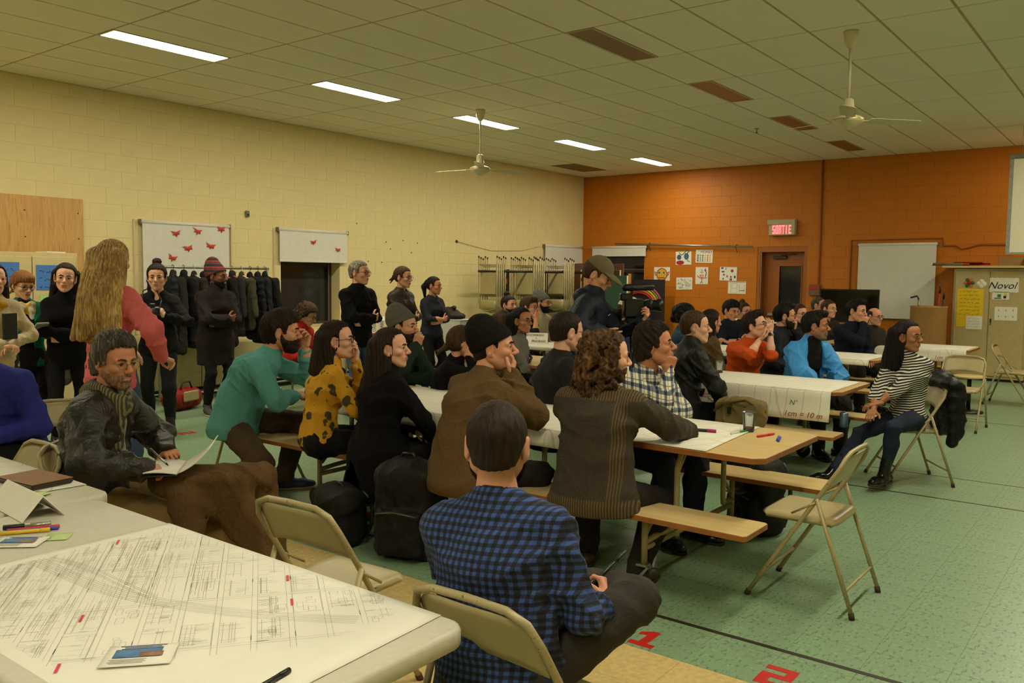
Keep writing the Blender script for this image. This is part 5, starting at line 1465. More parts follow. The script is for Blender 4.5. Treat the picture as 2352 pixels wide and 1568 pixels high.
        if collar == 'shirt' and name != 'collar':
            c = SDF(nb - .14, nb + .16, .0055 if p.lod < 2 else .008); c.cone(nb - p.up * .02, nb + nd * .03 * S, r * 1.5 + off, r * 1.36, 0); c.plane(nb + nd * .05 * S - p.fw * .05, nd, .003)
            c.cone(nb - p.up * .06, nb + nd * .12 * S, r * 1.14 + .004, r * 1.2 + .006, .002, op='sub')
            hf = p.HM[:, 0] * .3 + p.fw * .7; c.cone(nb + hf * .05 + nd * .06, nb + hf * .14 - p.up * .02, .034 * S, .03 * S, .004, op='sub')
            V, Q = c.mesh(); p.part('collar', V, Q, m, None, o)
        return o
    def trousers(p, name, m, off=.012, wide=.012, ruf=.003, upto=.97, freq=24):
        s = p.field(p.vx, legs=True, arms=None, pad=.17); p.legs(s, off, wide, upto); p.folds(s, ruf * 2.6, [p.leg[1][0], p.leg[-1][0], p.hip[1], p.hip[-1], p.leg[1][1], p.leg[-1][1]], p.root.location.y * 3)
        V, Q = s.mesh(); return p.part(name, V, Q, m)
    def shoes(p, m, sole=None, high=.03, toe=None):
        S = p.S
        for sd in (1, -1):
            kn, an = p.leg[sd]; d = toe[sd] if toe else np.array((1.0, sd * .22, 0))
            d = nz(d); lat = nz(np.cross((0, 0, 1), d)); upv = np.cross(d, lat); g = an - upv * .085
            heel, ball, tip = g - d * .05 * S, g + d * .13 * S, g + d * .195 * S
            s = SDF(np.minimum.reduce([heel, tip, an]) - .07, np.maximum.reduce([heel, tip, an + (0, 0, high)]) + .07, max(.007, p.vx * .75))
            s.cone(heel + upv * .04, ball + upv * .034, .036 * S, .038 * S, 0, lat, 1.15); s.cone(ball + upv * .034, tip + upv * .03, .036 * S, .026 * S, .02, lat, 1.25)
            s.cone(an + nz(kn - an) * high, g + upv * .05 + d * .03, .046 * S, .046 * S, .03)
            s.plane(g + upv * .012, -upv, .003)
            V, Q = s.mesh(); o = p.part('shoe', V, Q, m)
            s = SDF(np.minimum(heel, tip) - .07, np.maximum(heel, tip) + .07, max(.006, p.vx * .6))
            s.cone(heel + upv * .016, ball + upv * .016, .037 * S, .039 * S, 0, lat, 1.15); s.cone(ball + upv * .016, tip + upv * .016, .037 * S, .029 * S, .02, lat, 1.25)
            s.plane(g + upv * .017, upv); s.plane(g, -upv)
            V, Q = s.mesh()
            if len(Q): p.part('sole', V, Q, sole or m, None, o)
    def folds(p, s, amp, centers, seed):
        x, y, z = s.ax[0][:, None, None], s.ax[1][None, :, None], s.ax[2][None, None, :]
        W = .30
        for c in centers: W = W + np.exp(-((x - c[0]) ** 2 + (y - c[1]) ** 2 + (z - c[2]) ** 2) / (2 * .085 ** 2))
        W = np.minimum(W, 1.1)
        wp = 1.3 * np.sin(x * 11 + seed) + 1.2 * np.sin(y * 13 - seed) + .9 * np.sin(z * 9 + y * 7 + seed)
        a = 1 - np.abs(np.sin(z * 24 + x * 9 - y * 6 + wp)); b = 1 - np.abs(np.sin(z * 8 + y * 26 - x * 15 + 1.4 * wp + 2)); c = 1 - np.abs(np.sin(x * 25 + z * 13 + wp * 1.2 - 1))
        s.F -= (amp * W * (1.1 * a ** 2 + .8 * b ** 2 + .8 * c ** 2 - .8)).astype(np.float32)
    # ---- head details
    def hair(p, style, col, seed=0, name='hair'):
        V, Q = hair_geo(style, p.hx * (1.0 if style != 'curlylong' else 1.15), seed); h = p.part(name, p.toHead(V), Q, HAIR[col])
        return h
    def brows(p, col, thick=1.0):
        for y in (-1, 1):
            b = MB(); e = MB()
            b.tube([(.0985, y * .011, .0215), (.0975, y * .02, .0255), (.0925, y * .034, .0285), (.082, y * .048, .0225)], [.0026 * thick, .0046 * thick, .0044 * thick, .0018], 6)
            e.tube([(.0855, y * .0165, .0035), (.0905, y * .025, .0088), (.0905, y * .035, .0094), (.084, y * .0465, .0042)], [.001, .0019, .0021, .0014], 5)
            for q, n_, m in ((b, 'eyebrow', HAIR[col]), (e, 'eyelash', IRIS)):
                q.v = [tuple(v) for v in p.toHead(np.array(q.v))]; q.build(n_, m, p.root)
    def beard(p, col, full=True):
        V, Q = beard_geo(p.hx, full); p.part('beard', p.toHead(V), Q, HAIR[col])
    def glasses(p, m, r=.021, thick=.0022, square=False):
        b = MB()
        for y in (-1, 1):
            n = 20; pts = []
            for i in range(n):
                a = 2 * math.pi * i / n; cx, cz = math.cos(a), math.sin(a)
                if square: q = (abs(cx) ** 4 + abs(cz) ** 4) ** -.25; cx, cz = cx * q * .95, cz * q * .75
                pts.append((.106 - .35 * abs(y * .033 + r * cx) ** 1.5 , y * .034 + r * cx, .001 + r * .88 * cz))
            b.tube(pts, thick, 6, closed=True)
            b.tube([(.098, y * .055, .006), (.05, y * .077, .008), (-.005, y * .081, .008), (-.022, y * .08, -.012)], thick * .8, 6)
        b.tube([(.107, -.014, .006), (.112, 0, .009), (.107, .014, .006)], thick, 6)
        V = p.toHead(np.array(b.v)); b.v = [tuple(v) for v in V]; o = b.build('glasses', m, p.root)
        return o
    def beanie(p, m, stripes=None, z=.03, loose=0.0, name='beanie', tilt=.42):
        s = SDF((-.17, -.13, -.09), (.14, .13, .2), p.hx)
        s.ell((-.018, 0, .04), (.113, .093, .102), k=0)
        if loose: s.ell((-.06, 0, .09), (.085, .085, .07 + loose), k=.04)
        s.plane((.06, 0, z), (tilt, 0, -1), .004); s.ruffle(.0018, 90, 2)
        V, Q = s.mesh(); o = p.part(name, p.toHead(V), Q, m)
        c = SDF((-.17, -.13, -.09), (.14, .13, .2), p.hx); c.ell((-.018, 0, .035), (.118, .097, .104), k=0)
        c.plane((.06, 0, z - .004), (tilt, 0, -1), .004); c.plane((.06, 0, z + .036), (-tilt, 0, 1), .004)
        V, Q = c.mesh(); p.part('cuff', p.toHead(V), Q, m, None, o)
        return o
    def ball_cap(p, m):
        s = SDF((-.15, -.12, -.06), (.2, .12, .2), p.hx); s.ell((-.014, 0, .035), (.112, .092, .108), k=0); s.plane((.05, 0, .034), (-.22, 0, -1), .003)
        V, Q = s.mesh(); o = p.part('cap', p.toHead(V), Q, m)
        s = SDF((0, -.12, -.06), (.24, .12, .1), p.hx); s.ell((.085, 0, .038), (.105, .085, .016), roty(D(14)).T, k=0); s.ell((.085, 0, .008), (.13, .11, .03), roty(D(14)).T, k=.002, op='sub')
        s.ell((-.014, 0, .035), (.104, .084, .1), k=.002, op='sub')
        V, Q = s.mesh(); p.part('cap_brim', p.toHead(V), Q, m, None, o)
        b = MB(); b.lathe([(.006, 0), (.006, .003), (.001, .006)], (-.014, 0, .142), 8); b.v = [tuple(v) for v in p.toHead(np.array(b.v))]; b.build('cap_button', m, o)
        return o
    def scarf(p, m, r=.04, rings=2, tails=0, name='scarf', spread=.085):
        b = None; nd = nz(p.H - p.N); s = SDF(p.N - .27, p.N + .2, max(.0075, p.vx * .75))
        fx = p.HM[:, 0] * .5 + p.fw * .5; fx = nz(fx - nd * (fx @ nd)); ly = np.cross(nd, fx)
        for q in range(rings):
            n = 18; c = p.N + nd * (-.03 + .03 * q) * p.S; rad = (spread - .008 * q) * p.S; pts = []
            for i in range(n + 1):
                a = 2 * math.pi * i / n + q
                pts.append(c + fx * rad * math.cos(a) * 1.05 + ly * rad * math.sin(a) + nd * (.02 * math.sin(a * 2 + q * 2) - .035 * max(0, math.cos(a))))
            for u, v in zip(pts, pts[1:]): s.cone(u, v, r * (.75 + .25 * math.sin(q + u[0] * 30)), r * .85, .012)
        for i in range(tails):
            a0 = p.N + p.fw * .09 * p.S + p.lf * (.05 if i else -.04); s.cone(a0, a0 - p.up * .22 + p.fw * .03, r * .9, r * .8, .02, p.lf, 1.3)
        s.ruffle(.003, 60, 5); V, Q = s.mesh(); return p.part(name, V, Q, m)
# ================================================================== the people in the photograph
def knit(name, col, rib=160.0, amt=.5, var=.12):
    if name in _MATS: return _MATS[name]
    t = NT(name); col = tuple(col[:3]) + (1,); a = t.noise(rib, 3); b = t.noise(5, 3)
    t.color(t.mix(.5, t.ramp(a, [(.3, lit(col, 1 - var * 2)), (.7, lit(col, 1 + var * 2))]), t.ramp(b, [(.3, lit(col, 1 - var)), (.7, lit(col, 1 + var))])))
    t.set(Roughness=.95); t.b.inputs['Specular IOR Level'].default_value = .15
    t.bump(t.math('ADD', t.math('MULTIPLY', a, .5), t.math('MULTIPLY', t.noise(14, 4, dist=1.5), 1.2)), amt, .010); _MATS[name] = t.m; return t.m
def cloth(name, col, rough=.85, crease=.55, var=.10):
    if name in _MATS: return _MATS[name]
    t = NT(name); col = tuple(col[:3]) + (1,); b = t.noise(6, 4)
    t.color(t.ramp(b, [(.3, lit(col, 1 - var)), (.7, lit(col, 1 + var))])); t.set(Roughness=rough); t.b.inputs['Specular IOR Level'].default_value = .25
    t.bump(t.noise(11, 4, dist=2.0), crease, .016); _MATS[name] = t.m; return t.m
def axis_wave(t, ax, period, duty, phase=0.0, mixx=0.0, soft=.06):
    x = t.sep(t.co.outputs['Object']); u = x[ax]
    if mixx: u = t.math('ADD', u, t.math('MULTIPLY', x[0], mixx))
    f = t.math('FRACT', t.math('ADD', t.math('MULTIPLY', u, 1.0 / period), phase))
    return t.ramp(f, [(0, (1, 1, 1, 1)), (duty, (1, 1, 1, 1)), (min(.99, duty + soft), (0, 0, 0, 1)), (1 - soft * .5, (0, 0, 0, 1)), (1, (1, 1, 1, 1))])
def m_gingham():
    t = NT('blue_black_gingham'); a = axis_wave(t, 1, .0215, .42, 0, .6, .1); b = axis_wave(t, 2, .0215, .42, 0, .15, .1)
    k = t.math('MULTIPLY', t.math('ADD', a, b), .5); t.color(t.ramp(k, [(0, srgb(58, 84, 148)), (.5, srgb(36, 46, 78)), (1, srgb(22, 22, 26))])); t.set(Roughness=.9); t.bump(t.noise(10, 4, dist=2), .6, .016); return t.m
def m_plaid():
    t = NT('cream_navy_plaid'); a = axis_wave(t, 1, .062, .30, 0, .8); b = axis_wave(t, 2, .062, .30, .2, .2); c = axis_wave(t, 1, .062, .05, .45, .8); d = axis_wave(t, 2, .062, .05, .65, .2)
    k = t.math('MULTIPLY', t.math('ADD', a, b), .5); k2 = t.math('MAXIMUM', c, d)
    col = t.ramp(k, [(0, srgb(226, 216, 186)), (.5, srgb(104, 112, 124)), (1, srgb(34, 42, 66))]); t.color(t.mix(t.math('MULTIPLY', k2, .7), col, srgb(60, 66, 84))); t.set(Roughness=.9); t.bump(t.noise(10, 4, dist=2), .6, .016); return t.m
def m_stripe():
    t = NT('black_white_stripe'); b = axis_wave(t, 2, .0185, .34, 0, .25, .1); t.color(t.mix(b, srgb(28, 26, 28), srgb(222, 214, 200))); t.set(Roughness=.9); t.bump(t.noise(10, 4, dist=2), .5, .014); return t.m
def m_floral():
    t = NT('mustard_floral'); v = t.n('TexVoronoi'); v.inputs['Scale'].default_value = 12; w = t.noise(18, 3, dist=1); add = t.n('VectorMath', operation='ADD'); 
    nn = t.n('TexNoise'); nn.inputs['Scale'].default_value = 14; t.l(t.co.outputs['Object'], nn.inputs['Vector']); sc = t.n('VectorMath', operation='SCALE'); sc.inputs['Scale'].default_value = .09; t.l(nn.outputs['Color'], sc.inputs[0]); t.l(t.co.outputs['Object'], add.inputs[0]); t.l(sc.outputs[0], add.inputs[1]); t.l(add.outputs[0], v.inputs['Vector'])
    k = t.ramp(t.math('SUBTRACT', v.outputs['Distance'], t.math('MULTIPLY', w, .25)), [(.22, (1, 1, 1, 1)), (.26, (0, 0, 0, 1))]); t.color(t.mix(k, srgb(206, 150, 24), srgb(70, 62, 30))); t.set(Roughness=.9); t.bump(t.noise(12, 4, dist=2), .5, .014); return t.m
def m_yoke():
    t = NT('ribbed_brown_cardigan'); x = t.sep(t.co.outputs['Object']); s = axis_wave(t, 1, .0135, .4, 0, 0, .1)
    z1 = t.ramp(x[2], [(0, (1, 1, 1, 1)), (.5, (1, 1, 1, 1)), (.51, (0, 0, 0, 1)), (.985, (0, 0, 0, 1)), (.99, (1, 1, 1, 1))]); side_ = t.ramp(t.math('MULTIPLY', x[1], -1), [(.105, (0, 0, 0, 1)), (.115, (1, 1, 1, 1)), (.17, (1, 1, 1, 1)), (.18, (0, 0, 0, 1))])
    k = t.math('MULTIPLY', s, t.math('MAXIMUM', z1, t.math('MULTIPLY', side_, .8))); base = t.ramp(t.noise(150, 3), [(.3, srgb(47, 40, 32)), (.7, srgb(66, 55, 42))])
    t.color(t.mix(k, base, srgb(100, 79, 46))); t.set(Roughness=.95); t.bump(t.math('ADD', t.noise(12, 4, dist=1.6), t.math('MULTIPLY', s, .1)), .6, .014); return t.m
def m_leather():
    t = NT('dark_leather'); a = t.noise(9, 5, dist=2.4); t.color(t.ramp(a, [(.3, srgb(22, 17, 14)), (.7, srgb(40, 32, 26))])); t.set(Roughness=.42); t.bump(a, .8, .018); return t.m
def m_scarfs(name, c1, c2, per=.05):
    t = NT(name); w = t.n('TexWave'); w.inputs['Scale'].default_value = 1 / per; w.inputs['Distortion'].default_value = 2; t.l(t.co.outputs['Object'], w.inputs['Vector']); t.color(t.ramp(w.outputs['Fac'], [(.4, c1), (.6, c2)])); t.set(Roughness=.95); t.bump(t.noise(30, 4), .5, .01); return t.m
def m_beanie_stripes():
    t = NT('striped_beanie'); b = axis_wave(t, 2, .034, .4, 0, 0, .1); c = axis_wave(t, 2, .068, .3, .2, 0, .1); t.color(t.mix(c, t.mix(b, srgb(66, 58, 62), srgb(150, 40, 36)), srgb(40, 36, 44))); t.set(Roughness=.95); t.bump(t.noise(80, 3), .5, .006); return t.m
GING, PLAID, STRP, FLOR, YOKE, LEATH = m_gingham(), m_plaid(), m_stripe(), m_floral(), m_yoke(), m_leather()
BLK = cloth('black_cloth', srgb(17, 15, 16)); BLKN = knit('black_knit', srgb(18, 16, 17)); DNAVY = cloth('navy_cloth', srgb(22, 26, 40)); JEAN = cloth('dark_jeans', srgb(40, 46, 64), .9); JEANB = cloth('blue_jeans', srgb(66, 84, 112), .9); DTRO = cloth('charcoal_trousers', srgb(38, 33, 30), .9); TANT = cloth('tan_trousers', srgb(150, 122, 78), .9); BRNT = cloth('brown_trousers', srgb(78, 60, 42), .9)
GLS = mat('black_glasses_frame', srgb(20, 17, 15), .3, .1); GLM = mat('metal_glasses_frame', srgb(130, 116, 90), .3, .1, metal=.7); SHOEB = mat('black_shoe_leather', srgb(20, 18, 17), .3, .1); SHOEBR = mat('brown_shoe', srgb(70, 52, 38), .5, .15); SOLE = mat('shoe_sole', srgb(60, 50, 42), .8); WSOLE = mat('white_sole', srgb(200, 190, 168), .7)
TEAL = knit('teal_sweatshirt', srgb(92, 156, 152)); BROWN = knit('brown_wool_sweater', srgb(100, 77, 48), 130, .7); GRN = knit('dark_green_sweater', srgb(38, 52, 42)); GREYK = knit('grey_knit', srgb(116, 112, 104)); ORNG = knit('orange_sweater', srgb(206, 84, 34)); PINK = knit('pink_sweater', srgb(226, 112, 114)); GBEAN = knit('grey_beanie_knit', srgb(96, 92, 84), 220, .6)
SE = .432

def chinhand(sd, x=.085, y=-.02, z=-.15): return ('chin', x, sd * .03 + y * sd, z)

# --- near side of the first long table, backs half turned to us
p = Person('man with curly shoulder length hair in ribbed brown cardigan, back to us', (3.78, 2.275, 1.325), 12, 1.78, SE, lean=6, slouch=12, head=-42, hp=4, bulk=1.12, lod=0, skin='fair',
           R=(('w', 4.22, 2.02, .775), ('w', 4.05, 1.80, .70), 'loose', (.5, .8, 0), (0, 0, -1)), L=(('w', 4.25, 2.45, .775), (.2, 1, -.3), 'loose'), Lf=(.36, .16), Rf=(.12, -.2))
p.top('cardigan', YOKE, .022, low=-.06, ruf=.005, hipw=1.2, thick_arm=.006); p.trousers('trousers', DTRO); p.shoes(SHOEBR, SOLE); p.hair('curlylong', 'chestnut'); p.beard('chestnut', False); p.brows('brown'); p.finish()
p = Person('man in black beanie and brown wool sweater, chin on hand', (3.73, 2.99, 1.335), -18, 1.80, SE, lean=14, slouch=14, head=-58, hp=-4, bulk=1.0, lod=0, skin='light',
           R=(('chin', .085, -.035, -.165), ('w', 4.0, 2.72, .74), 'loose', (.35, .1, .9), (-.6, .5, .2)), L=((.32, .12, .62), (.2, 1, -.3), 'relaxed'), Lf=(.45, .15), Rf=(.30, -.18))
p.top('sweater', BROWN, .026, low=-.06, ruf=.006, hipw=1.22, thick_arm=.012); p.trousers('trousers', DTRO); p.shoes(SHOEB, SOLE); p.hair('buzz', 'dark'); p.beanie(knit('black_beanie_knit', srgb(26, 23, 24), 220, .6), z=.052, loose=.02); p.brows('dark'); p.finish()
p = Person('woman in black coat with long dark hair at near table', (3.73, 3.81, 1.268), -14, 1.68, SE, lean=5, slouch=8, head=-62, hp=-2, sex='f', lod=0, skin='fair', L=((.34, .1, .60), (.1, 1, -.4), 'relaxed'), R=((.34, -.12, .58), (.1, -1, -.4), 'relaxed'))
p.top('coat', BLKN, .03, ruf=.005, collar='turtle', hipw=1.25, skirt=[((-.02, 0, 0), (-.06, 0, -.26), .15, .16, 1.45), ((.1, 0, -.02), (.25, 0, -.14), .13, .12, 1.5)]); p.trousers('trousers', BLK); p.shoes(SHOEB, SOLE); p.hair('long', 'dark'); p.brows('dark'); p.finish()
p = Person('woman in mustard floral sweater and glasses, fingers at lips', (3.75, 4.34, 1.292), -28, 1.68, SE, lean=7, slouch=9, head=-54, hp=-3, sex='f', lod=0, skin='fair', L=(('chin', .12, .005, -.155), (.5, .4, -1), 'relaxed', (.15, -.1, 1), (-1, .1, .1)), R=((.32, -.1, .62), (.1, -1, -.4), 'relaxed'))
p.top('sweater', FLOR, .016, low=-.0, ruf=.004, hipw=1.08); p.trousers('trousers', BLK, .02); p.shoes(SHOEB, SOLE); p.hair('shoulder', 'dark', 2); p.brows('dark'); p.glasses(GLS, .02); p.scarf(knit('dark_scarf', srgb(44, 34, 28)), .03, 2); p.finish()
p = Person('bearded man in teal sweatshirt on folding chair by the table', (3.82, 5.02, 1.33), -50, 1.84, .45, lean=24, slouch=18, head=-44, hp=2, bulk=1.18, lod=0, skin='light',
           L=(('chin', .15, .05, -.1), (.4, .3, -1), 'loose', (.2, -.1, 1), (-.6, -.8, 0)), R=((.46, -.05, .74), (.1, -1, -.5), 'relaxed', (.8, .5, -.2)), Rf=(-.06, -.20), Lf=(.32, .16))
p.top('sweatshirt', TEAL, .022, low=-.05, ruf=.0055, hipw=1.12, sleeve=.82); p.bare_arms((1, -1), .6); p.trousers('trousers', BRNT); p.shoes(mat('navy_sneaker', srgb(40, 50, 78), .7), mat('gum_sole', srgb(168, 130, 80), .7)); p.hair('mop', 'dark'); p.beard('dark'); p.brows('dark'); p.finish()

# --- far side of the first long table
p = Person('man in cream and navy plaid shirt resting chin on fist', (4.74, 2.51, 1.317), -108, 1.78, SE, lean=8, slouch=12, head=-70, hp=-7, hr=4, bulk=1.0, lod=0, skin='tan',
           R=(('chin', .065, -.02, -.165), ('w', 4.50, 2.22, .72), 'fist', (.25, .1, .95), (-.8, .5, .2)), L=((.30, -.12, .775), (.5, 1, -.4), 'loose', (.3, -.9, 0)))
p.top('shirt', PLAID, .018, low=-.03, collar='shirt', ruf=.005); p.trousers('trousers', JEAN); p.shoes(SHOEB, SOLE); p.hair('swept', 'dark'); p.brows('dark'); p.finish()
p = Person('man with glasses in dark blazer and blue collar, seen from behind', (4.92, 3.29, 1.355), -38, 1.82, SE, lean=4, slouch=10, head=-30, hp=3, bulk=1.15, lod=0, skin='fair', R=((.25, -.2, .7), (-.1, -1, -.3), 'relaxed'))
p.top('blazer', cloth('dark_blazer', srgb(28, 25, 25)), .026, low=-.05, ruf=.005, collar='none', hipw=1.2); sh_ = p.top('collar', cloth('blue_collar', srgb(52, 74, 100)), .004, sleeve=.0, low=.1, collar='shirt', ruf=.001); p.trousers('trousers', DTRO); p.shoes(SHOEB, SOLE); p.hair('short', 'dark', 4); p.brows('dark'); p.glasses(GLS, .019, square=True); p.finish()
p = Person('woman with brown bob tied back, cheek on her hand', (4.92, 4.26, 1.215), -62, 1.62, SE, lean=10, slouch=14, head=-36, hp=6, sex='f', lod=0, skin='light', R=(('chin', .05, -.075, -.13), ('w', 4.62, 4.0, .70), 'fist', (.1, .15, .98), (0, 1, .1)), L=((.32, .1, .7), (.1, 1, -.3), 'relaxed'))
p.top('sweater', BLKN, .016, ruf=.004); p.trousers('trousers', BLK); p.shoes(SHOEB, SOLE); p.hair('bob', 'brown', 1); p.brows('brown'); p.finish()
p = Person('bearded man in grey beanie and dark green sweater, fist at mouth', (4.92, 4.885, 1.315), -106, 1.80, SE, lean=10, slouch=14, head=-74, hp=-3, lod=0, skin='light', bulk=1.05, R=(('chin', .12, -.02, -.15), ('w', 4.6, 4.62, .70), 'fist', (.3, .1, .9), (-.6, .7, 0)), L=((.28, -.05, .775), (.6, 1, -.4), 'loose'))
p.top('sweater', GRN, .022, low=-.03, ruf=.005); p.trousers('trousers', DTRO); p.shoes(SHOEB, SOLE); p.hair('buzz', 'dark'); p.beanie(GBEAN, z=.062, loose=.03); p.beard('dark'); p.brows('dark'); p.finish()

# --- foreground
p = Person('man in blue checked shirt seated in front, back of dark head', (1.82, 1.445, 1.253), 24, 1.80, .45, lean=0, slouch=8, side=-3, head=31, hp=6, bulk=1.1, lod=0, skin='light',
           R=(('w', 2.09, 1.22, .66), (-.25, -.35, -1), 'grip', (.7, .4, .6), (.3, .8, -.5)), L=((.34, .1, .64), (.1, 1, -.3), 'relaxed'), Rf=('w', 2.27, 1.47, .60), Rk=(.25, -1, .55), Lf=('w', 2.4, 1.55, .085), headscale=1.15)
p.top('shirt', GING, .020, low=-.08, collar='shirt', ruf=.005, sleeve=.93); p.trousers('jeans', cloth('charcoal_jeans', srgb(58, 52, 48), .9), .016); p.shoes(SHOEB, SOLE); p.hair('crop', 'dark', 6); p.beard('dark', True); p.brows('dark'); p.glasses(GLS, .02); p.finish(); P_CHECK = p
p = Person('man with grey hair, dark leather jacket and scarf holding open notebook', (2.06, 3.985, 1.302), -52, 1.80, .45, lean=4, slouch=16, head=-84, hp=8, bulk=1.14, lod=0, skin='tan',
           R=(('w', 2.02, 3.70, .70), (-.3, -1, -.6), 'grip', (.75, .55, -.1), (0, .2, -1)), L=(('w', 2.26, 3.92, .71), (.1, 1, -.5), 'grip', (.7, -.65, .1), (0, .2, -1)), Rf=('w', 2.66, 3.40, .20), Rk=(.6, -.1, .9), Lf=('w', 2.48, 3.80, .085))
p.top('jacket', LEATH, .030, low=-.06, ruf=.007, collar='shirt', hipw=1.2, thick_arm=.010, opening=(.05, .045, .12)); p.top('shirt', cloth('light_striped_shirt', srgb(150, 146, 130)), .008, sleeve=.0, collar='crew', ruf=.002); p.trousers('trousers', TANT, .016); p.shoes(SHOEBR, SOLE); p.hair('swept', 'grey', 3); p.beard('stubble', False); p.brows('grey')
p.scarf(m_scarfs('striped_dark_scarf', srgb(58, 52, 44), srgb(118, 106, 66), .04), .034, 3, 1, spread=.098); p.glasses(GLM, .02, .0012); p.finish(); P_GREY = p
p = Person('person in royal blue top cut off at the picture edge', (1.98, 5.42, 1.30), -140, 1.74, .45, lean=16, slouch=20, head=-140, hp=18, bulk=1.15, lod=1, skin='light'); p.top('top', cloth('royal_blue_fleece', srgb(44, 50, 138)), .03, ruf=.005); p.trousers('trousers', BLK); p.shoes(SHOEB, SOLE); p.hair('short', 'dark'); p.finish()

# --- standing along the cream wall
CRS = dict(R=((.20, .13, 1.06), (.25, -1, -.6), 'relaxed', (.15, 1, .1), (-1, 0, 0)), L=((.22, -.11, 1.02), (.25, 1, -.6), 'loose', (.15, -1, .15), (-1, 0, 0)))
def crossed(h): k = h / 1.75; return dict(R=((.225 * k, .05 * k, 1.11 * k), (.2, -1, -.7), 'relaxed', (-.25, 1, .12), (-1, -.2, .1)), L=((.19 * k, -.06 * k, 1.06 * k), (.2, 1, -.7), 'fist', (-.4, -1, .05), (-1, .3, 0)))
p = Person('long haired blonde woman in pink sweater, standing back turned', (2.98, 5.76, 1.815), 16, 1.80, head=28, hp=4, sex='f', bulk=.88, lod=0, skin='fair', R=((.16, -.30, 1.02), (-.4, -1, -.2), 'loose', (.9, -.1, -.35)), L=((.25, .1, 1.05), (0, 1, -.5), 'relaxed'))
p.top('sweater', PINK, .026, low=-.10, ruf=.006, hipw=1.1, sleeve=.92, thick_arm=.012); p.trousers('jeans', JEANB); p.shoes(SHOEB, SOLE); p.hair('longback', 'blonde', 5); p.finish()
p = Person('woman with camera in black jacket, standing before the coats', (4.50, 7.87, 1.686), -128, 1.68, head=-126, hp=4, sex='f', lod=1, skin='fair', L=((.28, .10, 1.18), (-.2, 1, -.6), 'grip', (.3, -.4, .8), (-.3, -.9, 0)), R=((.27, -.14, 1.16), (-.2, -1, -.6), 'grip', (.4, .5, .7), (-.3, .9, 0)), Lf=(.05, .1), Rf=(-.05, -.1))
p.top('jacket', BLK, .022, low=-.04, ruf=.005, collar='scoop'); p.trousers('trousers', cloth('black_jeans', srgb(30, 30, 36)), .008, .0); p.shoes(mat('brown_boot', srgb(46, 32, 24), .5), SOLE, .1); p.hair('bun', 'dark', 3); p.brows('dark'); p.finish(); P_PHOTO = p
p = Person('man in striped beanie and dark coat, arms folded by coat rack', (5.60, 8.52, 1.70), -98, 1.72, head=-66, hp=2, lod=1, skin='brown', **crossed(1.72))
p.top('coat', cloth('dark_plum_coat', srgb(34, 25, 25)), .028, ruf=.005, collar='hood', skirt=[((0, 0, 0), (0, 0, -.30), .15, .16, 1.4)]); p.trousers('trousers', BLK, .008, .0); p.shoes(mat('grey_sneaker', srgb(70, 66, 60), .8), WSOLE); p.hair('buzz', 'black'); p.beanie(m_beanie_stripes(), z=.055, loose=.05); p.beard('black', False); p.brows('black'); p.glasses(GLM, .021, .0013); p.finish()
p = Person('woman all in black with dark shoulder length hair beside cupboard', (3.6, 7.82, 1.672), -112, 1.67, head=-118, hp=2, hr=-6, sex='f', lod=1, skin='fair', **crossed(1.67)); p.top('sweater', BLKN, .018, ruf=.004, collar='turtle'); p.trousers('trousers', BLK, .008, .0); p.shoes(SHOEB, SOLE); p.hair('shoulder', 'dark', 1); p.brows('dark'); p.finish()
p = Person('woman with ginger fringe and patterned scarf writing on a pad', (3.36, 8.10, 1.60), -100, 1.62, head=-88, hp=14, sex='f', bulk=1.1, lod=1, skin='fair', R=((.26, -.02, 1.08), (0, -1, -.6), 'grip', (.5, .6, .2)), L=((.30, .12, 1.04), (0, 1, -.6), 'grip', (.6, -.5, .2), (0, 0, 1)))
p.top('cardigan', knit('green_cardigan', srgb(28, 110, 78)), .020, ruf=.004, opening=(.06, .07, -.1)); p.top('dress', BLK, .010, sleeve=.2, low=-.1, ruf=.002, skirt=[((0, 0, 0), (0, 0, -.35), .13, .15, 1.4)]); p.trousers('leggings', BLK, .004, 0); p.shoes(SHOEB, SOLE); p.hair('bob', 'ginger', 2); p.brows('ginger'); p.glasses(GLS, .02)
p.scarf(m_scarfs('white_yellow_scarf', srgb(226, 220, 200), srgb(214, 170, 40), .06), .03, 2, 2); p.finish(); P_PAD = p
p = Person('person in beige knit cardigan cut off at the picture edge', (2.93, 7.60, 1.66), -95, 1.66, head=-90, sex='f', lod=1, skin='fair', R=((.24, .0, 1.0), (0, -1, -.6), 'loose', (.5, .6, 0)), L=((.22, .05, 1.0), (0, 1, -.5), 'relaxed')); p.top('cardigan', knit('beige_cardigan', srgb(190, 172, 136)), .022, ruf=.004, low=-.16); p.trousers('trousers', DTRO); p.shoes(SHOEB, SOLE); p.hair('long', 'dark', 4); p.scarf(knit('mustard_scarf', srgb(190, 140, 30)), .035, 2); p.finish(); P_BOOK = p
p = Person('grey haired man in dark sweater and jeans, arms folded', (6.62, 7.28, 1.762), -92, 1.76, head=-74, hp=0, lod=1, skin='light', bulk=1.05, **crossed(1.76)); p.top('sweater', BLKN, .022, ruf=.0045, low=-.07); p.top('collar', cloth('grey_shirt_collar', srgb(150, 144, 130)), .004, sleeve=.0, low=.12, collar='shirt', ruf=.001); p.trousers('jeans', JEANB); p.shoes(SHOEB, SOLE); p.hair('short', 'light_grey', 2); p.brows('grey'); p.glasses(GLS, .02); p.finish()
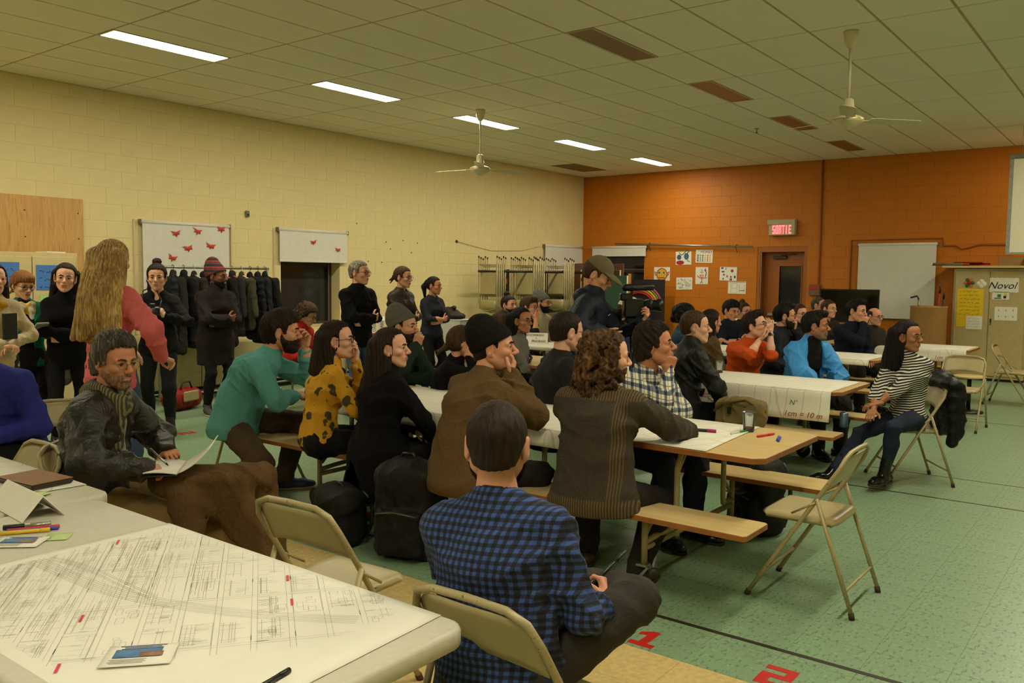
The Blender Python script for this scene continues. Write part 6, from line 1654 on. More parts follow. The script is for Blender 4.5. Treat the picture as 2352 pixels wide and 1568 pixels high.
p = Person('woman with glasses in dark brown jacket, arms folded', (7.6, 7.56, 1.708), -86, 1.70, head=-76, hp=3, sex='f', lod=1, skin='light', **crossed(1.70)); p.top('jacket', cloth('dark_brown_jacket', srgb(50, 36, 32), .5), .022, ruf=.006, collar='shirt', low=-.03); p.trousers('trousers', DTRO); p.shoes(SHOEB, SOLE); p.hair('tied', 'brown', 1); p.brows('brown'); p.glasses(GLS, .02, .0014); p.finish()
p = Person('woman with ponytail in dark navy shirt, arms folded', (8.6, 7.96, 1.585), -98, 1.60, head=-74, hp=2, sex='f', lod=1, skin='tan', **crossed(1.60)); p.top('shirt', cloth('dark_navy_shirt', srgb(34, 36, 48)), .016, ruf=.004, collar='shirt', low=-.02, sleeve=.5); p.bare_arms((1, -1), .35); p.trousers('trousers', BLK); p.shoes(SHOEB, SOLE); p.hair('ponytail', 'black', 1); p.brows('black'); p.finish()
p = Person('curly haired woman in red jacket looking down by the window', (6.42, 7.96, 1.255), -72, 1.62, SE, lean=14, slouch=16, head=-62, hp=26, sex='f', lod=1, skin='light', bulk=1.1); p.top('jacket', cloth('red_fleece', srgb(190, 34, 30)), .03, ruf=.005, collar='hood'); p.trousers('trousers', DTRO); p.shoes(SHOEB, SOLE); p.hair('curly', 'brown', 5); p.brows('brown'); p.glasses(GLM, .02); p.finish()

# --- camera operator
p = Person('camera operator in navy jacket and olive cap looking down', (5.75, 3.56, 1.755), -72, 1.78, head=-74, hp=26, lod=0, skin='light', slouch=14, bulk=1.05, R=(('w', 5.58, 3.42, 1.19), (-.3, -1, -.5), 'flat', ( .8, .6, -.1), (0, .1, 1)), L=(('w', 6.0, 3.30, 1.25), (.2, .6, -1), 'grip', (.6, -.2, .75), (-.5, -.2, .85)))
p.top('jacket', cloth('navy_shell_jacket', srgb(22, 26, 42), .6), .030, ruf=.006, collar='hood', low=-.08, thick_arm=.008); p.trousers('trousers', BLK); p.shoes(SHOEB, SOLE); p.hair('short', 'brown', 3); p.ball_cap(cloth('olive_cap_cloth', srgb(110, 98, 72), .9, .2)); p.brows('brown'); p.finish(); P_CAM = p

# --- second long table
p = Person('woman with dark wavy hair and glasses in grey sweater', (6.75, 5.06, 1.292), -74, 1.68, SE, lean=6, slouch=8, head=-92, hp=0, sex='f', lod=1, skin='tan', R=((.32, .05, .62), (0, -1, -.4), 'relaxed')); p.top('sweater', GREYK, .018, ruf=.005); p.trousers('trousers', BLK); p.shoes(SHOEB, SOLE); p.hair('shoulder', 'black', 6); p.brows('black'); p.glasses(GLS, .022, .0015); p.finish(); P_STRAP = p
p = Person('man with cropped hair smiling in black jacket at second table', (6.5, 3.07, 1.335), -38, 1.80, SE, lean=8, slouch=8, head=-62, hp=0, lod=0, skin='fair', bulk=1.1, R=((.32, -.14, .62), (-.1, -1, -.3), 'relaxed')); p.top('jacket', cloth('black_shell_jacket', srgb(24, 23, 22), .55), .030, ruf=.006, collar='turtle', low=-.06, hipw=1.2); p.trousers('trousers', BLK); p.shoes(SHOEB, SOLE); p.hair('crop', 'brown', 1); p.brows('brown'); p.finish()
p = Person('man in orange sweater with glasses, elbows on the table', (7.95, 3.13, 1.285), -126, 1.78, SE, lean=16, slouch=12, head=-88, hp=-12, hr=6, lod=0, skin='fair', R=(('chin', .035, -.06, -.145), ('w', 7.50, 3.05, .76), 'loose', (.2, .7, .6), (0, .2, 1)), L=(('chin', .12, .04, -.10), ('w', 7.62, 2.74, .76), 'relaxed', (.1, -.25, 1), (-1, -.2, 0)))
p.top('sweater', ORNG, .020, ruf=.005, sleeve=.08); p.bare_arms(); p.trousers('trousers', DTRO); p.shoes(SHOEB, SOLE); p.hair('quiff', 'dark', 2); p.brows('dark'); p.glasses(GLS, .021, .002, True); p.finish(); P_ORNG = p
p = Person('man in bright blue jacket with dark quiff at second table', (7.95, 2.55, 1.305), -122, 1.80, SE, lean=8, slouch=12, head=-76, hp=0, lod=0, skin='olive', R=((.32, .02, .68), (.1, -1, -.4), 'relaxed'), L=((.30, .02, .66), (.1, 1, -.4), 'relaxed'))
p.top('jacket', cloth('bright_blue_shell', srgb(62, 146, 220), .5), .034, ruf=.007, low=-.05, collar='turtle', hipw=1.2, opening=(.085, .125, .05), thick_arm=.012); p.top('fleece', BLK, .012, sleeve=.2, ruf=.003, collar='turtle'); p.trousers('trousers', DTRO); p.shoes(SHOEB, SOLE); p.hair('quiff', 'black', 1); p.beard('stubble', False); p.brows('black'); p.finish(); P_BLUE = p
p = Person('woman in striped top and round glasses turning on folding chair', (7.17, 1.58, 1.285), 150, 1.70, .455, lean=2, slouch=6, twist=30, head=-108, hp=0, sex='f', bulk=.88, lod=0, skin='olive', R=((.40, .04, .60), (.2, -1, -.5), 'relaxed', (.8, .5, -.2)), L=((.38, .02, .62), (.1, 1, -.4), 'relaxed', (.8, -.5, -.2)), Rf=('w', 6.72, 1.98, .12), Lf=('w', 6.86, 1.63, .13), Rk=(.3, -.3, 1), Lk=(.3, .3, 1))
p.top('sweater', STRP, .020, ruf=.005, low=-.0, hipw=1.1, sleeve=.45, thick_arm=.006); p.bare_arms((1, -1), .3); p.trousers('jeans', cloth('navy_jeans', srgb(36, 42, 62)), .008, .0); p.shoes(mat('black_patent_boot', srgb(16, 14, 14), .16, .1), SOLE, .14); p.hair('long', 'black', 8); p.brows('black'); p.glasses(GLM, .024, .0018); p.finish()
p = Person('person in white cap hidden behind the video camera', (7.75, 4.395, 1.39), -60, 1.85, SE, head=-60, hp=0, lod=2, skin='light'); p.top('jacket', cloth('blue_jacket_dark', srgb(40, 54, 110)), .025, ruf=.005); p.trousers('trousers', BLK); p.shoes(SHOEB, SOLE); p.hair('short', 'brown', 5); p.ball_cap(cloth('white_cap_cloth', srgb(216, 208, 190), .9, .2)); p.finish()
p = Person('dark haired woman with red scarf in olive coat, turned away', (8.35, 3.765, 1.275), -40, 1.70, SE, head=-30, hp=2, sex='f', lod=1, skin='light', lean=4); p.top('coat', cloth('olive_coat', srgb(92, 74, 46)), .03, ruf=.006, low=-.06, hipw=1.2); p.trousers('trousers', BLK); p.shoes(SHOEB, SOLE); p.hair('shoulder', 'dark', 9); p.scarf(knit('red_scarf', srgb(180, 36, 34)), .036, 2); p.finish()
p = Person('curly dark haired woman in denim jacket holding up phone', (8.8, 4.29, 1.302), -78, 1.66, SE, head=-66, hp=4, sex='f', lod=1, skin='tan', R=((.30, -.02, 1.08), (0, -1, -.8), 'grip', (.4, .3, .8)), L=((.30, .1, 1.05), (0, 1, -.8), 'grip', (.4, -.3, .8))); p.top('jacket', cloth('denim_jacket', srgb(44, 74, 92)), .022, ruf=.005); p.trousers('trousers', DTRO); p.shoes(SHOEB, SOLE); p.hair('curly', 'black', 7); p.brows('black'); p.finish(); P_PHONE = p
p = Person('woman with brown hair seen from behind near the chair rack', (7.9, 6.2, 1.21), 10, 1.6, SE, head=0, sex='f', lod=2, skin='light'); p.top('top', DTRO, .02); p.trousers('trousers', BLK); p.shoes(SHOEB, SOLE); p.hair('shoulder', 'brown', 3); p.finish()
# --- third table and the back rows
def sitter(label, at, yaw, head, h=1.76, sex='m', skin='light', top=BLK, tname='sweater', hair=('short', 'dark', 0), beard=None, gl=None, hand=None, off=.02, collar='crew', bulk=1.0, beanie=None, hp=0, arms=None, seat=SE, lod=2, bare=None, lean=6, trous=DTRO):
    kw = {}
    if hand == 'R': kw['R'] = (('chin', .11, -.015, -.15), (.5, -.4, -1), 'loose', (.2, .2, .95), (-.9, .3, 0))
    if hand == 'L': kw['L'] = (('chin', .11, .015, -.15), (.5, .4, -1), 'loose', (.2, -.2, .95), (-.9, -.3, 0))
    if arms == 'crossed': kw.update(R=((.24, .12, .78), (.2, -1, -.5), 'relaxed', (.1, 1, .1), (-1, 0, 0)), L=((.27, -.10, .75), (.2, 1, -.5), 'fist', (.1, -1, .1), (-1, 0, 0)))
    q = Person(label, at, yaw, h, seat, lean=lean, slouch=10, head=head, hp=hp, sex=sex, lod=lod, skin=skin, bulk=bulk, **kw)
    q.top(tname, top, off, ruf=.005, collar=collar, sleeve=1.0 if bare is None else bare)
    if bare is not None: q.bare_arms((1, -1), max(0, bare - .2))
    q.trousers('trousers', trous); q.shoes(SHOEB, SOLE)
    if hair: q.hair(*hair)
    if beanie is not None: q.beanie(beanie, z=.05, loose=.03)
    if beard: q.beard(*beard)
    q.brows((hair[1] if hair else 'dark')); 
    if gl: q.glasses(gl, .021, .002)
    return q.finish()
sitter('man with hair in a bun and black top before the chair rack', (9.6, 7.43, 1.33), -100, -96, top=BLK, hair=('bun', 'dark', 1), beard=('dark', False), lod=1)
sitter('man with glasses in black shirt, hand over his mouth', (9.2, 6.77, 1.325), -92, -84, top=BLK, hair=('mop', 'brown', 2), gl=GLS, hand='R', bare=.2, lod=1)
sitter('bearded man in grey beanie and beige shirt before the rack', (10.2, 7.27, 1.36), -96, -80, top=cloth('beige_shirt', srgb(176, 164, 138)), tname='shirt', hair=('buzz', 'black', 1), beard=('black', True), gl=GLS, beanie=GBEAN, lod=1)
sitter('young man with dark hair in navy top, arms folded', (11.0, 4.68, 1.305), -140, -112, top=DNAVY, hair=('mop', 'black', 3), arms='crossed', hp=14, bare=.3, h=1.7)
sitter('woman with high bun and glasses beside the young man', (11.6, 4.74, 1.265), -128, -116, sex='f', top=BLK, hair=('bun', 'brown', 4), gl=GLM, h=1.66)
sitter('bearded man with glasses in navy blazer, finger at mouth', (9.4, 3.36, 1.325), -84, -66, top=cloth('navy_blazer', srgb(30, 32, 44)), tname='blazer', hair=('quiff', 'black', 4), beard=('dark', True), gl=GLS, hand='L', lod=1, off=.026)
sitter('balding man with glasses behind the navy blazer man', (11.2, 3.81, 1.278), -120, -118, hair=('short', 'brown', 5), gl=GLS, top=DTRO, skin='fair')
sitter('man with short grey hair and glasses in the last row', (13.4, 4.26, 1.338), -118, -98, hair=('buzz', 'grey', 2), gl=GLM, top=GREYK, skin='light')
sitter('brown haired man in dark button shirt in the last row', (12.7, 3.89, 1.31), -120, -112, hair=('short', 'brown', 7), top=cloth('dark_olive_shirt', srgb(48, 42, 34)), tname='shirt', collar='shirt', skin='fair', bulk=1.1)
sitter('man in navy sweater with hand on chin at third table', (11.0, 3.03, 1.358), -128, -104, hair=('quiff', 'black', 6), top=knit('navy_sweater', srgb(28, 31, 44)), hand='R', skin='light', bulk=1.1, lod=1, hp=4)
sitter('bald man with black glasses behind the navy sweater man', (11.85, 3.03, 1.242), -126, -120, hair=('bald', 'dark', 1), gl=GLS, top=cloth('dark_grey_jacket', srgb(48, 42, 36)), tname='jacket', bulk=1.1)
# ================================================================== props
def sdf_obj(name, s, m, parent=None, loc=None, rot=None):
    V, Q = s.mesh(); return obj(name, fast_mesh(name, V, Q, m), parent, loc, rot)
def fold_field(s, amp, seed=0.0, f=1.0):
    x, y, z = s.ax[0][:, None, None], s.ax[1][None, :, None], s.ax[2][None, None, :]
    wp = 1.3 * np.sin(x * 11 + seed) + 1.2 * np.sin(y * 13 - seed) + .9 * np.sin(z * 9 + y * 7 + seed)
    a = 1 - np.abs(np.sin(z * 24 * f + x * 9 - y * 6 + wp)); b = 1 - np.abs(np.sin(y * 26 * f + x * 22 * f + z * 3 + 1.4 * wp + 2))
    s.F -= (amp * (a ** 2 * .7 + b ** 2 - .6)).astype(np.float32); return s

# ---- coat rack with coats
rk = empty('coat_rack', (6.20, 9.5, 0), 0, 'chrome rolling coat rack full of dark coats', 'coat rack')
MB().tube([(-.78, 0, 1.675), (.82, 0, 1.675)], .015, 10).build('rail', STEEL, rk)
for x in (-.76, .80):
    MB().tube([(x, 0, .1), (x, 0, 1.675)], .015, 10).build('upright', STEEL, rk); MB().tube([(x, -.27, .09), (x, .27, .09)], .015, 10).build('foot', STEEL, rk)
    for y in (-.25, .25): MB().tube([(x - .012, y, .03), (x + .012, y, .03)], .03, 12).build('caster', CASTER, rk)
MB().tube([(-.76, 0, .12), (.80, 0, .12)], .013, 8).build('base_bar', STEEL, rk)
def coat(x, col, L, puff, label, hcol, tilt=0.0, w=.26):
    r = empty('coat', (6.20 + x, 9.5, 1.675), tilt, label, 'coat', 'coats hanging on the rack')
    s = SDF((-.12, -.38, -L - .12), (.12, .38, -.02), .013)
    s.cone((0, -w * .75, -.16), (0, w * .75, -.16), .034, .034, 0); s.cone((0, 0, -.07), (0, 0, -.18), .04, .06, .03)
    s.rbox((0, 0, -.15 - (L - .1) / 2), (.062, w * .92, (L - .1) / 2), .05, k=.05)
    for y in (-1, 1): s.cone((0, y * w * .8, -.17), (.012, y * w * 1.06, -.60), .052, .040, .03)
    if puff:
        z = s.ax[2][None, None, :]; s.F += (.008 * np.abs(np.sin(z * 38))).astype(np.float32)
    fold_field(s, .010, x * 9); sdf_obj('shell', s, col, r)
    h = MB(); h.tube([(0, 0, -.07), (0, 0, -.03), (0, -.02, -.005), (0, -.018, .022), (0, .006, .03), (0, .022, .012)], .0035, 6); h.tube([(0, -.2, -.145), (0, 0, -.085), (0, .2, -.145)], .007, 6); h.build('hanger', hcol, r)
CBK = cloth('coat_black', srgb(16, 14, 15), .75); CNV = cloth('coat_navy', srgb(20, 22, 32), .7); CGR = cloth('coat_charcoal', srgb(38, 36, 35), .85); CBR = cloth('coat_brown', srgb(44, 36, 30), .85); COL_ = cloth('coat_olive', srgb(64, 60, 44), .8); CTW = knit('coat_tweed', srgb(46, 43, 39))
HW, HB, HO = mat('hanger_white', srgb(220, 215, 205), .5), mat('hanger_black', srgb(24, 22, 22), .5), mat('hanger_orange', srgb(206, 96, 40), .5)
for x, c, L, pf, lb, hc, tl in ((-.70, CNV, .95, 1, 'navy quilted coat hanging first on the rack beside the photographer', HB, .1), (-.56, CTW, 1.0, 0, 'grey tweed coat hanging second on the rack', HB, -.05), (-.42, CBK, .9, 0, 'plain black coat hanging third on the rack', HB, .05),
    (-.28, CBR, .95, 0, 'brown coat on a white hanger behind the beanie man', HW, 0), (-.15, CBK, .85, 1, 'black padded coat directly behind the striped beanie', HW, .05), (-.02, CGR, .9, 0, 'charcoal coat hanging at the middle of the rack', HB, -.05),
    (.12, CBK, .95, 0, 'long black coat just right of the striped beanie', HO, .1), (.26, CGR, .82, 0, 'charcoal jacket on orange hanger with broad collar', HO, -.1), (.40, COL_, .75, 0, 'olive jacket between darker coats', HW, 0), (.53, CBK, .85, 1, 'black down jacket with quilted rows', HB, .05), (.65, CNV, .9, 0, 'dark navy coat second from the end of the rack', HB, -.05), (.76, CBK, .95, 0, 'black wool coat at the window end of the rack', HB, .08)):
    coat(x, c, L, pf, lb, hc, tl)

# ---- rack of folded chairs
DKF = mat('black_rack_steel', srgb(26, 22, 20), .5, .1)
cr_ = empty('chair_rack', (12.9, 9.62, 0), 0, 'black steel rack hung with folded tan chairs', 'chair rack')
for x in (-.55, 1.35): MB().box((x, 0, .92), (.07, .07, 1.64)).build('post', DKF, cr_); MB().box((x, 0, .06), (.08, .9, .06)).build('foot', DKF, cr_)
for y in (-.30, .30): MB().tube([(-1.0, y, 1.70), (1.7, y, 1.70)], .022, 8).build('hanger_bar', DKF, cr_)
MB().box((.4, 0, .1), (1.95, .07, .05)).build('base_bar', DKF, cr_); MB().box((-.60, -.03, 1.52), (.01, .03, .09)).build('tag', mat('orange_tag', srgb(220, 80, 24), .6), cr_)
def folded_parts(r):
    f = MB(); w = .215
    f.tube([(0, w, .98), (0, w, .14), (0, w - .06, .03), (0, 0, .0), (0, -w + .06, .03), (0, -w, .14), (0, -w, .98)], .011, 6); f.build('frame', WORN, r)
    for s in (-1, 1): MB().tube([(.022, s * (w - .03), .88), (.022, s * (w - .03), .30)], .010, 6).build('leg', WORN, r); MB().tube([(0, s * w, .965), (0, s * w, 1.0)], .0145, 6).build('foot', RUBBER, r)
    MB().tube([(0, w, .84), (0, -w, .84)], .007, 6).build('stretcher', WORN, r)
    MB().slab(lambda u, v: (-.004 - .010 * (1 - (2 * u - 1) ** 2), (u - .5) * .39, .03 + v * .17), 6, 2, .004).build('backrest', TAN, r); MB().box((.008, 0, .50), (.018, .37, .40), bev=.008).build('seat', TAN, r)
fc0 = None
for st, (x0, y, n) in enumerate(((12.02, 9.80, 5), (12.55, 9.36, 6), (13.05, 9.84, 6), (13.55, 9.36, 6))):
    for k in range(n):
        lb = 'folded tan chair hanging in the %s stack of the rack, %s from the front' % (('left end', 'front', 'rear middle', 'right end')[st], ('first', 'second', 'third', 'fourth', 'fifth', 'sixth')[k])
        loc = (x0 + k * .062, y, .98 - .02 * (k % 3))
        if fc0 is None: fc0 = empty('folded_chair', loc, 0, lb, 'folded chair', 'folded chairs on the rack'); folded_parts(fc0)
        else: tag(copy_tree(fc0, None, loc, 0.0), lb, 'folded chair', 'folded chairs on the rack')
WDB = mat('dark_brown_board', srgb(112, 66, 38), .5, .12); CRE = mat('cream_rail', srgb(214, 204, 168), .5)
for i, (x, y) in enumerate(((14.75, 9.62), (15.0, 9.30), (15.25, 9.0))):
    r = empty('folded_table', (x, y, 0), math.radians(-38), ('brown folded table leaning nearest the chair rack', 'brown folded table leaning in the middle by the corner', 'brown folded table leaning closest to the orange wall')[i], 'folded table', 'folded tables in the corner')
    MB().box((0, 0, .98), (.03, .74, 1.83), bev=.004).build('top', WDB, r)
    MB().tube([(-.03, .28, .2), (-.03, .28, 1.76), (-.03, -.28, 1.76), (-.03, -.28, .2)], .014, 8).build('leg_frame', CRE, r); MB().box((-.02, 0, .04), (.02, .74, .05)).build('edge', CRE, r)
# ---- chalkboard and rainbow by the orange window
cb_ = empty('chalkboard', (14.25, 8.62, 0), math.radians(8), 'green chalkboard on a wooden frame behind the camera operator', 'chalkboard'); MB().box((0, 0, 1.1), (.02, .9, 1.1)).build('board', mat('chalk_green', srgb(38, 72, 52), .7), cb_)
for y in (-.47, .47): MB().box((0, y, .85), (.04, .05, 1.68)).build('post', mat('pine_frame', srgb(190, 130, 66), .5), cb_); MB().box((0, y, .03), (.5, .05, .05)).build('foot', mat('pine_frame', srgb(190, 130, 66), .5), cb_)
MB().box((-.014, -.43, 1.1), (.012, .03, 1.1)).build('strip', PAPER, cb_)
rb_ = empty('rainbow_poster', (15.55, 8.62, .75), 0, 'dark poster board with painted rainbow under the window', 'poster'); MB().box((.0, 0, .33), (.02, 1.15, 1.0)).build('board', mat('dark_board', srgb(36, 28, 26), .7), rb_)
MB().box((.03, 0, -.36), (.3, .06, .78)).build('stand', DKF, rb_)
for i, m_ in enumerate((PM, PG, PY, PO, PR)):
    b = MB(); R_ = .52 - i * .05; P = [(-.012, R_ * math.cos(a), .28 + R_ * .85 * math.sin(a)) for a in [math.pi * k / 20 for k in range(21)]]; b.tube(P, .022, 6); b.build('arc', m_, rb_)

# ---- video camera on a tripod
vc = empty('video_camera', (6.03, 3.40, 0), math.radians(-50), 'black video camera with fuzzy microphone on a tripod', 'video camera')
CAMB = mat('camera_black', srgb(17, 16, 17), .4, .1); GLASSL = mat('lens_glass', srgb(60, 44, 40), .08, .1)
b = MB(); b.box((0, 0, 1.36), (.16, .12, .15), bev=.012); b.box((-.06, .0, 1.45), (.1, .08, .06), bev=.01); b.build('body', CAMB, vc)
b = MB(); b.tube([(.07, 0, 1.385), (.10, 0, 1.385), (.105, 0, 1.385), (.19, 0, 1.385), (.195, 0, 1.385), (.235, 0, 1.385)], [.04, .04, .046, .046, .054, .054], 20); ln = b.build('lens', CAMB, vc); MB().tube([(.2355, 0, 1.385), (.237, 0, 1.385)], .047, 20).build('front_glass', GLASSL, ln)
MB().tube([(.12, -.0, 1.385), (.15, 0, 1.385)], .049, 20).build('focus_ring', BLACK, ln)
b = MB(); b.tube([(-.09, 0, 1.515), (-.07, 0, 1.525), (.10, 0, 1.53), (.16, 0, 1.53), (.17, 0, 1.528)], [.02, .03, .03, .027, .015], 14); mc = b.build('microphone', CAMB, vc); MB().tube([(-.02, 0, 1.46), (-.01, 0, 1.505)], .012, 8).build('shock_mount', CAMB, mc)
lettering('logo', 'R\u00d8DE', .032, mat('grey_logo', srgb(90, 88, 86), .5), mc, frame4((.04, -.0315, 1.53), (1, 0, 0), (0, 0, 1), (0, -1, 0)), .0006)
b = MB(); b.box((0, 0, 1.25), (.12, .08, .08), bev=.01); b.tube([(-.03, 0, 1.22), (-.22, .05, 1.12), (-.3, .06, 1.1)], .01, 8); hd = b.build('tripod_head', CAMB, vc)
MB().tube([(0, 0, .62), (0, 0, 1.22)], .022, 10).build('column', CAMB, vc)
for i in range(3):
    a = 2 * math.pi * i / 3 + .4; MB().tube([(.03 * math.cos(a), .03 * math.sin(a), 1.0), (.34 * math.cos(a), .34 * math.sin(a), .02)], .014, 8).build('leg', CAMB, vc)
MB().box((-.11, .1, 1.3), (.008, .14, .1), rz=.3).build('monitor', CAMB, vc)
tb_ = empty('tablet', (5.76, 3.33, 1.235), math.radians(-50), 'dark tablet held flat by the camera operator', 'tablet'); MB().box((0, 0, 0), (.2, .13, .009), bev=.003).build('case', CAMB, tb_).rotation_euler = (0, -.45, 0); MB().box((0, 0, .006), (.18, .115, .002)).build('screen', SCREEN, tb_).rotation_euler = (0, -.45, 0)
JW = mat('jacket_logo_white', srgb(190, 186, 180), .6)

# ---- things in hands
k = P_PHOTO; q = k.root
pc = empty('photo_camera', (0, 0, 0), 0, 'black photo camera held by the woman near the coats', 'photo camera'); m4 = k.o + k.Rz @ np.array((.36, .0, 1.24)); pc.location = m4; pc.rotation_euler = (0, 0, D(-128 + 12))
b = MB(); b.box((0, 0, 0), (.06, .13, .085), bev=.012); b.box((.0, 0, .055), (.05, .05, .04), bev=.008); b.build('body', CAMB, pc); b = MB(); b.tube([(.03, 0, 0), (.12, 0, -.004)], .034, 16); ln = b.build('lens', CAMB, pc); MB().tube([(.1205, 0, -.004), (.122, 0, -.004)], .027, 16).build('front_glass', GLASSL, ln)
MB().tube([(-.01, .065, .03), (-.12, .09, .10), (-.30, .06, .19), (-.36, 0, .21), (-.30, -.06, .19), (-.12, -.09, .10), (-.01, -.065, .03)], .006, 6).build('strap', CAMB, pc)
k = P_PAD; lo_ = k.o + k.Rz @ np.array((.36, .06, 1.12)); pd = empty('note_pad', lo_, D(-100), 'grey note pad in the hands of the ginger haired woman', 'note pad'); MB().box((0, 0, 0), (.14, .1, .012), bev=.002).build('cover', mat('pad_grey', srgb(120, 120, 112), .7), pd).rotation_euler = (0, -.5, .1); MB().box((0, 0, .009), (.135, .095, .003)).build('page', PAPER, pd).rotation_euler = (0, -.5, .1)
s = SDF((-.14, -.12, -.5), (.14, .12, .06), .013); s.cone((0, 0, -.02), (0, 0, -.42), .055, .09, 0, (0, 1, 0), 1.2); fold_field(s, .014, 3); ctw = sdf_obj('draped_coat', s, m_scarfs('grey_zigzag_knit', srgb(60, 58, 56), srgb(124, 120, 112), .03), None, k.o + k.Rz @ np.array((.22, .26, 1.08))); tag(ctw, 'grey patterned coat hanging over an arm by the cupboard', 'coat')
k = P_BOOK; bk = empty('dark_notebook', k.o + k.Rz @ np.array((.27, .04, 1.14)), D(-60), 'black notebook with white edge held at the picture edge', 'notebook'); MB().box((0, 0, .02), (.02, .15, .21), bev=.002).build('cover', BLACK, bk); MB().box((0, .004, .02), (.014, .15, .204)).build('pages', PAPER, bk)
k = P_PHONE; ph = empty('phone', k.o + k.Rz @ np.array((.40, .03, 1.19)), D(-78), 'dark phone held up by the curly haired woman', 'phone'); MB().box((0, 0, 0), (.009, .15, .075), bev=.003).build('case', CAMB, ph); MB().box((-.006, 0, 0), (.001, .135, .065)).build('screen', SCREEN, ph)
k = P_ORNG; el, wr = k.arm[1][:2]; u = nz(el - wr); wp = wr + u * .03; b = MB(); b.tube([wp - u * .012, wp + u * .012], .034, 14); wt = b.build('watch_strap', mat('grey_strap', srgb(140, 130, 124), .6), k.root); n_ = nz(np.cross(u, (0, 0, 1))); f_ = nz(k.pt(('w', 0, 0, 1.6)) - wp); f_ = nz(f_ - u * (f_ @ u)); MB().tube([wp + f_ * .03, wp + f_ * .042], .019, 4).build('watch_case', BLACK, wt)
k = P_BLUE
for sd, txt in ((1, None),): pass
# open notebook on the lap of the grey haired man
nb = empty('open_notebook', (2.20, 3.66, .675), D(-40), 'open white notebook on the lap of the grey haired man', 'notebook')
b = MB(); b.slab(lambda u, v: (-.21 + .21 * u, (v - .5) * .28, .008 + .012 * math.sin(math.pi * u)), 8, 2, .006); b.build('page', PAPER, nb); b = MB(); b.slab(lambda u, v: (.2 * u * math.cos(.5 + .25 * u), (v - .5) * .28, .010 + .2 * u * math.sin(.35 + .3 * u)), 8, 2, .005); b.build('page', PAPER, nb); b = MB(); b.slab(lambda u, v: (-.21 + .21 * u, (v - .5) * .285, .0), 2, 1, .003); b.build('cover', BLACK, nb)
pn = empty('silver_pen', (2.13, 3.74, .735), D(-80), 'silver pen in the hand of the grey haired man', 'pen'); MB().tube([(-.06, 0, .03), (.05, 0, -.03)], .0055, 8).build('barrel', STEEL, pn); MB().tube([(.05, 0, -.03), (.065, 0, -.039)], [.005, .001], 8).build('tip', BLACK, pn)
br = P_GREY; el, wr = br.arm[-1][:2]; u = nz(el - wr); MB().tube([wr + u * .028, wr + u * .062], .033, 14).build('bracelet', mat('red_brown_leather', srgb(92, 44, 30), .5), br.root)
# brown coat over his knee
s = SDF((-.34, -.34, -.60), (.40, .30, .16), .011)
s.cone((-.22, .02, .0), (.2, -.02, .02), .10, .085, 0, (0, 0, 1), .8); s.cone((.05, -.10, .0), (.24, -.13, -.40), .045, .035, .05, (.8, -.2, 0), 2.6); s.cone((-.14, -.11, -.02), (-.10, -.13, -.24), .04, .03, .05, (1, 0, 0), 2.2); s.cone((.2, .0, .01), (.30, -.03, -.40), .05, .035, .05, (.6, .6, 0), 1.7)
s.cone((-.2, -.09, .03), (.12, -.13, .04), .03, .03, .03); fold_field(s, .012, 5, .8)
ct = sdf_obj('draped_coat', s, knit('brown_corduroy', srgb(96, 72, 46), 90, .6), None, (2.34, 3.60, .60), (0, 0, D(-40))); tag(ct, 'brown corduroy coat lying over the knees of the grey haired man', 'coat')
# pen in the hand of the checked shirt man
k = P_CHECK; el, wr = k.arm[-1][:2]; pw = k.o + k.Rz @ wr; pn = empty('dark_pen', pw + k.Rz @ nz((.7, .4, .6)) * .075 + np.array((.0, .01, .022)), D(-20), 'dark green pen held by the man in blue checks', 'pen'); MB().tube([(-.07, 0, -.045), (.07, 0, .04)], .006, 8).build('barrel', mat('dark_green_plastic', srgb(22, 40, 28), .3), pn); MB().tube([(.045, 0, .026), (.085, 0, .05)], .0068, 8).build('cap', mat('dark_green_cap', srgb(28, 52, 36), .3), pn)

# ---- bags
NYL = cloth('black_nylon', srgb(20, 18, 18), .6, .5)
def backpack(loc, rz, label, m, h=.46, w=.32, d=.2, tilt=0.0):
    r = empty('backpack', loc, rz, label, 'backpack', 'backpacks on the floor'); s = SDF((-d, -w * .75, 0), (d, w * .75, h + .08), .011)
    s.rbox((0, 0, h * .48), (d * .5, w * .5, h * .48), .07, k=0); s.ell((0, 0, h * .8), (d * .52, w * .48, h * .24), k=.05); s.rbox((d * .5, 0, h * .30), (d * .22, w * .4, h * .24), .04, k=.02); s.plane((0, 0, .004), (0, 0, -1)); fold_field(s, .012, loc[0] * 3); bd = sdf_obj('body', s, m, r)
    bd.rotation_euler = (0, tilt, 0)
    MB().tube([(0, -.05, h * .99), (.0, -.03, h * 1.06), (0, .03, h * 1.06), (0, .05, h * .99)], .009, 6).build('grab_loop', BLACK, r)
    for y in (-.09, .09): MB().tube([(-d * .5, y, h * .9), (-d * .75, y * 1.2, h * .7), (-d * .72, y * 1.3, h * .35), (-d * .5, y * 1.3, h * .1)], .014, 6).build('strap', BLACK, r)
    MB().tube([(d * .74, -w * .34, h * .5), (d * .76, 0, h * .53), (d * .74, w * .34, h * .5)], .005, 6).build('zip', mat('zip_metal', srgb(90, 86, 78), .4, metal=.6), r); return r
backpack((3.42, 3.36, 0), D(200), 'black backpack with flap standing by the near bench', NYL, .56, .36, .24); backpack((5.16, 1.98, 0), D(150), 'black backpack standing under the table end', NYL, .50, .34, .22)
backpack((3.34, 3.86, 0), D(170), 'low dark bag beside the skirt of the black coat', cloth('dark_bag', srgb(22, 19, 18), .7), .34, .36, .22)
ob = empty('olive_bag', (6.42, 2.62, .432), D(10), 'olive canvas shoulder bag on the bench of the second table', 'bag'); OLV = cloth('olive_canvas', srgb(126, 106, 66), .9)
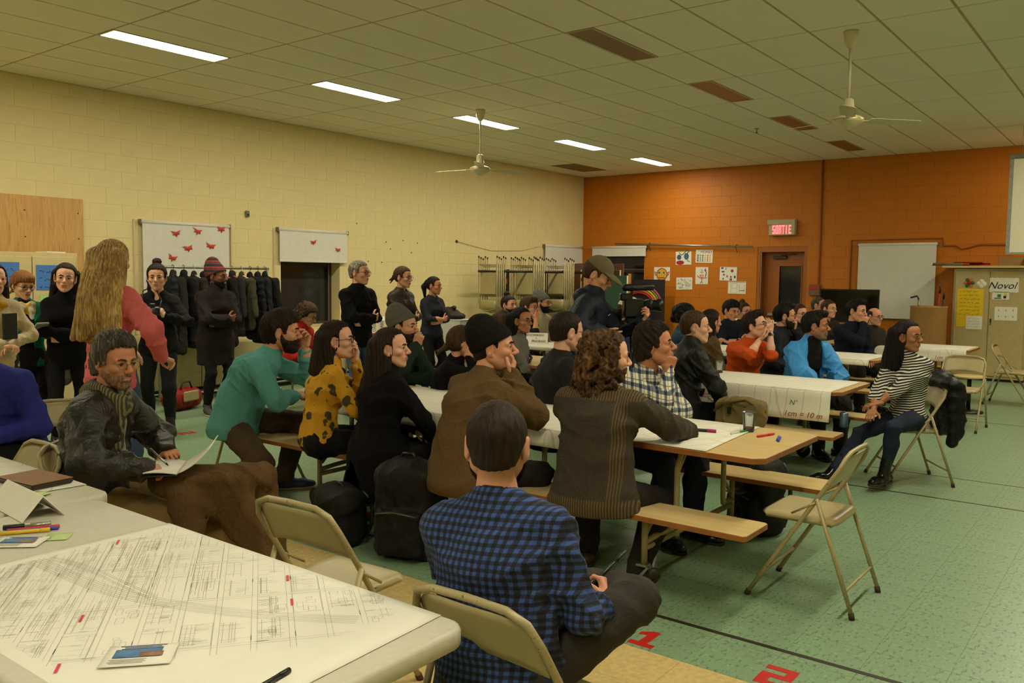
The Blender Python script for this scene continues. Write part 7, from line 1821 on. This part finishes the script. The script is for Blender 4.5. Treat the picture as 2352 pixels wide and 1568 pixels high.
s = SDF((-.17, -.24, 0), (.17, .24, .30), .010); s.rbox((0, 0, .11), (.10, .20, .11), .05, k=0); s.ell((0, .0, .18), (.1, .17, .06), k=.04); fold_field(s, .014, 2); s.plane((0, 0, .003), (0, 0, -1)); sdf_obj('body', s, OLV, ob)
s = SDF((-.15, -.16, .05), (.1, .16, .30), .010); s.ell((-.05, -.02, .20), (.075, .11, .05), k=0); fold_field(s, .008, 4); sdf_obj('flap', s, OLV, ob); MB().box((-.115, .07, .14), (.012, .03, .05)).build('buckle', BLACK, ob); MB().tube([(-.06, .2, .12), (-.13, .12, .2), (-.12, -.05, .24), (-.05, -.2, .14)], .013, 6).build('strap', OLV, ob)
rbg = empty('red_bag', (5.50, 9.12, 0), D(20), 'red and cream duffel bag on the floor under the coats', 'bag'); s = SDF((-.28, -.18, 0), (.28, .18, .3), .012); s.cone((-.16, 0, .13), (.16, 0, .13), .13, .13, 0); s.plane((0, 0, .004), (0, 0, -1)); fold_field(s, .012, 1); sdf_obj('body', s, cloth('red_nylon', srgb(140, 30, 30), .6), rbg); MB().box((0, -.13, .17), (.26, .03, .12), bev=.012).build('pocket', cloth('cream_nylon', srgb(178, 160, 116), .7), rbg); MB().tube([(-.1, -.06, .25), (-.06, -.06, .33), (.06, -.06, .33), (.1, -.06, .25)], .01, 6).build('handle', BLACK, rbg)
rc = empty('red_cloth', (3.72, 4.16, 0), 0, 'crumpled red cloth on the floor under the near bench', 'cloth'); s = SDF((-.12, -.14, 0), (.12, .14, .09), .009); s.ell((0, 0, .02), (.10, .12, .032), k=0); s.ell((.03, .04, .04), (.05, .05, .03), k=.02); fold_field(s, .016, 7, 2); s.plane((0, 0, .003), (0, 0, -1)); sdf_obj('bundle', s, cloth('red_wool', srgb(176, 26, 30), .9), rc)
# black puffer over the chair of the striped top woman
s = SDF((-.24, -.32, -.75), (.24, .32, .12), .012); s.cone((0, -.2, .0), (0, .2, .0), .07, .07, 0); s.rbox((-.06, 0, -.22), (.06, .24, .22), .05, k=.05); s.cone((-.05, -.18, -.1), (-.10, -.22, -.42), .07, .06, .03); s.cone((-.02, .2, -.1), (-.02, .2, -.46), .06, .05, .03); s.ell((-.06, -.12, .03), (.09, .12, .06), k=.03)
z = s.ax[2][None, None, :]; s.F += (.010 * np.abs(np.sin(z * 34))).astype(np.float32); fold_field(s, .010, 4); pf = sdf_obj('draped_coat', s, cloth('black_puffer', srgb(20, 18, 18), .5), None, (7.46, 1.38, .80), (0, 0, D(123))); tag(pf, 'black puffer coat hung over the chair of the striped top woman', 'coat')

# ---- on the tables
def tube_thing(name, a, b, r, mats, label, cat, grp=None, z=None):
    a, b = Vector(a), Vector(b); t = empty(name, a, 0, label, cat, grp); d = b - a; n = len(mats)
    for i, (m_, f0, f1, rr, pn_) in enumerate(mats): MB().tube([d * f0, d * f1], r * rr, 10).build(pn_, m_, t)
    return t
def pen(name, x0, y0, x1, y1, z, r, c1, c2, label, frac=.6, grp='pens and markers on the tables'): tube_thing(name, (x0, y0, z + r), (x1, y1, z + r), r, [(c1, 0, frac, 1.0, 'barrel'), (c2, frac, 1, 1.08, 'cap')], label, 'pen', grp)
MK = mat('marker_black', srgb(24, 20, 22), .4); MP = mat('marker_magenta', srgb(170, 30, 110), .4); MR = mat('pen_red', srgb(206, 30, 30), .4); MBL = mat('pen_blue', srgb(50, 70, 180), .4); MY = mat('pen_yellow', srgb(226, 186, 40), .4); MGR = mat('pen_green', srgb(40, 130, 60), .4); MSV = mat('marker_silver', srgb(160, 156, 146), .3, metal=.6); MW = mat('pen_white', srgb(220, 214, 196), .4)
pen('marker', 4.374, 2.085, 4.416, 1.945, .7445, .009, MK, MP, 'black marker with magenta end on nearest long table', .66); pen('pen', 4.42, 1.86, 4.58, 1.83, .7435, .006, MW, MGR, 'white pen with green cap by the cup', .5); pen('pen', 4.45, 1.72, 4.59, 1.68, .7415, .006, MR, MR, 'red pen on the bare table end', .6); pen('pen', 4.42, 1.60, 4.53, 1.63, .7415, .0055, MBL, MBL, 'blue pen at the corner of the table end', .5); pen('pen', 4.40, 1.585, 4.51, 1.615, .7415, .0055, MBL, MBL, 'second blue pen lying against the first', .5)
pen('marker', 1.165, 3.02, 1.285, 2.945, .7415, .009, MK, MSV, 'black and silver marker beside the coloured pens', .45); pen('pen', 1.165, 2.99, 1.297, 2.91, .7415, .0055, MR, MR, 'red pen in the row by the folded card', .7); pen('pen', 1.155, 2.975, 1.285, 2.893, .7415, .0055, MBL, MBL, 'blue pen in the row by the folded card', .8); pen('pen', 1.135, 2.968, 1.258, 2.892, .7415, .0065, MY, MY, 'thick yellow pen nearest the photo card', .8); pen('pen', 1.02, 1.435, 1.115, 1.452, .7445, .006, MK, MK, 'black pen at the lower edge of the street map', .7)
CUP = NT('clear_plastic'); CUP.color((.93, .93, .9, 1)); CUP.set(Roughness=.06); CUP.b.inputs['Transmission Weight'].default_value = .92; CUP.b.inputs['IOR'].default_value = 1.2; CUP.bump(CUP.noise(60, 2), .05, .004); CUP = CUP.m
def cup(loc, label):
    r = empty('plastic_cup', loc, 0, label, 'cup'); MB().lathe([(.028, 0), (.030, .003), (.038, .105), (.041, .108), (.041, .111), (.0385, .111), (.029, .005), (.0, .004)], n=24, cap=False).build('wall', CUP, r); MB().lathe([(.0275, .0045), (.028, .012), (0, .0121)], n=20).build('drink', mat('pink_drink', srgb(190, 90, 80), .1), r)
cup((4.60, 1.83, .7415), 'clear plastic cup with pink dregs on nearest long table'); cup((7.30, 3.2, .7445), 'clear plastic cup by the man in black jacket')
cn = empty('drink_can', (6.95, 1.98, .432), 0, 'silver and blue drink can on the bench end', 'can'); MB().lathe([(.022, 0), (.032, .008), (.033, .11), (.027, .12)], n=20).build('body', mat('can_blue', srgb(120, 150, 170), .3, metal=.7), cn); MB().lathe([(.027, .12), (.024, .117), (0, .117)], n=20).build('lid', STEEL, cn)
NOTE = mat('pale_green_note', srgb(196, 214, 146), .8, .02); PNK = mat('pink_note', srgb(220, 150, 140), .8)
def note_sheet(x, y, z, w, h, rz, m, label): o = MB().slab(lambda u, v: ((u - .5) * w, (v - .5) * h, .002 + .003 * (u - .5) ** 2), 4, 2, .0006).build('sticky_note', m, None, (x, y, z), (0, 0, rz)); tag(o, label, 'sticky note', 'sticky notes on the tables')
note_sheet(1.245, 2.81, .7405, .076, .076, D(50), NOTE, 'pale green sticky note next to the photo card'); note_sheet(1.43, 3.40, .745, .09, .076, D(20), NOTE, 'pale green sticky note half under the folded card'); note_sheet(4.15, 2.70, .7435, .12, .08, .2, PNK, 'pink sticky note on nearest long table'); note_sheet(4.05, 2.62, .7435, .12, .08, -.2, NOTE, 'green sticky note beside the pink one')
# folded cards
def tent(loc, rz, w, hgt, label, txt=None, spread=.07):
    r = empty('folded_card', loc, rz, label, 'card')
    for s in (-1, 1): b = MB(); b.add([(-w / 2, s * spread, 0), (w / 2, s * spread, 0), (w / 2, s * .001, hgt), (-w / 2, s * .001, hgt), (-w / 2, s * (spread - .003), 0), (w / 2, s * (spread - .003), 0), (w / 2, -s * .002, hgt - .001), (-w / 2, -s * .002, hgt - .001)], [(0, 1, 2, 3), (7, 6, 5, 4), (0, 4, 5, 1), (1, 5, 6, 2), (3, 2, 6, 7), (0, 3, 7, 4)]); b.build('panel', PAPER, r)
    if txt:
        ey = Vector((0, spread, hgt)).normalized()
        for i, (t_, dx, sz) in enumerate(txt): lettering('handwriting', t_, sz, INKB, r, frame4((dx, -spread * (1 - (.78 - i * .27)) - .003, hgt * (.78 - i * .27)), (1, 0, 0), ey, Vector((1, 0, 0)).cross(ey)), .0003, .2)
    return r
tent((1.322, 3.23, .743), D(86), .35, .080, 'large blank folded white card on the front table'); tent((8.92, 6.45, .7405), D(-58), .30, .14, 'white name card with handwriting before the rack', [('HEYDMANN', -.03, .045), ('+', 0, .04), ('PHOBAIE', .03, .045)])
# laptop case
lc = empty('laptop_case', (1.515, 3.60, .7435), D(6), 'closed brown wooden laptop case on the left table', 'laptop case'); MB().box((0, 0, .0125), (.17, .26, .021), bev=.007).build('body', mat('dark_brown_edge', srgb(46, 30, 20), .5), lc); MB().box((0, 0, .0245), (.168, .258, .004), bev=.002).build('lid', mat('brown_wood_lid', srgb(134, 86, 44), .45, .12, 30), lc); MB().box((-.087, 0, .013), (.004, .03, .006)).build('clasp', STEEL, lc)
# photo cards
def flyer(loc, rz, label):
    r = empty('photo_card', loc, rz, label, 'card', 'printed photo cards'); MB().slab(lambda u, v: ((u - .5) * .15, (v - .5) * .105, .003 + .003 * (v - .4) ** 2 + .002 * (u - .5) ** 2), 6, 6, .0008).build('card', PAPER, r)
    pz = .0052; MB().slab(lambda u, v: (-.055 + .1 * u, -.012 + .04 * v, pz + .002 * (v - .4) ** 2), 4, 2, .0006).build('photo', mat('sky_photo', srgb(84, 130, 180), .5, .3, 20), r)
    MB().slab(lambda u, v: (-.0 + .05 * u, -.012 + .022 * v, pz + .0008), 2, 2, .0004).build('photo', mat('brown_photo', srgb(150, 104, 76), .5, .3, 60), r)
    for i, w_ in enumerate((.10, .08, .09)): MB().box((.0, .047 - i * .007, .0046), (w_, .0025, .0006)).build('print_line', mat('blue_print', srgb(70, 80, 130), .7), r)
    for i in range(4): MB().box((-.02, -.022 - i * .006, .0046), (.08 - .01 * (i % 2), .0015, .0006)).build('print_line', INK, r)
flyer((.955, 1.775, .7445), D(-42), 'photo card lying on the street map near the bottom edge'); flyer((1.14, 2.84, .7415), D(-48), 'curled photo card beside the coloured pens')

# ---- by the cream wall: juice cartons, white box, coats
for i, (x, y) in enumerate(((8.1, 8.62), (8.28, 8.66))):
    r = empty('juice_carton', (x, y, .74), D(-38), 'white juice carton reading OASIS, %s one behind the grey haired man' % ('left', 'right')[i], 'carton', 'juice cartons'); MB().box((0, 0, .12), (.075, .075, .24)).build('body', PAPER, r); b = MB(); b.add([(-.0375, -.0375, .24), (.0375, -.0375, .24), (.0375, .0375, .24), (-.0375, .0375, .24), (-.0375, 0, .29), (.0375, 0, .29)], [(0, 1, 5, 4), (2, 3, 4, 5), (1, 2, 5), (3, 0, 4)]); b.build('gable', PAPER, r)
    MB().box((0, 0, .035), (.077, .077, .07)).build('band', RED, r); lettering('logo', 'OASIS', .055, mat('navy_print', srgb(40, 50, 110), .6), r, frame4((0, -.0385, .16), (0, 0, 1), (-1, 0, 0), (0, -1, 0)), .0004); MB().lathe([(.014, .0), (.014, .015), (0, .016)], (0, -.02, .262), 10).build('cap', MGR, r)
gt = empty('side_table', (8.35, 8.75, 0), 0, 'small table with juice cartons and glasses along the cream wall', 'table'); MB().box((0, 0, .725), (1.0, .55, .028), bev=.004).build('top', LAM, gt)
for x in (-.45, .45):
    for y in (-.22, .22): MB().tube([(x, y, 0), (x, y, .71)], .016, 8).build('leg', TUBE, gt)
for i in range(5): r = empty('drinking_glass', (8.42 + .085 * (i % 3), 8.56 + .12 * (i // 3), .74), 0, 'clear drinking glass on the side table near the cartons', 'glass', 'glasses on the side table'); MB().lathe([(.026, 0), (.034, .13), (.0325, .13), (.0245, .006), (0, .006)], n=16, cap=False).build('glass', CUP, r)
oj = empty('orange_box', (6.85, 8.3, .74), 0, 'small orange box behind the woman in red', 'box'); MB().box((0, 0, .05), (.2, .14, .1), bev=.008).build('body', mat('orange_plastic', srgb(226, 120, 30), .5), oj); MB().box((0, 0, .105), (.21, .15, .014), bev=.004).build('lid', mat('orange_plastic', srgb(226, 120, 30), .5), oj)
gt2 = empty('side_table', (6.85, 8.35, 0), 0, 'low table holding the orange box by the window', 'table'); MB().box((0, 0, .725), (.5, .4, .028), bev=.004).build('top', LAM, gt2)
for x in (-.22, .22):
    for y in (-.17, .17): MB().tube([(x, y, 0), (x, y, .71)], .014, 8).build('leg', TUBE, gt2)
wb = empty('white_box', (9.45, 8.35, 0), D(10), 'tall white cardboard box behind the woman with ponytail', 'box'); WCB = mat('white_cardboard', srgb(206, 202, 192), .8, .04)
MB().box((0, 0, .48), (.34, .42, .95), bev=.004).build('body', WCB, wb); MB().box((0, 0, .962), (.35, .43, .014), bev=.003).build('lid', WCB, wb)
s = SDF((-.2, -.25, 0), (.2, .25, .24), .012); s.ell((0, 0, .05), (.15, .19, .055), k=0); s.ell((.0, .06, .10), (.11, .11, .05), k=.03); s.cone((-.05, .1, .14), (.0, .0, .16), .035, .045, .03); fold_field(s, .02, 3, 1.5); s.plane((0, 0, .003), (0, 0, -1)); jc = sdf_obj('jacket_heap', s, cloth('dark_jacket_heap', srgb(44, 34, 30), .7), None, (9.45, 8.35, .97)); tag(jc, 'dark jackets heaped on the tall white box', 'jacket')
# small logo on the camera operator's jacket
k = P_CAM; c_ = k.C + k.up * .06 + k.fw * .155 + k.lf * .07; MB().tube([c_ - k.lf * .03, c_ - k.lf * .012 + k.up * .006, c_ + k.lf * .03 + k.up * .012], .003, 6).build('logo', JW, k.root)
# shoulder strap
k = P_STRAP; MB().tube([k.sh[1] + k.up * .05 - k.lf * .05, k.C + k.fw * .17 + k.lf * .05, k.W + k.fw * .16 - k.lf * .04, k.P + k.fw * .14 - k.lf * .13], .014, 8).build('bag_strap', BLACK, k.root)
# round stool by the short far table
sl = empty('round_stool', (11.62, 1.84, 0), 0, 'round wooden stool by the short far table', 'stool'); MB().lathe([(.17, .43), (.18, .435), (.18, .455), (.17, .46), (0, .46)], n=28).build('seat', LAM, sl); MB().tube([(0, 0, .03), (0, 0, .44)], .025, 10).build('post', BLACK, sl); MB().lathe([(.17, 0), (.17, .02), (.03, .035)], n=24).build('base', BLACK, sl)
